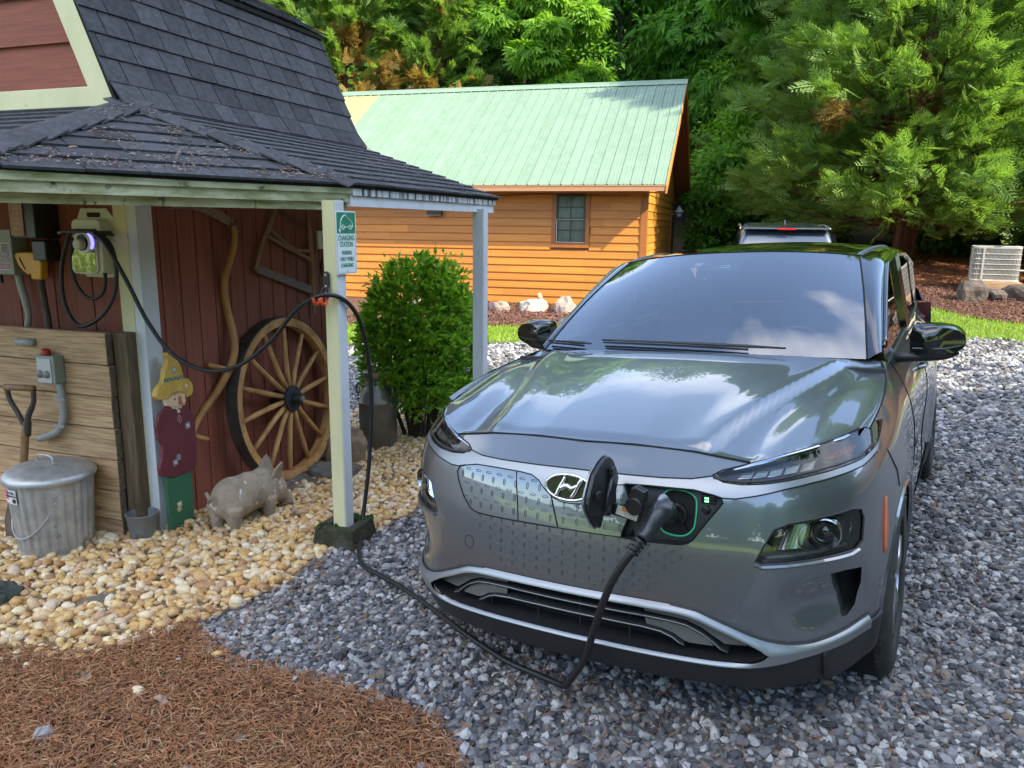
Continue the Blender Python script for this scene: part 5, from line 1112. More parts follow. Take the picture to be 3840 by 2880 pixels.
# side wings inside the opening (body-grey blanks)
for s_ in (1, -1):
    wg = [(.245, .470), (.32, .468), (.375, .461), (.42, .448), (.454, .433), (.50, .413), (.547, .392), (.580, .373), (.560, .372), (.49, .372), (.455, .395), (.42, .418), (.375, .436), (.32, .443), (.25, .449)]
    wg2 = [(.25, .430), (.33, .424), (.372, .417), (.41, .400), (.45, .374), (.46, .362), (.385, .364), (.365, .372), (.34, .388), (.30, .400), (.255, .406)]
    for k_, q_ in enumerate((wg, wg2)):
        pl = XZ([(x * s_, z) for x, z in q_]); pl = pl if s_ > 0 else pl[::-1]
        cmesh('grille_blank', cdt(dense(pl, .015), [], .02, .01, sh(-.022)), mat('grille_blank_grey', (.10, .10, .09), .5) if (s_ > 0 and k_ == 0) else bpy.data.materials['grille_blank_grey'], gw_)
for i in range(3):
    q = shell(u_of_x(.535 + .012 * i, .400 - .012 * i), .402 - .012 * i, -.016); part('vent_slot', MB().box(tuple(q), (.018, .004, .003)), M_seam, gw_)
# main lamps low in the bumper
seamline(su(dense(XZ([(x, z) for x, z in BLOW[9:-1]]), .02, False), .0016), .0022, 'brow_gap'); seamline(su(dense(XZ([(-x, z) for x, z in BLOW[9:-1]]), .02, False), .0016), .0022, 'brow_gap')
for s_ in (1, -1):
    lp_ = lampR if s_ > 0 else lampL
    w = recess(lp_, .065, M_lampgrey, M_lampgrey, 'headlight')
    def LP(x, z, o): return Vector(shell(u_of_x(x * s_, z), z, o))
    def fyl(x): return np.interp(x, [.57, .62, .68, .74, .80, .82], [.10, .12, .155, .22, .31, .34])
    def lampfn(u, z): return shell(u, z, -.004)
    cmesh('lamp_lens', cdt(lp_, [], .02, .015, lampfn), M_lens, w)
    # projector
    pc_ = LP(.752, .700, -.026); ax = Vector((.30 * s_, -1, 0)).normalized(); rotq = Vector((0, -1, 0)).rotation_difference(ax).to_matrix().to_4x4(); T = Matrix.Translation(pc_) @ rotq
    def lat(name, prof, m, seg=32): 
        mb = MB().lathe([(r, -h) for r, h in prof], seg, 'Y'); mb.v = [tuple(T @ Vector(v)) for v in mb.v]; return part(name, mb, m, w, smooth=True, auto=35)
    lat('projector_ring', [(.037, .0), (.044, .014), (.048, .012), (.054, -.014)], M_lampchrome); lat('projector_bowl', [(.054, -.012), (.038, -.02), (.037, .0)], M_lampdark)
    lat('projector_lens', [(0, .014), (.012, .0125), (.024, .007), (.033, -.004), (.034, -.010)], mat('projector_glass', (.10, .10, .095), .04, metal=.5, coat=1) if s_ > 0 else bpy.data.materials['projector_glass'])
    bz = []
    for a in np.linspace(0, 2 * math.pi, 33)[:-1]:
        x_ = .748 + .064 * math.cos(a); z_ = .698 + .052 * math.sin(a); bz.append(LP(min(x_, .812), z_, -.020))
    part('lamp_bezel', MB().tube(bz, .0028, 6, closed=True), M_lampchrome, w, smooth=True)
    # fluted reflector on the inboard side
    fm = MB(); fl_n = 7
    for i in range(fl_n):
        x0_ = .632 + i * .009; a = LP(x0_ + .012, .735, -.030); b = LP(x0_ - .012 + .012 * (i / fl_n), .665, -.034); c = LP(x0_ + .009 - .010 + .012 * (i / fl_n), .665, -.026); d = LP(x0_ + .009 + .012, .735, -.022)
        fm.add([a, b, c, d], [(0, 1, 2, 3)])
    part('reflector', fm, M_lampchrome, w)
    part('reflector_bowl', MB().tube([LP(.610, .680, -.035), LP(.628, .715, -.035), LP(.648, .738, -.035)], .014, 8), M_lampdark, w, smooth=True)
    part('lower_strip', MB().tube([LP(.600, .648, -.014), LP(.66, .650, -.016), LP(.737, .652, -.018), LP(.80, .652, -.018)], .006, 5), mat('strip_grey', (.3, .3, .28), .3, metal=.5) if s_ > 0 else bpy.data.materials['strip_grey'], w)
    seamline(su(lp_ + [lp_[0]], -.001), .0035, 'lamp_seal', w, M_clad)
    # lip under the lamp
    seamline(su(dense(XZ([(x * s_, z) for x, z in [(.566, .634), (.585, .625), (.65, .627), (.737, .630), (.80, .626), (.818, .632), (.830, .655)]]), .015, False), .002), .006, 'lamp_sill', w, M_paint)
    recess(slR if s_ > 0 else slL, .10, M_clad, M_seam, 'air_curtain')
    # slim upper lamps
    hd = dense(hole_drl if s_ > 0 else hole_drl_m, .012)
    dw = recess(hd, .022, M_lampdark, M_lampdark, 'daytime_lamp', normal=True)
    cmesh('lamp_lens', cdt(hd, [], .02, .012, sh(.003)), M_lens, dw)
    def DP(x, z, o=-.010): return LP(x, z, o)
    part('lamp_lower_edge', MB().tube([DP(x, z, .001) for x, z in [(.435, .872), (.465, .866), (.516, .8625), (.574, .866), (.62, .871), (.693, .881), (.75, .888), (.80, .893), (.825, .91)]], .0055, 6), M_blackg, dw, smooth=True)
    part('lamp_top_band', MB().tube([DP(x, z, -.004) for x, z in [(.455, .882), (.530, .8995), (.60, .916), (.675, .932), (.75, .945), (.806, .951)]], [.003, .009, .011, .011, .010, .008], 6), mat('lamp_chrome_band', (.30, .34, .42), .12, metal=1) if s_ > 0 else bpy.data.materials['lamp_chrome_band'], dw, smooth=True)
    for i in range(5):
        x0_, x1_ = .505 + i * .040, .505 + i * .040 + .034; zc0 = .8735 + .0042 * i; h_ = .0085 + .0016 * i; 
        q = [DP(x0_, zc0 - h_ * .7), DP(x1_, zc0 - h_ * .6 + .002), DP(x1_ + .006, zc0 + h_ * .9 + .003), DP(x0_ + .006, zc0 + h_ * .8)]
        part('led_cell', MB().tube(q, .0016, 5, closed=True), M_lampchrome, dw)
        part('cell_mirror', MB().add([p + Vector((0, .006, 0)) for p in q], [(0, 1, 2, 3)]), mat('cell_grey', (.30, .32, .26), .2, metal=.8) if (s_ > 0 and i == 0) else bpy.data.materials['cell_grey'], dw)
    part('turn_signal', MB().add([DP(.728, .904), DP(.745, .900), (DP(.79, .905)), DP(.798, .918), DP(.785, .924), DP(.745, .918)], [(0, 1, 2, 3, 4, 5)]), M_amber, dw)
    part('signal_strip', MB().tube([DP(.700, .900, -.008), DP(.735, .896, -.008), DP(.79, .901, -.008), DP(.818, .918, -.008)], .0022, 5), M_lampchrome, dw)
    seamline(su(hd + [hd[0]], .001), .0028, 'lamp_seal', dw, M_seam)
# ------------------------------------------------ bonnet
HF = np.array([(0, .9385), (.17, .940), (.367, .930), (.45, .919), (.528, .9085), (.60, .924), (.675, .941), (.75, .9535), (.812, .960)])
hfx = np.array([shell(u_of_x(x, z), z) for x, z in HF])
EDGE = np.array([(.812, .545, .961), (.817, .62, .974), (.822, .75, .995), (.822, .90, 1.016), (.812, 1.05, 1.034), (.795, 1.18, 1.052), (.770, 1.30, 1.068)])
def hfront(x): a = np.abs(x); return np.interp(a, hfx[:, 0], hfx[:, 1]), np.interp(a, hfx[:, 0], hfx[:, 2])
def hrear(x): a = np.abs(x); return 1.155 + .24 * a ** 2.2 / .77 ** 2.2 * .62, 1.103 - .032 * (a / .77) ** 2
def bonnet(x, y):
    x = np.asarray(x, float); y = np.asarray(y, float); a = np.abs(x); yf_, zf = hfront(np.minimum(a, .812)); yr, zr = hrear(a)
    t = np.clip((y - yf_) / (yr - yf_), 0, 1); p = 1 - (1 - t) ** 1.55
    z = zf + (zr - zf) * p
    ze = np.interp(y, EDGE[:, 1], EDGE[:, 2]); xe = np.interp(y, EDGE[:, 1], EDGE[:, 0]); w = ss(.13, .0, xe - a); z = z * (1 - w) + ze * w
    xc = .372 + .250 * ss(.1, 1.35, y) + .02 * t; d = a - xc; win = ss(.0, .05, t) * (1 - ss(.90, 1.0, t)) * .9 + .1 * (1 - ss(.9, 1, t))
    z = z + win * (.012 * np.exp(-(d / .07) ** 2 * (d < 0)) * (1 - ss(0, .055, d)) - .015 * ss(.0, .045, d) * (1 - ss(.09, .20, d)))
    z = z + win * .010 * (1 - (a / .5) ** 2).clip(0, 1)
    return z
hb = [(x, y) for x, y, z in hfx] + [(x, y) for x, y, z in EDGE[1:]] ; hr_ = [(x, float(hrear(x)[0])) for x in np.linspace(.74, 0, 12)]
half = hb + hr_
bring = [(-x, y) for x, y in half[::-1][1:-1]][::-1]
bon = [(x, y) for x, y in half] + [(-x, y) for x, y in half[::-1][1:-1]]
bon = dense(bon, .03)
def bfn(x, y): return np.stack([x, y, bonnet(x, y)], -1)
P_, T_ = cdt(bon, [], .016, .022, bfn)
# exact edge along the front shut line
fy, fzv = hfront(np.clip(P_[:, 0], -.812, .812)); near = (np.abs(P_[:, 1] - fy) < .002) & (np.abs(P_[:, 0]) < .8125); P_[near, 2] = fzv[near] + .001
hood = cmesh('bonnet', (P_, T_), M_paint)
_hv = np.array([v.co[:] for v in hood.data.vertices]); _e = .006
_gx = (bonnet(_hv[:, 0] + _e, _hv[:, 1]) - bonnet(_hv[:, 0] - _e, _hv[:, 1])) / (2 * _e); _gy = (bonnet(_hv[:, 0], _hv[:, 1] + _e) - bonnet(_hv[:, 0], _hv[:, 1] - _e)) / (2 * _e)
_hn = np.stack([-_gx, -_gy, np.ones(len(_hv))], 1); _hn /= np.linalg.norm(_hn, axis=1)[:, None]
if sum(p.normal.z for p in list(hood.data.polygons)[:200]) < 0: hood.data.flip_normals()
hood.data.normals_split_custom_set_from_vertices(_hn.tolist())
fp = [tuple(q) for q in hfx]; fpl = [(-x, y, z) for x, y, z in fp[::-1][:-1]] + fp
seamline([Vector(p) + Vector((0, -.002, .0015)) for p in fpl if abs(p[0]) < .53], .0038, 'bonnet_gap')
for s_ in (1, -1):
    seamline([(x * s_ + .004 * s_, y, z + .000) for x, y, z in EDGE], .004, 'bonnet_gap')
    # fender shoulder between the bonnet edge and the skin
    e3 = crom(EDGE, 4); vs = []; fs = []
    for i, (x, y, z) in enumerate(e3):
        zt = float(np.interp(y, [q[0] for q in TOPS], [q[1] for q in TOPS])); q = shell(u_of_y(y, zt), zt); 
        for k, t in enumerate((0, .33, .66, 1)):
            p = np.array([x + .004, y, z]) * (1 - t) + q * t; p[2] += .006 * math.sin(math.pi * t); p[0] += .006 * math.sin(math.pi * t); vs.append((p[0] * s_, p[1], p[2]))
    for i in range(len(e3) - 1):
        for k in range(3): fs.append((4 * i + k, 4 * i + 4 + k, 4 * i + 5 + k, 4 * i + 1 + k))
    part('fender_shoulder', MB().add(vs, fs), M_paint, car, smooth=True)
    seamline(su([(s_ * a, b) for a, b in side_line([(.60, .935), (.66, .86), (.71, .79), (.69, .74), (.64, .70)])][:4], .001), .0022)
    # door seams, arch lip, sill, marker
    for yy in (1.42, 2.42): seamline(su([(s_ * a, b) for a, b in dense(side_line([(yy, 1.05), (yy + .01, .8), (yy + .02, .5), (yy + .0, .36)]), .05, False)], .001), .0022)
    for yy in (2.22, 3.15):
        hp = shell(u_of_y(yy, .92), .92, .012); part('door_handle', MB().tube(sm([(hp[0] - .012, hp[1] - .10, .92), (hp[0] + .012, hp[1] - .06, .925), (hp[0] + .012, hp[1] + .05, .925), (hp[0] - .01, hp[1] + .09, .92)]), .011, 8) if s_ > 0 else MB().tube(sm([(-hp[0] + .012, hp[1] - .10, .92), (-hp[0] - .012, hp[1] - .06, .925), (-hp[0] - .012, hp[1] + .05, .925), (-hp[0] + .01, hp[1] + .09, .92)]), .011, 8), M_paint, car, smooth=True)
    for yc in (.86, 3.46):
        al = [(yc + .345 * math.cos(t), .355 + .345 * math.sin(t)) for t in np.linspace(math.pi * 1.08, -math.pi * .08, 40)]
        seamline(su([(s_ * a, b) for a, b in side_line(al)], -.002), .010, 'arch_lip', m=M_paint)
    sl = side_line([(1.22, .33), (1.6, .34), (2.3, .345), (3.1, .33)]); slb = side_line([(3.1, .20), (1.22, .20)])
    cmesh('sill_cladding', cdt(dense([(s_ * a, b) for a, b in sl + slb][::s_], .04), [], .1, .03, sh(.006)), M_clad)
    mk = [(s_ * a, b) for a, b in dense(side_line([(.545, .745), (.525, .68), (.500, .60), (.492, .575)]), .02, False)]
    part('side_marker', MB().tube(su(mk, .002), [.004, .0085, .0085, .004], 6), mat('marker_orange', (.55, .14, .05), .35) if s_ > 0 else bpy.data.materials['marker_orange'], car, smooth=True)
# ------------------------------------------------ glasshouse
WB = lambda w: Vector((.735 * w, 1.165 + .105 * abs(w) ** 2.2, 1.098 - .020 * w * w))       # windscreen bottom, w -1..1
WT = lambda w: Vector((.600 * w, 1.955 + .115 * abs(w) ** 2.2, 1.508 - .040 * abs(w) ** 2.4))
def wsp(w, v, off=0.0):
    a, b = WB(w), WT(w); p = a.lerp(b, v); bow = math.sin(math.pi * v) * .026; n_ = Vector((.22 * w, -.48, .86)).normalized(); return p + n_ * (bow + off)
def patch(fn, nu, nv, u0, u1, v0, v1):
    mb = MB(); vs = [fn(u0 + (u1 - u0) * i / nu, v0 + (v1 - v0) * j / nv) for j in range(nv + 1) for i in range(nu + 1)]
    return mb.add(vs, [(j * (nu + 1) + i, j * (nu + 1) + i + 1, (j + 1) * (nu + 1) + i + 1, (j + 1) * (nu + 1) + i) for j in range(nv) for i in range(nu)])
ws_ = part('windscreen', patch(wsp, 32, 20, -.985, .985, .0, 1.0), M_wind, car, smooth=True)
fr_o = [(-.985, 0), (.985, 0), (.985, 1), (-.985, 1)]; fr_i = smooth2([(-.86, .095), (-.885, .14), (-.905, .5), (-.89, .80), (-.85, .845), (-.4, .872), (0, .88), (.4, .872), (.85, .845), (.89, .80), (.905, .5), (.885, .14), (.86, .095), (.4, .082), (0, .08), (-.4, .082)], 3)
def frf(u, v): return np.array([tuple(wsp(a, b, -.004)) for a, b in zip(u, v)])
cmesh('windscreen_frit', cdt(dense(fr_o, .05), [dense(fr_i, .05)], .06, .05, frf), mat('frit_black', (.012, .011, .016), .4), ws_)
RR_, RC = .600, None
def roofp(w, v, off=0):         # v 0 front .. 1 rear
    a = WT(w) + Vector((0, .004, .003)); y_ = a.y + (3.72 - a.y) * v; crest = .060 * math.sin(math.pi * min(1, v * .82 + .06)) ** .8 - .06 * math.sin(math.pi * .06) ** .8
    return Vector((a.x * (1 + .05 * math.sin(math.pi * v)), y_, a.z + crest * (1 - .25 * w * w) - .055 * v ** 2.5 + off))
rf = part('roof', patch(roofp, 24, 30, -1.0, 1.0, 0, 1), M_gloss, car, smooth=True)
part('windscreen_header_gap', MB().tube([wsp(w, 1.0, .0) for w in np.linspace(-.99, .99, 25)], .004, 4), M_seam, rf)
for s_ in (1, -1):
    part('roof_rail', MB().tube([roofp(.975 * s_, v, .000) for v in np.linspace(0.0, .97, 24)], [.006] + [.011] * 10 + [.012], 6), mat('rail_grey', (.16, .18, .19), .35, metal=.5) if s_ > 0 else bpy.data.materials['rail_grey'], rf, smooth=True)
    def topz(y_): return np.interp(y_, [1.35, 1.6, 1.85, 2.10, 2.6, 3.2, 3.75], [1.085, 1.205, 1.325, 1.430, 1.462, 1.445, 1.36])
    def sg_(u, v):              # u along y 0..1, v 0 belt .. 1 top
        y_ = 1.36 + (3.70 - 1.36) * u; zb = float(np.interp(y_, [q[0] for q in TOPS], [q[1] for q in TOPS])) + .010; zt = max(zb + .004, float(topz(y_))); b = shell(u_of_y(y_, zb - .01), zb - .01); tt = (zt - zb) / .40
        x_ = b[0] - .012 + (.70 - (b[0] - .012)) * v * min(1, tt); return Vector((x_ * s_, y_, zb + (zt - zb) * v))
    def pil(w, v):              # w 0 inner .. 1 outer
        a = wsp(.99 * s_, v, -.001); o = sg_(.005 + (.76 / 2.34) * v, 1.0); p = a.lerp(o, w); return p + Vector((.012 * s_, -.006, .012)) * math.sin(math.pi * w)
    part('front_pillar', patch(pil, 6, 20, 0, 1, 0, 1), M_gloss, car, smooth=True)
    part('pillar_gap', MB().tube([wsp(.988 * s_, v, .001) for v in np.linspace(0, 1, 20)], .004, 4), M_seam, car)
    def cant(w, v):
        a = roofp(1.0 * s_, v); b = sg_(min(1, max(0, (a.y + .06 * (1 - v) - 1.36) / 2.34)), 1.0); p = a.lerp(b, w); return p + Vector((.014 * s_, 0, .010)) * math.sin(math.pi * w)
    part('cant_rail', patch(cant, 5, 24, 0, 1, 0, 1), M_gloss, rf, smooth=True)
    sgo = part('side_windows', patch(sg_, 40, 6, 0, 1, 0, 1), M_side, car, smooth=True)
    part('window_trim', MB().tube([sg_(u, 0) + Vector((.006 * s_, 0, -.002)) for u in np.linspace(0, 1, 24)], .007, 5), M_blackg, sgo)
    part('window_frame', MB().tube([sg_(u, 1.0) + Vector((.004 * s_, 0, .002)) for u in np.linspace(.02, 1, 40)], .010, 6), M_gloss, sgo, smooth=True)
    for yy in (.46, .50): part('centre_pillar', MB().tube([sg_(yy, v) + Vector((.003 * s_, 0, 0)) for v in (0, .5, 1)], .022, 5), M_gloss, sgo)
    part('rear_pillar', patch(lambda a, b: sg_(.86 + .14 * a, b) + Vector((.006 * s_, 0, 0)), 4, 5, 0, 1, 0, 1), M_paint, car, smooth=True)
    # belt shoulder
    vs = []; n_ = 30
    for i in range(n_ + 1):
        y_ = 1.34 + (3.80 - 1.34) * i / n_; zt = float(np.interp(y_, [q[0] for q in TOPS], [q[1] for q in TOPS])); q = shell(u_of_y(y_, zt), zt); vs += [(q[0] * s_, q[1], q[2]), ((q[0] - .02) * s_, q[1], q[2] + .010), ((q[0] - .06) * s_, q[1], q[2] + .0)]
    part('belt_shoulder', MB().add(vs, [(3 * i + k, 3 * i + 3 + k, 3 * i + 4 + k, 3 * i + 1 + k) for i in range(n_) for k in (0, 1)]), M_paint, car, smooth=True)
    # mirror
    mr_ = link('door_mirror', None, None, car); mr_.location = (.925 * s_, 1.60, 1.115); mr_.scale = (1.12, 1.1, 1.12)
    prof = [(-.045, -.052), (.0, -.058), (.06, -.052), (.105, -.035), (.125, -.005), (.118, .030), (.085, .058), (.03, .068), (-.035, .064), (-.058, .045), (-.062, -.030)]
    vs = []; fs = []; rings = [(.0, -.055, .35), (.02, -.045, .80), (.0, -.02, .98), (.0, .03, 1.0), (.0, .055, .96)]
    pr_ = smooth2(prof, 3); n_ = len(pr_)
    for dx, dy, sc2 in rings:
        for a, b in pr_: vs.append(((a * sc2 + .02 * (1 - sc2) + dx) * s_, dy + .35 * (a * sc2) ** 2 * 6 * .8 + .10 * a, b * sc2))
    for j in range(len(rings) - 1):
        for k in range(n_): fs.append((j * n_ + k, j * n_ + (k + 1) % n_, (j + 1) * n_ + (k + 1) % n_, (j + 1) * n_ + k))
    fs += [tuple(range(n_))[::-1], tuple((len(rings) - 1) * n_ + k for k in range(n_))]
    part('mirror_housing', MB().add(vs, fs), M_gloss, mr_, smooth=True, auto=50)
    part('mirror_arm', MB().tube(sm([(-.125 * s_, .0, -.066), (-.06 * s_, -.01, -.060), (.05 * s_, .01, -.058), (.10 * s_, .03, -.045)]), [.024, .020, .014, .008], 8), M_blackg, mr_, smooth=True)
    part('signal_strip', MB().tube(sm([(-.05 * s_, -.052, -.022), (.05 * s_, -.047, -.022), (.11 * s_, -.018, -.012)]), .0035, 5), mat('strip_dark', (.05, .05, .055), .15) if s_ > 0 else bpy.data.materials['strip_dark'], mr_)
    part('mirror_foot', MB().tube([(-.125 * s_, .0, -.066), (-.145 * s_, .0, -.05)], .03, 8), M_blackg, mr_)
# rear end
def rearp(w, v):
    zz_ = 1.10 - .80 * v; y_ = 3.86 + .28 * math.sin(math.pi * min(1, v * .9 + .12)) ** .7 - .10 * abs(w) ** 2; return Vector((.835 * w, y_, zz_))
part('tailgate', patch(rearp, 20, 14, -1, 1, 0, 1), M_paint, car, smooth=True)
part('rear_window', patch(lambda w, v: Vector(((.60 + .20 * v) * w, 3.70 + .20 * v, 1.455 - .345 * v)), 12, 6, -1, 1, 0, 1), M_side, car, smooth=True)
for s_ in (1, -1): part('tail_lamp', MB().box((.72 * s_, 3.93, .98), (.16, .10, .07)), mat('tail_red', (.4, .01, .01), .2) if s_ > 0 else bpy.data.materials['tail_red'], car, bevel=.01)
# wipers and cowl
part('cowl', patch(lambda w, v: Vector((.755 * w, (1.185 + .105 * abs(w) ** 2.2) - .05 + .085 * v, 1.080 - .018 * w * w - .012 + .022 * v)), 20, 2, -1, 1, 0, 1), M_clad, car, smooth=True)
for (w0, v0, w1, v1) in ((-.60, .014, -.975, .045), (.58, .014, -.54, .050)):
    w_ = part('wiper', MB().tube([wsp(w0 + (w1 - w0) * t, v0 + (v1 - v0) * t, .030 - .004 * t) for t in np.linspace(0, 1, 12)], [.004, .008, .008, .006, .005, .004], 6), M_blackg, car, smooth=True)
    part('wiper_blade', MB().tube([wsp(w0 + (w1 - w0) * t, v0 + (v1 - v0) * t, .012) for t in np.linspace(.18, 1, 10)], .0045, 4), M_black, w_)
sb_ = part('sensor_box', MB().box(tuple(wsp(.0, .86, -.030)), (.16, .10, .035), Matrix.Rotation(R(28), 3, 'X')), M_blackg, car, bevel=.008)
part('sticker_outline', MB().tube([wsp(a, b, -.0015) for a, b in ((-.02, .80), (.06, .80), (.06, .815), (.052, .822), (-.012, .822), (-.02, .815))], .0016, 4, closed=True), mat('sticker_green', (.35, .75, .45), .5), sb_)
# interior
M_int = mat('interior_grey', (.55, .60, .64), .8); M_seat = mat('seat_fabric', (.30, .33, .36), .8)
itr = link('interior', None, None, car)
part('dashboard', patch(lambda w, v: Vector((.70 * w, 1.30 + .36 * v + .05 * w * w * (1 - v), 1.035 + .035 * math.sin(math.pi * v) - .03 * v)), 12, 6, -1, 1, 0, 1), M_int, itr, smooth=True)
part('dash_face', MB().box2((-.70, 1.62, .55), (.70, 1.64, 1.01)), M_int, itr)
for s_ in (-.36, .36):
    part('seat', MB().box((s_, 2.22, .62), (.50, .52, .16)).box((s_, 2.50, .92), (.48, .13, .62), Matrix.Rotation(R(-14), 3, 'X')), M_seat, itr, bevel=.04)
    part('headrest', MB().box((s_, 2.60, 1.26), (.26, .10, .16), Matrix.Rotation(R(-10), 3, 'X')), M_seat, itr, bevel=.03)
part('rear_seat', MB().box((0, 3.22, .78), (1.2, .15, .75), Matrix.Rotation(R(-12), 3, 'X')), M_seat, itr, bevel=.04)
part('steering_wheel', MB().tube([(.36 + .18 * math.cos(t), 1.80 - .06 * math.sin(t), .98 + .17 * math.sin(t)) for t in np.linspace(0, 2 * math.pi, 33)[:-1]], .014, 8, closed=True), M_blackg, itr, smooth=True)
part('rear_view_mirror', MB().box((.0, 2.02, 1.385), (.24, .03, .065)).box((0, 1.98, 1.42), (.09, .10, .05)), M_blackg, itr, bevel=.01)
part('floor', MB().box2((-.80, 1.0, .28), (.80, 3.80, .32)), M_clad, itr); part('firewall', MB().box2((-.80, 1.14, .3), (.80, 1.17, 1.06)), M_clad, itr)
part('cabin_wall', MB().box2((-.80, 1.30, .3), (-.78, 3.7, 1.04)).box2((.78, 1.30, .3), (.80, 3.7, 1.04)), M_clad, itr)
part('underbody', MB().box2((-.62, .30, .20), (.62, 3.9, .30)).box2((-.50, .22, .24), (.50, .32, .88)), M_clad, car)
# wheels
def wheel(x, y):
    s_ = 1 if x > 0 else -1
    w = link('wheel', None, None, car); w.location = (x, y, .334); w.rotation_euler = (random.random() * 0, 0, 0)
    ty = [(.225, .0), (.232, .012), (.27, .018), (.305, .014), (.325, .002), (.332, -.018), (.334, -.06), (.334, -.15), (.332, -.190), (.322, -.212), (.29, -.222), (.23, -.215)]
    part('tyre', MB().lathe([(r, h * s_) for r, h in ty], 64, 'X'), M_tyre, w, smooth=True, auto=40)
    tr_ = MB()
    for k in range(64):
        a = 2 * math.pi * k / 64
        for h0, h1 in ((-.012, -.048), (-.16, -.196)): tr_.box((s_ * (h0 + h1) / 2, .3345 * math.cos(a), .3345 * math.sin(a)), (abs(h1 - h0), .020, .006), Matrix.Rotation(a - math.pi / 2, 3, 'X'))
    for h_ in (-.075, -.105, -.135): tr_.lathe([(.336, (h_ - .010) * s_), (.3365, (h_ - .008) * s_), (.3365, (h_ + .008) * s_), (.336, (h_ + .010) * s_)], 48, 'X')
    part('tread', tr_, M_tyre, w)
    part('rim', MB().lathe([(.222, .004 * s_), (.228, .002 * s_), (.226, -.015 * s_), (.205, -.03 * s_), (.200, -.16 * s_), (.225, -.2 * s_)], 48, 'X'), M_rim, w, smooth=True, auto=40)
    for k in range(5):
        a = 2 * math.pi * k / 5 + .3
        for da in (-.16, .16):
            pts = [(-.012 * s_, .045 * math.cos(a), .045 * math.sin(a)), (-.004 * s_, .13 * math.cos(a + da * .6), .13 * math.sin(a + da * .6)), (-.008 * s_, .215 * math.cos(a + da * 1.3), .215 * math.sin(a + da * 1.3))]
            part('spoke', MB().tube(pts, [.020, .014, .013], 6), M_rim, w, smooth=True)
    part('hub_cap', MB().lathe([(0, .006 * s_), (.028, .004 * s_), (.032, -.02 * s_), (.05, -.03 * s_)], 24, 'X'), M_rim, w, smooth=True)
    part('brake_disc', MB().lathe([(0, -.06 * s_), (.15, -.06 * s_), (.15, -.08 * s_)], 32, 'X'), mat('brake_steel', (.2, .2, .2), .4, metal=.8) if 'brake_steel' not in bpy.data.materials else bpy.data.materials['brake_steel'], w)
    lin = MB()
    part('wheel_liner', lin.lathe([(.36, -.03 * s_), (.36, -.30 * s_), (.0, -.30 * s_)], 32, 'X', (0, 0, .02)), M_seam, w)
    return w
for x in (.885, -.885):
    for y in (.86, 3.46): wheel(x, y)

# ------------------------------------------------ charging cable and plug
plug_tip = CM @ Vector((.335, .055, .762))
cb = thing('charging_cable', 'long black charging cable running from the wall charger over the post to the car', 'cable')
def bwp(x, y, z): return Vector(wv(x, y, z))
cpts = [bwp(-.15, -.155, 1.76), bwp(-.06, -.16, 1.69), bwp(.05, -.15, 1.50), bwp(.17, -.14, 1.27), bwp(.32, -.13, 1.10), bwp(.52, -.11, 1.03), bwp(.72, -.09, 1.075), bwp(.92, -.08, 1.22), bwp(1.07, -.075, 1.38), bwp(1.20, -.062, 1.455),
        bwp(1.265, .04, 1.44), bwp(1.285, .16, 1.34), bwp(1.285, .25, 1.16), bwp(1.285, .29, .89), bwp(1.285, .245, .50), bwp(1.285, .15, .17)]
GP = [(-.804, 3.889), (-.74, 3.671), (-.608, 3.51), (-.474, 3.345), (-.325, 3.135), (-.19, 2.928), (-.091, 2.791), (.001, 2.675), (.085, 2.600)]
cpts += [Vector((x, y, float(gz(x, y)) + .036)) for x, y in GP]
CE = [(-.105, .135, .052), (-.058, .088, .092), (-.014, .048, .152), (.068, -.03, .273), (.128, -.09, .402), (.166, -.12, .492), (.214, -.145, .599), (.256, -.15, .672), (.293, -.145, .724), (.303, -.133, .747)]

cpts += [CM @ Vector(q) for q in CE]
part('cable', MB().tube(sm(cpts, 8), .0115, 10), M_black, cb, smooth=True)
gun = link('connector', None, None, cb); gun.matrix_world = CM
part('nozzle', MB().tube([(.335, .045, .765), (.335, .0, .772), (.338, -.02, .780)], [.023, .024, .027], 16), M_blackg, gun, smooth=True)
part('handle', MB().tube(sm([(.342, .0, .790), (.345, -.035, .812), (.343, -.065, .815), (.335, -.085, .800), (.322, -.103, .775), (.306, -.128, .750)], 5), [.016, .030, .032, .030, .025, .021, .0195], 16), mat('connector_plastic', (.022, .024, .028), .28), gun, smooth=True)
part('latch_button', MB().tube(sm([(.340, -.005, .830), (.338, -.035, .846), (.334, -.060, .843)]), [.006, .012, .007], 8), mat('button_grey', (.22, .23, .25), .35), gun, smooth=True)
for i in range(4):
    t = i * .011; c_ = Vector((.305 - t * .55, -.130 - t * .55, .748 - t * .9)); mb = MB().tube([c_, c_ + Vector((-.0032, -.003, -.0055))], .0205, 14); part('strain_rib', mb, M_black, gun, smooth=False)
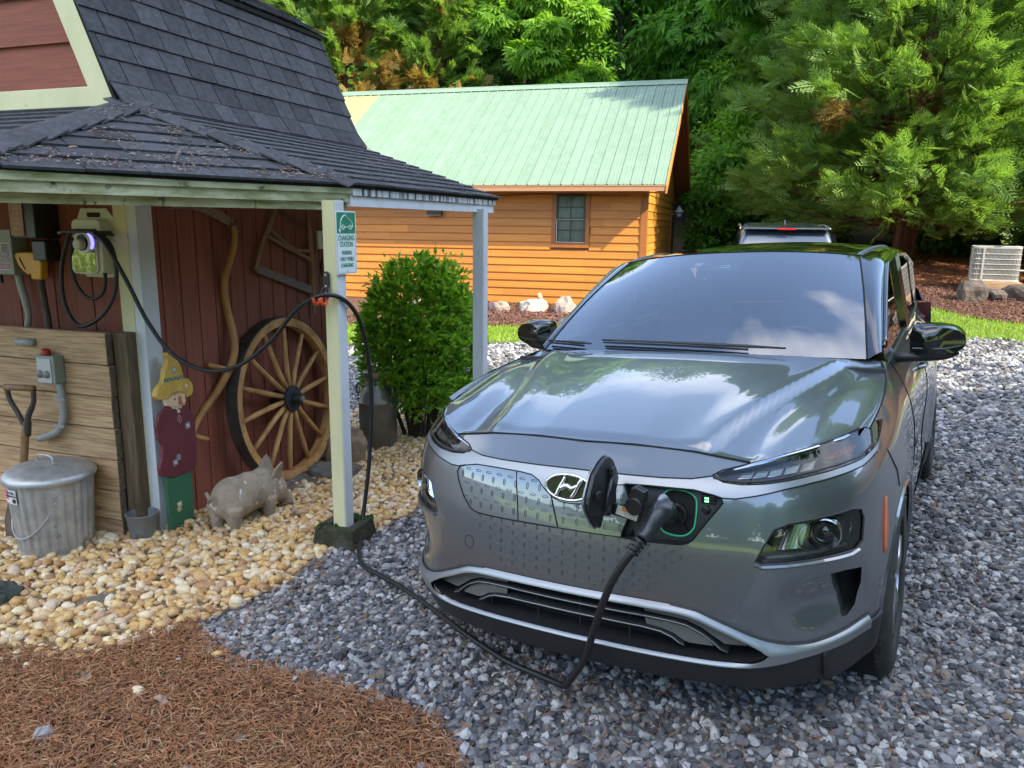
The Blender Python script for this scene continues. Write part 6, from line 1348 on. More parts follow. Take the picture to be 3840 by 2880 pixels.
# ------------------------------------------------------------------ log-sided cabin
KH = R(15.5); KO = (2.687, 16.168, -.08)
cabin = thing('cabin', 'orange stained timber cabin with pale green ribbed metal roof behind the car', 'cabin', KO, -KH)
def kwv(x, y, z): c, s = math.cos(-KH), math.sin(-KH); return (KO[0] + x * c - y * s, KO[1] + x * s + y * c, KO[2] + z)
M_cedar = mat('orange_cedar_stain', (.54, .20, .022), .5, col2=(.44, .145, .013), nscale=2.2, ramp=(.35, .7), stretch=(.35, 1, 6), orand=.13, bump=.12, bscale=14, bstretch=(.4, 1, 8), col3=(.22, .07, .015), n3=(3.5, .72, .76))
M_cedar2 = mat('gable_cedar_stain', (.55, .25, .035), .5, col2=(.45, .18, .025), nscale=2.2, stretch=(1, .35, 6), orand=.12, bump=.1, bscale=14, bstretch=(1, .4, 8))
M_trimc = mat('cedar_trim', (.36, .12, .022), .5, col2=(.28, .09, .018), nscale=4)
M_roofg = mat('green_metal_roof', (.145, .215, .145), .42, orand=.05, col2=(.17, .245, .172), nscale=3)
M_roofy = mat('yellow_green_panel', (.28, .29, .12), .4, orand=.04)  # yellower tone for the leftmost roof panels
HW, CD = 2.31, 7.5
wall = part('front_wall', MB().box2((-9.8, .03, -.35), (-.02, .10, HW + .1)), M_trimc, cabin)
gwall = part('gable_wall', MB().prism([(.03, -.35), (7.47, -.35), (7.47, 2.35), (3.75, 4.80), (.03, 2.35)], -.10, -.03, lambda a, b, w: (w, a, b)), M_trimc, cabin)
part('far_walls', MB().box2((-9.8, 7.4, -.35), (-.02, 7.47, HW + .1)).box2((-9.8, .1, -.35), (-9.72, 7.4, HW + .1)), M_cedar, cabin)
part('foundation', MB().box2((-9.78, .035, -.6), (-.03, .06, 0)), mat('foundation_paint', (.55, .50, .35), .8, col2=(.42, .36, .22), nscale=4), cabin)
def lap(x0, x1, z0, h, parent, m, side=False):
    # wedge board: thin at the top, proud at the lower edge
    q = [(.028, z0 + h * 1.02), (.006, z0 + h * 1.02), (-.014, z0 + .012), (-.010, z0), (.028, z0)]
    if not side: mb = MB().prism(q, x0, x1, lambda a, b, w: (w, a, b))
    else: mb = MB().prism([(-a, b) for a, b in q], x0, x1, lambda a, b, w: (a, w, b))
    part('board', mb, m, parent)
EX = .163; z = 0.006; row = 0; WX0, WX1, WZ0, WZ1 = -1.965, -1.16, 1.205, 2.33
while z < HW:
    segs = []; x = -.12; k = 0
    cuts = [-.12] + sorted([-.12 - random.uniform(.6, 1.2) - i * 2.3 - random.uniform(-.5, .5) for i in range(4)], reverse=True) + [-9.8]
    for a, b in zip(cuts[:-1], cuts[1:]):
        for (p, q) in ([(a, b)] if not (z + EX > WZ0 and z < WZ1) else [(a, max(b, WX1)), (min(a, WX0), b)]):
            if p - q > .03: lap(q + .0015, p - .0015, z, min(EX, HW - z), wall, M_cedar)
    z += EX; row += 1
z = .006
while z < 4.75:
    y0_, y1_ = .09, 6.2
    if z > 2.25: t = (z - 2.25) / 2.52; y0_ = max(.09, 3.75 * t - .25); y1_ = 7.45 - 3.75 * t + .1
    if y1_ - y0_ > .2:
        md_ = y0_ + (y1_ - y0_) * random.uniform(.2, .7)
        lap(y0_, md_ - .001, z, EX, gwall, M_cedar2, True); lap(md_ + .001, y1_, z, EX, gwall, M_cedar2, True)
    z += EX
part('corner_board', MB().box2((-.115, -.022, -.02), (.020, .005, HW)), M_trimc, cabin); part('corner_board', MB().box2((.001, -.020, -.02), (.022, .085, HW)), M_trimc, cabin)
# window
wf = part('window', MB().box2((WX0, -.030, WZ1 - .005), (WX1, .028, WZ1 + .04)).box2((WX0, -.030, WZ0), (-1.868, .028, WZ1)).box2((-1.250, -.030, WZ0), (WX1, .028, WZ1)).box2((WX0 + .0, -.032, WZ0 - .0), (WX1, .028, 1.312)), M_trimc, cabin)
M_bronze = mat('bronze_frame', (.06, .052, .04), .4, metal=.3)
part('sash_frame', MB().box2((-1.866, -.040, 1.315), (-1.832, .02, 2.272)).box2((-1.286, -.040, 1.315), (-1.252, .02, 2.272)).box2((-1.832, -.040, 2.238), (-1.286, .02, 2.272)).box2((-1.832, -.038, 1.315), (-1.286, .02, 1.340)).box2((-1.832, -.040, 1.78), (-1.286, .02, 1.815)), M_bronze, wf)
part('sash_light_edge', MB().box2((-1.848, -.046, 1.312), (-1.268, -.041, 1.322)).box2((-1.848, -.044, 1.776), (-1.275, -.0405, 1.783)).box2((-1.848, -.046, 1.322), (-1.840, -.041, 1.776)), mat('sash_white', (.6, .6, .57), .4), wf)
part('muntin', MB().box2((-1.566, -.030, 1.34), (-1.552, -.01, 2.238)), M_bronze, wf)
for z_ in (1.558, 2.022): part('muntin', MB().box2((-1.832, -.028, z_), (-1.286, -.012, z_ + .014)), M_bronze, wf)
part('curtain', MB().box2((-1.84, .012, 1.32), (-1.28, .016, 2.26)), mat('cream_curtain', (.85, .80, .62), .9, col2=(.60, .56, .42), nscale=5, stretch=(1, 1, .5)), wf)
M_pane = glass('window_glass', (.80, .83, .84), 1.5, 0, .03)
for xa, xb in ((-1.832, -1.566), (-1.552, -1.286)):
    for za, zb in ((1.340, 1.558), (1.572, 1.78), (1.815, 2.022), (2.036, 2.238)): part('pane', MB().box2((xa, -.020, za), (xb, -.018, zb)), M_pane, wf)
# roof: ribbed strips, ridge, gutter, rake
EY, EZ, RY, RZ = -.48, 2.455, 3.75, 5.04
sl_ = Vector((0, RY - EY, RZ - EZ)); SL = sl_.length; sl_.normalize(); sn_ = Vector((0, -sl_.z, sl_.y))
def strip_mesh(w):
    pr = [(0, .0), (.006, .020), (.022, .020), (.030, 0), (.072, 0), (.078, .006), (.088, .006), (.094, 0), (.140, 0), (.146, .006), (.156, .006), (.162, 0), (w, 0)]
    mb = MB(); n = len(pr); vs = []
    for t in (0, SL):
        for a, b in pr: p = sl_ * t + sn_ * b; vs.append((-a, p.y, p.z))
    for t in (0, SL):
        for a, b in pr: p = sl_ * t + sn_ * (b - .006); vs.append((-a, p.y, p.z))
    fs = [(i, i + 1, n + i + 1, n + i) for i in range(n - 1)] + [(2 * n + i, 3 * n + i, 3 * n + i + 1, 2 * n + i + 1) for i in range(n - 1)] + [(i, 2 * n + i, 2 * n + i + 1, i + 1) for i in range(n - 1)] + [(n + i, n + i + 1, 3 * n + i + 1, 3 * n + i) for i in range(n - 1)]
    return mesh('roof_strip', mb.add(vs, fs))
roof = part('roof', MB().add([(.40, EY + .03, EZ - .03), (-9.9, EY + .03, EZ - .03), (-9.9, RY, RZ - .03), (.40, RY, RZ - .03), (-9.9, 2 * RY - EY, EZ - .03), (.40, 2 * RY - EY, EZ - .03), (.38, EY + .03, EZ - .09), (.38, RY, RZ - .13), (.38, 2 * RY - EY, EZ - .09)], [(0, 1, 2, 3), (3, 2, 4, 5), (0, 3, 7, 6), (3, 5, 8, 7)]), mat('roof_deck', (.20, .07, .025), .7), cabin)
sm_g, sm_y = strip_mesh(.232), strip_mesh(.232); sm_g.materials.append(M_roofg); sm_y.materials.append(M_roofy)
x = .425; i = 0
while x > -9.8:
    o = link('roof_panel', sm_y if x < -7.35 else sm_g, None, roof); o.location = (x, EY, EZ + .002 * (i % 2) * .5)
    x -= .2322; i += 1
far_ = MB().add([(.43, RY, RZ), (-9.8, RY, RZ), (-9.8, 2 * RY - EY, EZ), (.43, 2 * RY - EY, EZ)], [(0, 1, 2, 3)]); part('rear_slope', far_, M_roofg, roof)
part('ridge_cap', MB().tube([(.44, RY, RZ + .022), (-9.85, RY, RZ + .022)], .035, 8).add([(.44, RY - .17, RZ - .075), (-9.85, RY - .17, RZ - .075), (-9.85, RY, RZ + .045), (.44, RY, RZ + .045), (.44, RY + .17, RZ - .075), (-9.85, RY + .17, RZ - .075)], [(0, 3, 2, 1), (3, 4, 5, 2)]), M_roofg, roof)
scm = MB()
for t in (.12, .62, 1.25, 1.9, 2.55, 3.2, 3.85, 4.45, 4.85):
    x = .425 - .055
    while x > -9.7: p = Vector((x, EY, EZ)) + sl_ * t + sn_ * .003; scm.box(tuple(p), (.012, .012, .008)); x -= .2322
so_ = part('roof_screws', scm, mat('screw_green', (.10, .18, .14), .5), roof); so_['kind'] = 'stuff'
M_gut = mat('copper_gutter', (.40, .20, .10), .4); 
part('gutter', MB().box2((-9.8, EY - .075, EZ - .125), (.395, EY + .015, EZ - .012)).box2((-9.8, EY - .083, EZ - .035), (.397, EY - .070, EZ - .016)), M_gut, cabin)
part('soffit', MB().box2((-9.8, EY + .02, 2.305), (.38, .0, 2.318)), M_trimc, cabin)
def rake(y0_, z0_, y1_, z1_, x0_, x1_, dz, m, nm): part(nm, MB().add([(x0_, y0_, z0_), (x1_, y0_, z0_), (x1_, y1_, z1_), (x0_, y1_, z1_), (x0_, y0_, z0_ - dz), (x1_, y0_, z0_ - dz), (x1_, y1_, z1_ - dz), (x0_, y1_, z1_ - dz)], [(0, 1, 2, 3), (7, 6, 5, 4), (0, 4, 5, 1), (1, 5, 6, 2), (2, 6, 7, 3), (3, 7, 4, 0)]), m, cabin)
M_rake = mat('rake_stain', (.50, .19, .03), .5)
rake(EY - .09, EZ - .02, RY, RZ - .0, .402, .432, .155, M_rake, 'rake_board'); rake(2 * RY - EY, EZ - .02, RY, RZ, .402, .432, .155, M_rake, 'rake_board')
rake(EY, EZ - .10, RY, RZ - .08, .0, .40, .012, mat('soffit_stain', (.30, .09, .025), .6), 'rake_soffit'); rake(2 * RY - EY, EZ - .10, RY, RZ - .08, .0, .40, .012, bpy.data.materials['soffit_stain'], 'rake_soffit')
# door end trim on the gable, lantern, bulkhead light, pipe
part('door_casing', MB().box2((.0, 6.2, -.05), (.035, 6.38, 2.10)), M_trimc, cabin); part('door', MB().box2((.0, 6.4, -.05), (.02, 7.4, 2.05)), mat('brown_door', (.14, .055, .02), .5), cabin)
ln_ = thing('wall_lantern', 'small white wall lantern by the cabin door', 'lantern', kwv(.02, 6.7, 2.05), -KH)
part('arm', MB().tube([(0, 0, -.05), (.10, 0, -.04), (.17, 0, .0)], .012, 6), mat('lantern_white', (.6, .57, .5), .5), ln_); part('roof', MB().lathe([(.02, .16), (.035, .12), (.13, .02), (.13, .0), (0, .0)], 20, 'Z', (.17, 0, .0)), bpy.data.materials['lantern_white'], ln_, smooth=True, auto=40); part('globe', MB().lathe([(.05, 0), (.085, -.05), (.08, -.11), (.04, -.15), (0, -.15)], 18, 'Z', (.17, 0, 0)), mat('lantern_glass', (.5, .5, .48), .1), ln_, smooth=True)
bh = thing('bulkhead_light', 'small brown bulkhead light under the cabin eave', 'wall lamp', kwv(-4.55, -.02, 1.885), -KH)
part('hood', MB().prism([(-.165, .055), (.165, .055), (.175, -.015), (-.175, -.015)], 0, .10, fz), mat('lamp_brown', (.05, .035, .02), .5), bh, bevel=.01); part('diffuser', MB().prism([(-.16, -.017), (.16, -.017), (.15, -.055), (-.15, -.055)], 0, .085, fz), mat('lamp_diffuser', (.16, .14, .12), .4), bh, bevel=.008)
vp = thing('vent_pipe', 'bent cream pipe rising behind the tall rock at the cabin wall', 'pipe', kwv(-2.12, -.16, 0), -KH)
part('pipe', MB().tube([(.02, -.12, -.1), (.0, -.05, .10), (-.05, .0, .24)], .045, 10), mat('cream_pipe', (.55, .38, .22), .6), vp, smooth=True); part('collar', MB().tube([(-.01, -.04, .14), (-.025, -.025, .18)], .054, 10), bpy.data.materials['cream_pipe'], vp, smooth=True)
sw_ = thing('eave_wire', 'dark wire sagging under the cabin eave', 'wire', kwv(0, 0, 0), -KH)
part('strand', MB().tube([(x, -.03, 2.285 + .018 * math.sin(x * 2.3) - .01) for x in np.linspace(-6, -.35, 50)], .007, 5), M_black, sw_)
# rocks along the cabin
M_rw = mat('white_quartz_rock', (.48, .44, .38), .8, col2=(.30, .22, .18), nscale=5, bump=.5, bscale=20); M_rp = mat('pinkish_rock', (.34, .26, .22), .8, col2=(.20, .14, .11), nscale=5, bump=.5, bscale=20)
for (x, y, sx, sy_, sz, m_, lab, sd_) in ((-.95, 15.6, .26, .20, .26, M_rw, 'white rock beside the porch post below the cabin wall', 21), (-.28, 15.5, .30, .22, .24, M_rp, 'pinkish rock, leftmost one seen between porch post and white rock', 22), (.42, 15.45, .34, .26, .30, M_rw, 'large pale rock with white quartz in the middle of the cabin rocks', 23),
                                          (1.02, 15.2, .28, .24, .44, M_rp, 'tall grey pink rock standing before the bent pipe', 24), (1.62, 15.0, .30, .24, .22, M_rp, 'low pinkish rock nearest the car at the cabin wall', 25), (-1.9, 15.9, .3, .2, .22, M_rw, 'pale rock behind the bush at the cabin wall', 26), (2.3, 14.9, .32, .24, .2, M_rw, 'pale rock behind the car windscreen at the cabin wall', 27)):
    rock(lab, 'rock', (x, y, float(gz(x, y)) + .03), (sx * .8, sy_ * .8, sz * .72), m_, sd_, sd_ * 1.1)
rock('flat grey stone on the mulch near the car mirror', 'stone', (1.05, 13.6, float(gz(1.05, 13.6)) + .03), (.34, .22, .06), M_rockg, 31, .2)

# ------------------------------------------------------------------ air conditioner on its stand
acz = float(gz(9.2, 15.2)); ACY = 15.0
ac = thing('air_conditioner', 'white outdoor air conditioning unit with wire grille on a timber stand', 'air conditioner', (9.25, 15.2, .62), R(-26))
M_acw = mat('beige_white_enamel', (.56, .53, .47), .5, col2=(.46, .42, .36), nscale=3); M_acd = mat('coil_grey', (.16, .16, .15), .6)
AW, AD, AH = .80, .66, .66
def rrb(w, d, z0, z1, r=.09): return MB().prism(rr(-w / 2, -d / 2, w / 2, d / 2, r), z0, z1)
part('coil', rrb(AW - .05, AD - .05, .03, AH - .03), M_acd, ac); part('top_panel', rrb(AW, AD, AH - .05, AH), M_acw, ac, bevel=.008); part('base_pan', rrb(AW, AD, 0, .035), M_acw, ac, bevel=.006)
rg = rr(-AW / 2, -AD / 2, AW / 2, AD / 2, .09)
for k in range(1, 6): part('grille_band', MB().tube([(a, b, .035 + k * (AH - .085) / 6) for a, b in rg], .006, 4, closed=True), M_acw, ac)
rod = MB(); dr_ = dense(rg, .020)
for a, b in dr_: rod.box((a * .985, b * .985, AH / 2), (.0065, .0065, AH - .06))
part('grille_rods', rod, M_acw, ac)['kind'] = 'stuff'
part('corner_strip', MB().box2((-.235, -AD / 2 - .008, .03), (-.20, -AD / 2, AH - .04)), M_acw, ac); part('fan_guard', MB().lathe([(.05, AH + .004), (.32, AH + .004), (.34, AH + .001)], 30), M_acd, ac)
st = thing('timber_stand', 'weathered timber stand under the air conditioner', 'stand', (9.25, 15.2, .62), R(-26))
part('rail', MB().box2((-.50, -.44, -.13), (.46, -.40, -.012)), M_wood_raw, st); part('rail', MB().box2((-.50, .36, -.13), (.46, .40, -.012)), M_wood_raw, st); part('deck', MB().box2((-.48, -.398, -.05), (.44, .358, -.006)), M_wood_raw, st)
for a in (-.47, .42):
    for b in (-.37, .34): part('leg', MB().box2((a - .04, b - .04, -.8), (a + .04, b + .04, -.055)), M_wood_raw, st)
part('line_set', MB().tube([(.44, .1, .20), (.8, .15, .18), (1.3, .3, .22)], .02, 6), M_acw, ac)
M_rk = mat('brown_grey_rock', (.10, .075, .062), .85, col2=(.05, .038, .03), nscale=4, bump=.6, bscale=15, col3=(.20, .18, .165), n3=(3, .58, .70))
for i, (x, y, s_, h_, lab) in enumerate(((8.35, 14.3, .24, .28, 'upright brown grey rock left of the air conditioner stand'), (8.85, 14.45, .26, .15, 'pale streaked rock under the left of the air conditioner'), (9.35, 14.45, .30, .20, 'rounded grey rock under the middle of the air conditioner'), (9.95, 14.5, .32, .24, 'broad grey rock right of the air conditioner stand'), (10.5, 14.2, .36, .26, 'dark rock at the right edge beside the air conditioner'), (7.0, 15.3, .12, .06, 'small tan stone at the foot of the big cypress trunk'))):
    rock(lab, 'rock', (x, y, float(gz(x, y)) + h_ * .35), (s_, s_ * .7, h_), M_rk, 40 + i, i * 1.3)
gs = rock('pale lichen stained garden stone with yellow painted top at the right edge', 'stone', (8.35, 11.6, float(gz(8.35, 11.6)) + .18), (.12, .10, .26), mat('lichen_stone', (.30, .24, .18), .85, col2=(.20, .17, .10), nscale=5), 50, .4)
gs2 = rock('small yellow marked rock resting on top of the garden stone', 'stone', (8.33, 11.58, float(gz(8.35, 11.6)) + .47), (.05, .05, .07), mat('yellow_lichen', (.42, .40, .08), .8, col2=(.06, .10, .05), nscale=24), 51)
rock('pale rounded rock at the right edge of the mulch slope', 'rock', (8.62, 11.3, float(gz(8.62, 11.3)) + .05), (.16, .13, .12), M_rw, 52, 1)

# ------------------------------------------------------------------ parked car far behind
suv = thing('parked_suv', 'dark blue grey suv seen from behind beyond the charging car', 'car', (4.03, 11.7, -.07), R(-14))
M_sp = paint('suv_paint', (.045, .06, .085), .35, .4); M_sgl = glass('suv_glass', (.10, .11, .12), 1.5, 0, .0)
def loft(rings, m, nm, par, cap=True):
    n = len(rings[0]); mb = MB(); vs = [p for r_ in rings for p in r_]; fs = [(j * n + k, j * n + (k + 1) % n, (j + 1) * n + (k + 1) % n, (j + 1) * n + k) for j in range(len(rings) - 1) for k in range(n)]
    if cap: fs += [tuple(range(n))[::-1], tuple((len(rings) - 1) * n + k for k in range(n))]
    return part(nm, mb.add(vs, fs), m, par, smooth=True, auto=38)
def ringx(w, y, z0, z1, tum=.0, r=.12): return [(a * (1 - tum * ((b - z0) / (z1 - z0))), y, b) for a, b in rr(-w / 2, z0, w / 2, z1, r, 4)]
loft([ringx(1.62, -.02, .35, 1.02), ringx(1.80, .05, .26, 1.08), ringx(1.86, .5, .24, 1.08), ringx(1.86, 3.2, .24, 1.04), ringx(1.80, 4.2, .26, .98), ringx(1.6, 4.55, .34, .85)], M_sp, 'lower_body', suv)
loft([ringx(1.70, .12, 1.02, 1.06, .10, .02), ringx(1.58, .26, 1.02, 1.50, .20, .10), ringx(1.54, .42, 1.02, 1.66, .20, .14), ringx(1.56, 1.4, 1.02, 1.73, .20, .14), ringx(1.56, 2.3, 1.02, 1.68, .20, .14), ringx(1.60, 3.3, 1.0, 1.06, .10, .02)], M_sp, 'upper_body', suv)
part('rear_window', patch(lambda w, v: Vector(((.63 - .06 * v) * w, .13 + .235 * v - .012, 1.12 + .44 * v)), 10, 6, -1, 1, 0, 1), M_sgl, suv, smooth=True)
part('window_dark', patch(lambda w, v: Vector(((.62 - .06 * v) * w, .15 + .235 * v - .012, 1.13 + .42 * v)), 10, 6, -1, 1, 0, 1), mat('suv_inside', (.012, .013, .015), .3), suv)
part('spoiler', MB().prism([(-.64, 0), (.64, 0), (.60, .05), (-.60, .05)], 0, .22, lambda a, b, w: (a, .24 + w, 1.625 + b * .5 + w * .08)), M_sp, suv, bevel=.01)
part('brake_light', MB().box((0, .214, 1.636), (.26, .02, .025)), mat('brake_red', (.45, .015, .02), .3), suv)
part('antenna_fin', MB().prism([(0, 0), (.14, 0), (.12, .07)], -.012, .012, lambda a, b, w: (w, .55 + a, 1.70 + b)), M_sp, suv, bevel=.003)
for s_ in (1, -1):
    part('roof_rail', MB().tube(sm([(.66 * s_, .60, 1.64), (.65 * s_, .75, 1.66), (.645 * s_, 1.4, 1.70), (.64 * s_, 2.2, 1.68)]), .012, 7), mat('rail_silver', (.45, .46, .48), .3, metal=.8) if s_ > 0 else bpy.data.materials['rail_silver'], suv, smooth=True)
    part('side_window', patch(lambda u, v: Vector(((.862 - .14 * v) * s_, .55 + 2.3 * u * (1 - .12 * v), 1.10 + .46 * v)), 10, 4, 0, 1, 0, 1), M_sgl, suv, smooth=True)
    part('tail_lamp', MB().box((.76 * s_, .06, .95), (.18, .10, .18)), bpy.data.materials['brake_red'], suv, bevel=.02)
    for y_ in (.85, 3.6): part('wheel', MB().lathe([(0, 0), (.20, 0), (.22, .02), (.34, .02), (.36, -.01), (.36, -.2), (.2, -.22)], 32, 'X', (.92 * s_ if s_ > 0 else -.92 + .0, y_, .36)), M_tyre, suv, smooth=True, auto=40)
part('badge', MB().prism([(.05 * math.cos(t), .032 * math.sin(t)) for t in np.linspace(0, 2 * math.pi, 20)[:-1]], 0, .01, lambda a, b, w: (a, .105 - w, 1.13 + b)), M_chrome, suv)
part('bumper', MB().box((0, -.02, .48), (1.66, .14, .26)), M_clad, suv, bevel=.03)

# ------------------------------------------------------------------ vegetation
def leafmat(name, cols, tr=.35, rough=.55):
    return mat(name, cols[0], rough, vr=cols, leaf=tr, spec=.35)
TIPS = {}
def leaf_template(kind):
    if kind == 'oval':   # folded leaf, 4 tris
        v = np.array([(0, 0, 0), (.22, .45, .06), (0, .5, -.02), (-.22, .45, .06), (0, 1, 0.0)]); f = np.array([(0, 1, 2), (0, 2, 3), (2, 1, 4), (3, 2, 4)])
    elif kind == 'quad':
        v = np.array([(0, 0, 0), (.3, .5, .05), (0, 1, 0), (-.3, .5, .05)]); f = np.array([(0, 1, 2), (0, 2, 3)])
    elif kind == 'palm':   # cluster of drooping leaflets (chestnut-like)
        vs = []; fs = []
        for k in range(5):
            a = (k - 2) * .55; d = np.array([math.sin(a), math.cos(a), -.25 - .08 * abs(k - 2)]); s_ = np.array([math.cos(a), -math.sin(a), 0]) * .13; o = len(vs); vs += [(0, 0, 0), tuple(d * .6 + s_), tuple(d * 1.0 + np.array([0, 0, -.12])), tuple(d * .6 - s_)]; fs += [(o, o + 1, o + 2), (o, o + 2, o + 3)]
        v = np.array(vs); f = np.array(fs)
    elif kind == 'frond':  # coarser cypress frond for trees farther off
        vs = []; fs = []; tp = []; rt = random.Random(9)
        def bit(p, d, l, w, t):
            d = d / np.linalg.norm(d); s_ = np.array([d[1], -d[0], .15]) * w; o = len(vs); vs.extend([tuple(p - s_ * .9), tuple(p + d * l * .3 + s_ * 1.1), tuple(p + d * l)]); fs.extend([(o, o + 1, o + 2)]); tp.extend([t])
        bit(np.array([0, 0, 0.]), np.array([0, 1., 0]), 1.05, .05, .8)
        for k in range(6):
            t = .05 + k * .15
            for sg_ in (-1, 1): bit(np.array([0, t, -.04 * t]), np.array([sg_ * .7, .8, -.1 + .25 * rt.random()]), .48 * (1 - t * .65), .055, .3 + .55 * t)
        v = np.array(vs); f = np.array(fs); TIPS['frond'] = np.array(tp)
    elif kind == 'spray':  # flat feathery cypress frond, two levels
        vs = []; fs = []; tp = []
        def bit(p, d, l, w, t):
            d = d / np.linalg.norm(d); s_ = np.array([d[1], -d[0], .15]) * w; o = len(vs); vs.extend([tuple(p + d * l * .1 - s_ * .9), tuple(p + d * l * .35 + s_ * 1.1), tuple(p + d * l)]); fs.extend([(o, o + 1, o + 2)]); tp.extend([t])
        bit(np.array([0, 0, 0.]), np.array([0, 1., 0]), 1.08, .030, .8); rt = random.Random(4)
        for k in range(6):
            t = .06 + k * .15; L_ = .50 * (1 - t * .72)
            for sg_ in (-1, 1):
                d = np.array([sg_ * .80, .75, -.10 + .25 * rt.random()]); p = np.array([0, t, -.05 * t]); bit(p, d, L_, .034, .25 + .5 * t)
                dn = d / np.linalg.norm(d)
                if k < 3: bit(p + dn * L_ * .35, np.array([sg_ * .25, 1, .05]), L_ * .5, .026, .4 + .5 * t); bit(p + dn * L_ * .62, np.array([sg_ * .2, 1, .1]), L_ * .38, .024, .6 + .4 * t)
        v = np.array(vs); f = np.array(fs); TIPS['spray'] = np.array(tp)
    return v, f
TPL = {k: leaf_template(k) for k in ('oval', 'quad', 'palm', 'spray', 'frond')}
def foliage(name, C, D, size, m, parent, shape='oval', droop=.3, jitter=.6, rnd=None, **pr):
    """C positions (n,3); D outward directions (n,3)"""
    tv, tf = TPL[shape]; n = len(C); D0 = D.copy(); D = D * (.55 if shape not in TIPS else 1) + rng.normal(0, jitter, D.shape); D[:, 2] -= droop; D /= np.linalg.norm(D, axis=1)[:, None] + 1e-9
    O_ = D0 / (np.linalg.norm(D0, axis=1)[:, None] + 1e-9); up = np.array([0, 0, .62]) + O_ * (.75 if shape not in TIPS else .35) + rng.normal(0, .42 if shape not in TIPS else .7, (n, 3)); x = np.cross(D, up); x /= np.linalg.norm(x, axis=1)[:, None] + 1e-9; z = np.cross(x, D)
    M3 = np.stack([x, D, z], 2); s = size * rng.uniform(.65, 1.3, n); scl = np.stack([s, s, s], 1)
    v, f, r_ = scatter(tv, tf, C, M3, scl, rng.random(n) if rnd is None else rnd)
    if shape in TIPS: r_ = .45 * r_ + .55 * np.tile(TIPS[shape], n)
    o = link(name, rawmesh(name, v, f, r_), m, parent)
    for k, q in pr.items(): o[k] = q
    return o
M_bark = mat('bark', (.10, .07, .05), .95, col2=(.05, .035, .025), nscale=6, stretch=(4, 4, .6), bump=.6, bscale=20, bstretch=(5, 5, .7)); M_barkr = mat('red_brown_bark', (.17, .065, .035), .95, col2=(.09, .035, .02), nscale=6, stretch=(5, 5, .5), bump=.7, bscale=22, bstretch=(6, 6, .6))
def broadleaf(label, x, y, h, rw, z0, n, m, kind='oval', size=.13, cl=26, trunk=.14, cat='tree', grp=None, base=.25, seedv=0, lean=(0, 0), cr=.42, bark=None):
    """trunk with limbs; leaves gathered in clumps spread through the crown's volume"""
    gz0 = float(gz(x, y)) - .1; t = thing('broadleaf_tree', label, cat, (x, y, gz0), 0, grp); rg = np.random.default_rng(seedv + 11)
    rm = MB(); top = Vector((lean[0], lean[1], h * .86)); rm.tube(sm([(0, 0, 0), (lean[0] * .2 + .05, lean[1] * .2, h * .3), (lean[0] * .6 - .05, lean[1] * .6, h * .6), tuple(top)]), [trunk, trunk * .8, trunk * .55, trunk * .15], 8)
    cen = []
    for i in range(cl):
        zf = base + (1 - base) * ((i + .5) / cl); a = i * 2.4 + rg.uniform(-.5, .5); pr_ = math.sin(math.pi * min(1, max(0.08, (zf - base) / (1 - base) * .86 + .12))) ** .7; r_ = rw * pr_ * rg.uniform(.45, 1.0)
        c = Vector((math.cos(a) * r_ + lean[0] * zf, math.sin(a) * r_ + lean[1] * zf, h * zf * .97)); cen.append(c)
        s0 = Vector((lean[0] * zf * .7, lean[1] * zf * .7, h * max(.12, zf - .14)))
        rm.tube([s0, s0.lerp(c, .5) + Vector((0, 0, .1)), c], [trunk * .28, trunk * .16, trunk * .05], 5)
    part('trunk', rm, bark or M_bark, t, smooth=True)
    P = []; D = []
    per = n // cl
    for c in cen:
        r_ = rw * cr * rg.uniform(.7, 1.2); d = rg.normal(size=(per, 3)); d /= np.linalg.norm(d, axis=1)[:, None]; rr__ = r_ * rg.random(per) ** .45
        p = d * rr__[:, None] * np.array([1, 1, .62]); P.append(p + np.array(c)); dd = d + np.array([c.x - lean[0], c.y - lean[1], .3]) / (rw + .1) * .7; D.append(dd)
    P = np.concatenate(P); D = np.concatenate(D); foliage('crown', P, D, size, m, t, kind, .45, .55); return t
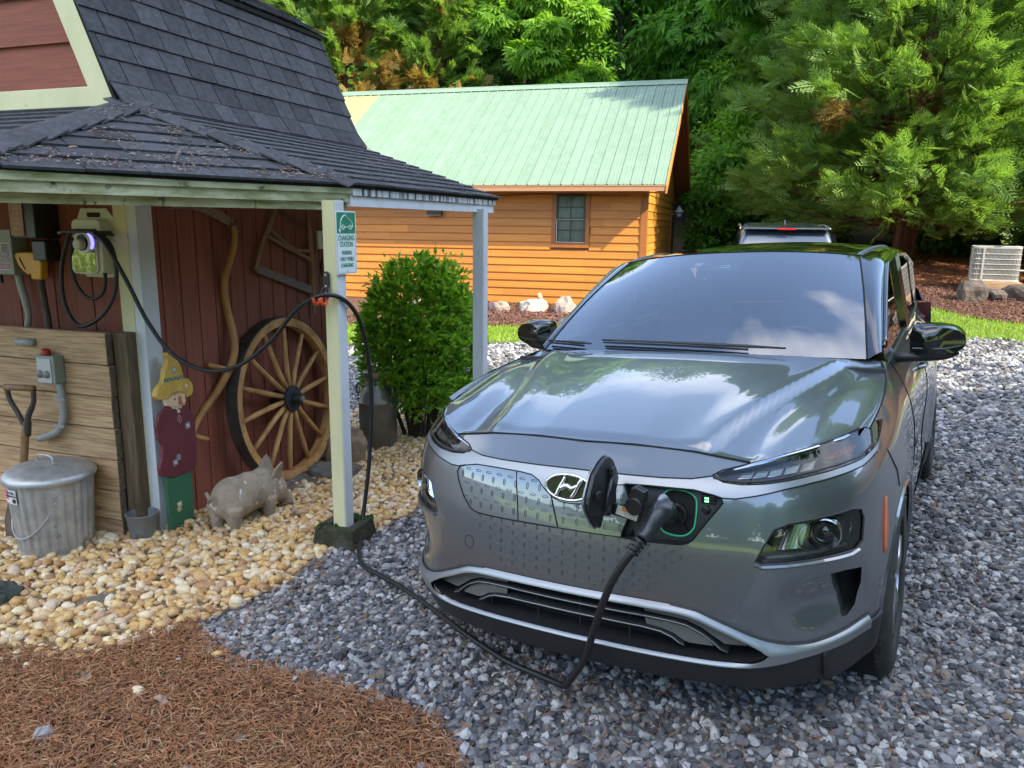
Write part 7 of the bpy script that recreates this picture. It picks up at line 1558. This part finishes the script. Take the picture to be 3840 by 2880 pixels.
def conifer(label, x, y, h, rw, n, m, size=.42, trunk=.16, base=.08, grp=None, seedv=0, brown=None, lean=0, barkm=None, nb=90, pw=.8, shp='frond'):
    gz0 = float(gz(x, y)) - .1; t = thing('cypress_tree', label, 'conifer', (x, y, gz0), 0, grp); rg = np.random.default_rng(seedv + 5)
    rm = MB().tube([(0, 0, 0), (.05, 0, h * .4), (0, 0, h * .97)], [trunk, trunk * .7, trunk * .12], 9); P = []; D = []; per = n // nb
    for i in range(nb):
        f = (i + rg.random()) / nb; zc = h * (base + (1 - base) * f); L = rw * (1 - f) ** pw * rg.uniform(.72, 1.12) + .18; a = i * 2.399 + rg.uniform(-.3, .3)
        st_ = Vector((0, 0, zc - .15)); rise = .25 + .55 * f; en = Vector((math.cos(a) * L, math.sin(a) * L, zc + L * (rise - .22))); mid = st_.lerp(en, .5) + Vector((0, 0, -.06 * L))
        rm.tube([st_, mid, en], [trunk * .24 * (1 - f * .6), trunk * .13, trunk * .03], 4)
        tt = rg.random(per) ** .55; q = np.array([tuple((st_.lerp(mid, u * 2) if u < .5 else mid.lerp(en, u * 2 - 1))) for u in tt]); w = (.10 + .30 * (1 - tt)) * L * .62
        off = rg.normal(size=(per, 3)) * w[:, None] * np.array([1, 1, .45]) * .55; P.append(q + off); d = np.array([math.cos(a), math.sin(a), rise * .9]) + off / (L * .5 + .1) * .8; D.append(np.tile(d, (1, 1)) if d.ndim == 1 else d)
    part('trunk', rm, barkm or M_barkr, t, smooth=True); P = np.concatenate(P); D = np.concatenate(D)
    if brown is not None:
        rad = np.hypot(P[:, 0], P[:, 1]) / (rw * (1 - P[:, 2] / h).clip(.05, 1) ** pw + .2); k = np.array([mnoise.noise(Vector((p[0] * .9 + seedv, p[1] * .9, p[2] * .8))) for p in P]); isb = (rad < .22) | (k > brown[1])
        foliage('dry_inner_foliage', P[isb], D[isb], size * .8, brown[0], t, shp, .15, .45); P, D = P[~isb], D[~isb]
    foliage('crown', P, D, size, m, t, shp, .05, .34); return t
Lb = leafmat('bright_leaves', [(.11, .24, .02), (.17, .33, .03), (.24, .42, .045), (.14, .28, .02)], .5)
Lm = leafmat('mid_green_leaves', [(.07, .18, .025), (.11, .26, .032), (.16, .34, .045), (.085, .21, .028)], .5)
Ld = leafmat('dark_green_leaves', [(.035, .11, .024), (.06, .16, .03), (.095, .22, .04), (.045, .13, .026)], .45)
Lc = leafmat('cypress_green', [(.06, .12, .03), (.11, .20, .04), (.19, .30, .065), (.08, .16, .035)], .4)
Lc2 = leafmat('blue_cypress_green', [(.028, .075, .03), (.05, .12, .04), (.085, .18, .055), (.04, .10, .035)], .35)
Lbr = leafmat('dry_brown_foliage', [(.18, .09, .025), (.26, .15, .04), (.30, .21, .06), (.14, .07, .025)], .3)
# the big feathery cypress on the right and its neighbours
conifer('big feathery cypress with red brown trunk left of the air conditioner', 8.95, 18.3, 13.5, 3.6, 32000, Lc, .50, .22, .085, seedv=1, brown=(Lbr, .56), nb=340, pw=.42, shp='spray')
conifer('dark blue green cypress at the right edge behind the air conditioner', 13.0, 20.6, 11.5, 3.4, 9000, Lc2, .60, .2, .04, seedv=2, nb=110, pw=.6)
conifer('bluish cypress in front of the woods between cabin and big cypress', 8.6, 25.5, 10.5, 2.6, 9000, Lc, .5, .14, .04, seedv=3, nb=90, pw=.7)
# brownish cypresses behind the barn roof
conifer('sunlit brownish green cypress just right of the barn roof', -5.6, 27.0, 11.5, 2.9, 9000, Lc, .60, .2, .05, seedv=4, brown=(Lbr, .18), nb=110, pw=.55)
conifer('sunlit yellow green cypress with brown patches behind the cabin ridge', -2.6, 27.5, 11.3, 2.7, 9000, Lc, .60, .2, .05, seedv=6, brown=(Lbr, .22), nb=110, pw=.55)
conifer('brown patched cypress highest above the barn roof edge', -9.0, 27.5, 12.5, 3.2, 9000, Lc, .60, .2, .05, seedv=7, brown=(Lbr, .08), nb=110, pw=.55)
broadleaf('bright lime green broadleaf tree above the middle of the cabin roof', .35, 27.5, 11.2, 2.1, 0, 17000, Lb, 'palm', .30, 34, seedv=1, base=.3)
broadleaf('mid green tree above the cabin ridge right of the lime green tree', 3.9, 31.0, 12.0, 3.0, 0, 18000, Lm, 'oval', .32, 44, seedv=2, base=.2)
broadleaf('chestnut leaved tree above the gable end of the cabin', 8.2, 29.0, 12.3, 3.4, 0, 22000, Lm, 'palm', .34, 50, seedv=3, base=.25)
broadleaf('large leaved tree hanging over the big cypress at the top', 7.2, 21.5, 12.2, 2.0, 0, 7000, Lm, 'palm', .28, 26, seedv=4, base=.45)
broadleaf('dark tree behind the woods edge left of the bright tree', -.9, 34.0, 13, 3.6, 0, 9000, Ld, 'oval', .30, 44, seedv=5, base=.2)
broadleaf('dark tree behind the cabin gable', 6.4, 35.0, 13.5, 3.8, 0, 9000, Ld, 'oval', .32, 44, seedv=6, base=.15)
broadleaf('tall tree in the woods beyond the big cypress', 12.5, 31.0, 13, 4.0, 0, 10000, Lm, 'oval', .30, 48, seedv=7, base=.15)
broadleaf('tall dark tree at the right edge of the woods', 18.5, 29.0, 13, 4.2, 0, 9000, Ld, 'oval', .32, 44, seedv=8, base=.1)
broadleaf('leafy tree at the far right edge behind the air conditioner', 12.4, 15.6, 5.2, 1.5, 0, 4200, Lm, 'oval', .17, 30, seedv=9, base=.15, trunk=.08)
# rhododendrons between the cabin and the big cypress
for i, (x, y, h_, r_, lab) in enumerate(((7.1, 24.2, 4.2, 1.35, 'dark rhododendron at the corner of the cabin gable'), (8.3, 22.6, 3.4, 1.4, 'dark rhododendron behind the parked suv'), (5.95, 22.9, 3.3, 1.0, 'dark rhododendron behind the cypress trunk'), (8.0, 26.8, 7.0, 1.9, 'tall dark shrub rising over the rhododendrons'), (11.4, 20.6, 3.6, 1.5, 'dark shrub behind the air conditioner'), (12.9, 19.6, 3.6, 1.6, 'dark shrub at the far right behind the rocks'))):
    broadleaf(lab, x, y, h_, r_, 0, 8000, Lm if i % 3 else Lb, 'oval', .19, 30, trunk=.07, cat='shrub', seedv=20 + i, base=.02, cr=.5)
# the bush between the porch and the driveway
def bush():
    bx, by = -.78, 6.62; z0 = float(gz(bx, by)); t = thing('evergreen_bush', 'rounded evergreen bush with glossy leaves between the porch posts', 'bush', (bx, by, z0)); rg = np.random.default_rng(3)
    st = MB(); tips = []
    for i in range(34):
        a = rg.uniform(0, 6.28); r_ = .43 * math.sqrt(rg.random()) + .04; hh = (1.52 if r_ < .3 else 1.34) * rg.uniform(.72, 1.0); b0 = Vector((math.cos(a) * r_ * .35, math.sin(a) * r_ * .35, 0)); m1 = Vector((math.cos(a) * r_ * .7, math.sin(a) * r_ * .7, hh * .45)); e = Vector((math.cos(a) * r_ * 1.08, math.sin(a) * r_ * 1.08, hh)); tips += [b0.lerp(m1, k) for k in (.75, .95)] + [m1.lerp(e, k) for k in (.2, .4, .6, .8, 1.0)]
        st.tube(sm([b0, m1, e], 4), [.012, .008, .003], 5)
    part('stem', st, M_bark, t, smooth=True)
    P = []; D = []
    for c in tips:
        n = 34; d = rg.normal(size=(n, 3)); d /= np.linalg.norm(d, axis=1)[:, None]; r_ = .15 * rg.random(n) ** .5; p = np.array(c) + d * r_[:, None]; P.append(p); o = d + np.array([c.x, c.y, .35]) * .8; D.append(o)
    for k in range(900):     # tip rosettes on the outside
        a = rg.uniform(0, 6.28); ph = math.acos(rg.uniform(-.55, 1)); s_ = np.array([math.sin(ph) * math.cos(a), math.sin(ph) * math.sin(a), math.cos(ph)]); c = s_ * np.array([.50, .50, .76]) * rg.uniform(.86, 1.04) + np.array([0, 0, .76])
        if rg.random() < .35 and c[2] < .35: continue
        n = 11; aa = rg.uniform(0, 6.28, n); d = s_ * .7 + np.stack([np.cos(aa), np.sin(aa), rg.uniform(0, .9, n)], 1) * .75; P.append(np.tile(c, (n, 1)) + d * .01); D.append(d)
    P = np.concatenate(P); D = np.concatenate(D); foliage('leaves', P, D, .066, leafmat('glossy_bush_leaves', [(.08, .20, .018), (.14, .31, .026), (.22, .42, .036), (.34, .54, .06), (.30, .34, .05)], .45, .35), t, 'oval', .0, .25)
bush()
for i, (x, y, lab) in enumerate(((-.42, 5.95, 'small leafy sprig at the foot of the bush by the far post'), (-.18, 7.3, 'leafy sprig right of the far porch post'))):
    t = thing('leafy_sprig', lab, 'plant', (x, y, float(gz(x, y)))); st = MB(); P = []; D = []
    for k in range(7):
        a = k * 2.4; e = Vector((math.cos(a) * .10, math.sin(a) * .10, .22 + .03 * k)); st.tube([(0, 0, 0), e * .5, e], [.004, .003, .002], 4); n = 16; d = rng.normal(size=(n, 3)); d[:, 2] = abs(d[:, 2]) * .6; P.append(np.array(e) + d * .02); D.append(d)
    part('stem', st, M_bark, t); foliage('leaves', np.concatenate(P), np.concatenate(D), .06, bpy.data.materials['glossy_bush_leaves'], t, 'oval')
# woods: one leafy mass on the rising ground behind the nameable trees
def woods():
    n = 70000; x = rng.uniform(-30, 42, n); y = rng.uniform(32, 62, n); base_ = gz(x, y)
    k = np.array([mnoise.noise(Vector((a * .17, b * .17, 1.3))) for a, b in zip(x, y)]); h = (5.5 + 4.5 * k) * rng.random(n) ** .55
    P = np.stack([x, y, base_ + h], 1); D = rng.normal(size=(n, 3)); D[:, 1] -= .8
    foliage('woodland', P, D, .62, leafmat('woodland_leaves', [(.055, .14, .025), (.09, .22, .035), (.14, .30, .05), (.19, .38, .065)], .5), None, 'oval', .2, .3, kind='stuff')
woods()
def far_woods():
    n = 9000; x = rng.uniform(-60, 60, n); y = rng.uniform(-52, -40, n); k = np.array([mnoise.noise(Vector((a * .12, b * .12, 4.3))) for a, b in zip(x, y)]); h = (9 + 5 * k) * rng.random(n) ** .6
    P = np.stack([x, y, gz(x, y) + h], 1); D = rng.normal(size=(n, 3)); D[:, 1] += .8
    foliage('far_woodland', P, D, 2.2, bpy.data.materials['woodland_leaves'], None, 'oval', .2, .3, kind='stuff')
far_woods()
tk = MB()
for (x, y, h_) in ((9.6, 33, 12),): pass
for i, (x, y, h_, r_, lab) in enumerate(((8.9, 27.0, 9.0, .13, 'bare grey trunk standing in the woods above the cabin gable'), (12.2, 24.5, 8.5, .11, 'thin grey trunk in the woods beside the big cypress'))):
    t = thing('bare_trunk', lab, 'tree', (x, y, float(gz(x, y)) - .1)); part('trunk', MB().tube([(0, 0, 0), (.1, 0, h_ * .5), (.05, 0, h_)], [r_, r_ * .8, r_ * .5], 8), M_bark, t, smooth=True)
for i, (x, y, lab) in enumerate(((8.6, 17.9, 'thin leaning trunk right of the big cypress trunk'), (9.1, 18.2, 'second thin trunk in the shade left of the air conditioner'))):
    t = thing('thin_trunk', lab, 'tree', (x, y, float(gz(x, y)) - .1)); part('trunk', MB().tube([(0, 0, 0), (.1, 0, 1.4), (.35 * (1 - i * 1.3), 0, 3.4)], [.08, .06, .04], 7), M_barkr, t, smooth=True)
# tall trees on the sunny side, out of the picture to the right and behind: they shade the yard and show in the paintwork
OAKS = ((17.0, -2.2, 11.6, 3.4), (12.0, -3.8, 14.4, 3.2), (22.5, -1.0, 11.5, 3.4), (7.8, -4.3, 14.2, 3.5), (13.8, -8.5, 15.0, 4.2), (5.0, -32, 12.0, 4.5), (-8, -33, 12.0, 4.5), (-22, -30.0, 12.0, 4.8), (19.5, -6.5, 15.0, 4.2), (17.0, -30, 13, 4.8), (10.0, -3.1, 15.0, 3.3), (14.6, -3.2, 11.8, 3.0))
OLAB = ['tall leafy oak nearest the driveway on the sunny side', 'leafy oak shading the parked car', 'leafy oak at the far end of the sunny row', 'leafy oak shading the barn porch', 'second row oak behind the driveway', 'far oak across the back lawn', 'second far oak across the back lawn', 'leftmost far oak across the back lawn', 'tall second row oak far to the right', 'rightmost far oak across the back lawn', 'smaller oak filling the row by the porch side', 'smaller oak filling the middle of the sunny row']
for i, (x, y, h_, r_) in enumerate(OAKS):
    broadleaf(OLAB[i], x, y, h_, r_, 0, 6500, Lm, 'quad', .66, 34, .2, seedv=60 + i, base=.10, cr=.55, grp='oaks around the yard')
# neighbouring timber house just outside the picture on the right: its boards show in the car's flank
hs2 = thing('side_house', 'orange timber house beyond the air conditioner on the right', 'house', (13.2, 17.2, .5), -R(58))
part('wall', MB().box2((0, .02, -1), (9, .12, 3.1)), M_trimc, hs2); z = 0
hb_ = MB()
for i in range(19): hb_.prism([(.02, z + .17), (-.012, z + .01), (-.012, z), (.02, z)], 0, 9, lambda a, b, w: (w, a, b)); z += .163
part('boards', hb_, M_cedar, hs2); part('side_wall', MB().box2((0, .12, -1), (.1, 6, 3.1)).box2((8.9, .12, -1), (9, 6, 3.1)).box2((0, 6, -1), (9, 6.1, 3.1)), M_cedar, hs2)
part('roof', MB().add([(-.5, -.6, 3.05), (9.5, -.6, 3.05), (9.5, 3.05, 5.2), (-.5, 3.05, 5.2), (9.5, 6.7, 3.05), (-.5, 6.7, 3.05)], [(0, 1, 2, 3), (3, 2, 4, 5)]), M_roofg, hs2)
part('window', MB().box2((3, -.03, 1.0), (3.9, .0, 2.2)), M_bronze, hs2); part('window', MB().box2((6, -.03, 1.0), (6.9, .0, 2.2)), M_bronze, hs2)
# a few fallen leaves lying on the pine needles
M_fl = mat('fallen_leaf_brown', (.22, .12, .07), .8, col2=(.34, .24, .16), nscale=30)
for i, (x, y, a) in enumerate(((-.62, 1.86, .4), (-.98, 2.12, 2.1), (-1.25, 2.52, 1.2), (-.30, 1.75, 3.0), (-1.62, 2.70, .2), (-.10, 1.42, 1.9))):
    pts = []; n = 14
    for k in range(n): t = 2 * math.pi * k / n; r_ = .020 * (1 + .28 * math.cos(5 * t)) * (1.35 if abs(math.sin(t)) > .7 else 1); pts.append((r_ * math.cos(t), r_ * 1.3 * math.sin(t), .006 * math.sin(3 * t) + .010 * abs(math.cos(t))))
    mb = MB().add(pts + [(0, 0, .002)], [(k, (k + 1) % n, n) for k in range(n)]).tube([(0, -.024, .003), (.004, -.045, .008)], .0012, 4)
    o = link('fallen_leaf', mesh('fallen_leaf', mb), M_fl); o.location = (x, y, float(gz(x, y)) + .024); o.rotation_euler = (.15, .1, a); tag(o, ['dry brown leaf on the needles, middle one of the six', 'dry brown leaf on the needles left of the middle one', 'dry brown leaf on the needles below the tan pebbles', 'dry brown leaf on the needles nearest the grey gravel', 'dry brown leaf on the needles, leftmost one', 'dry brown leaf on the needles nearest the viewer'][i], 'leaf', 'dry leaves fallen on the pine needles')
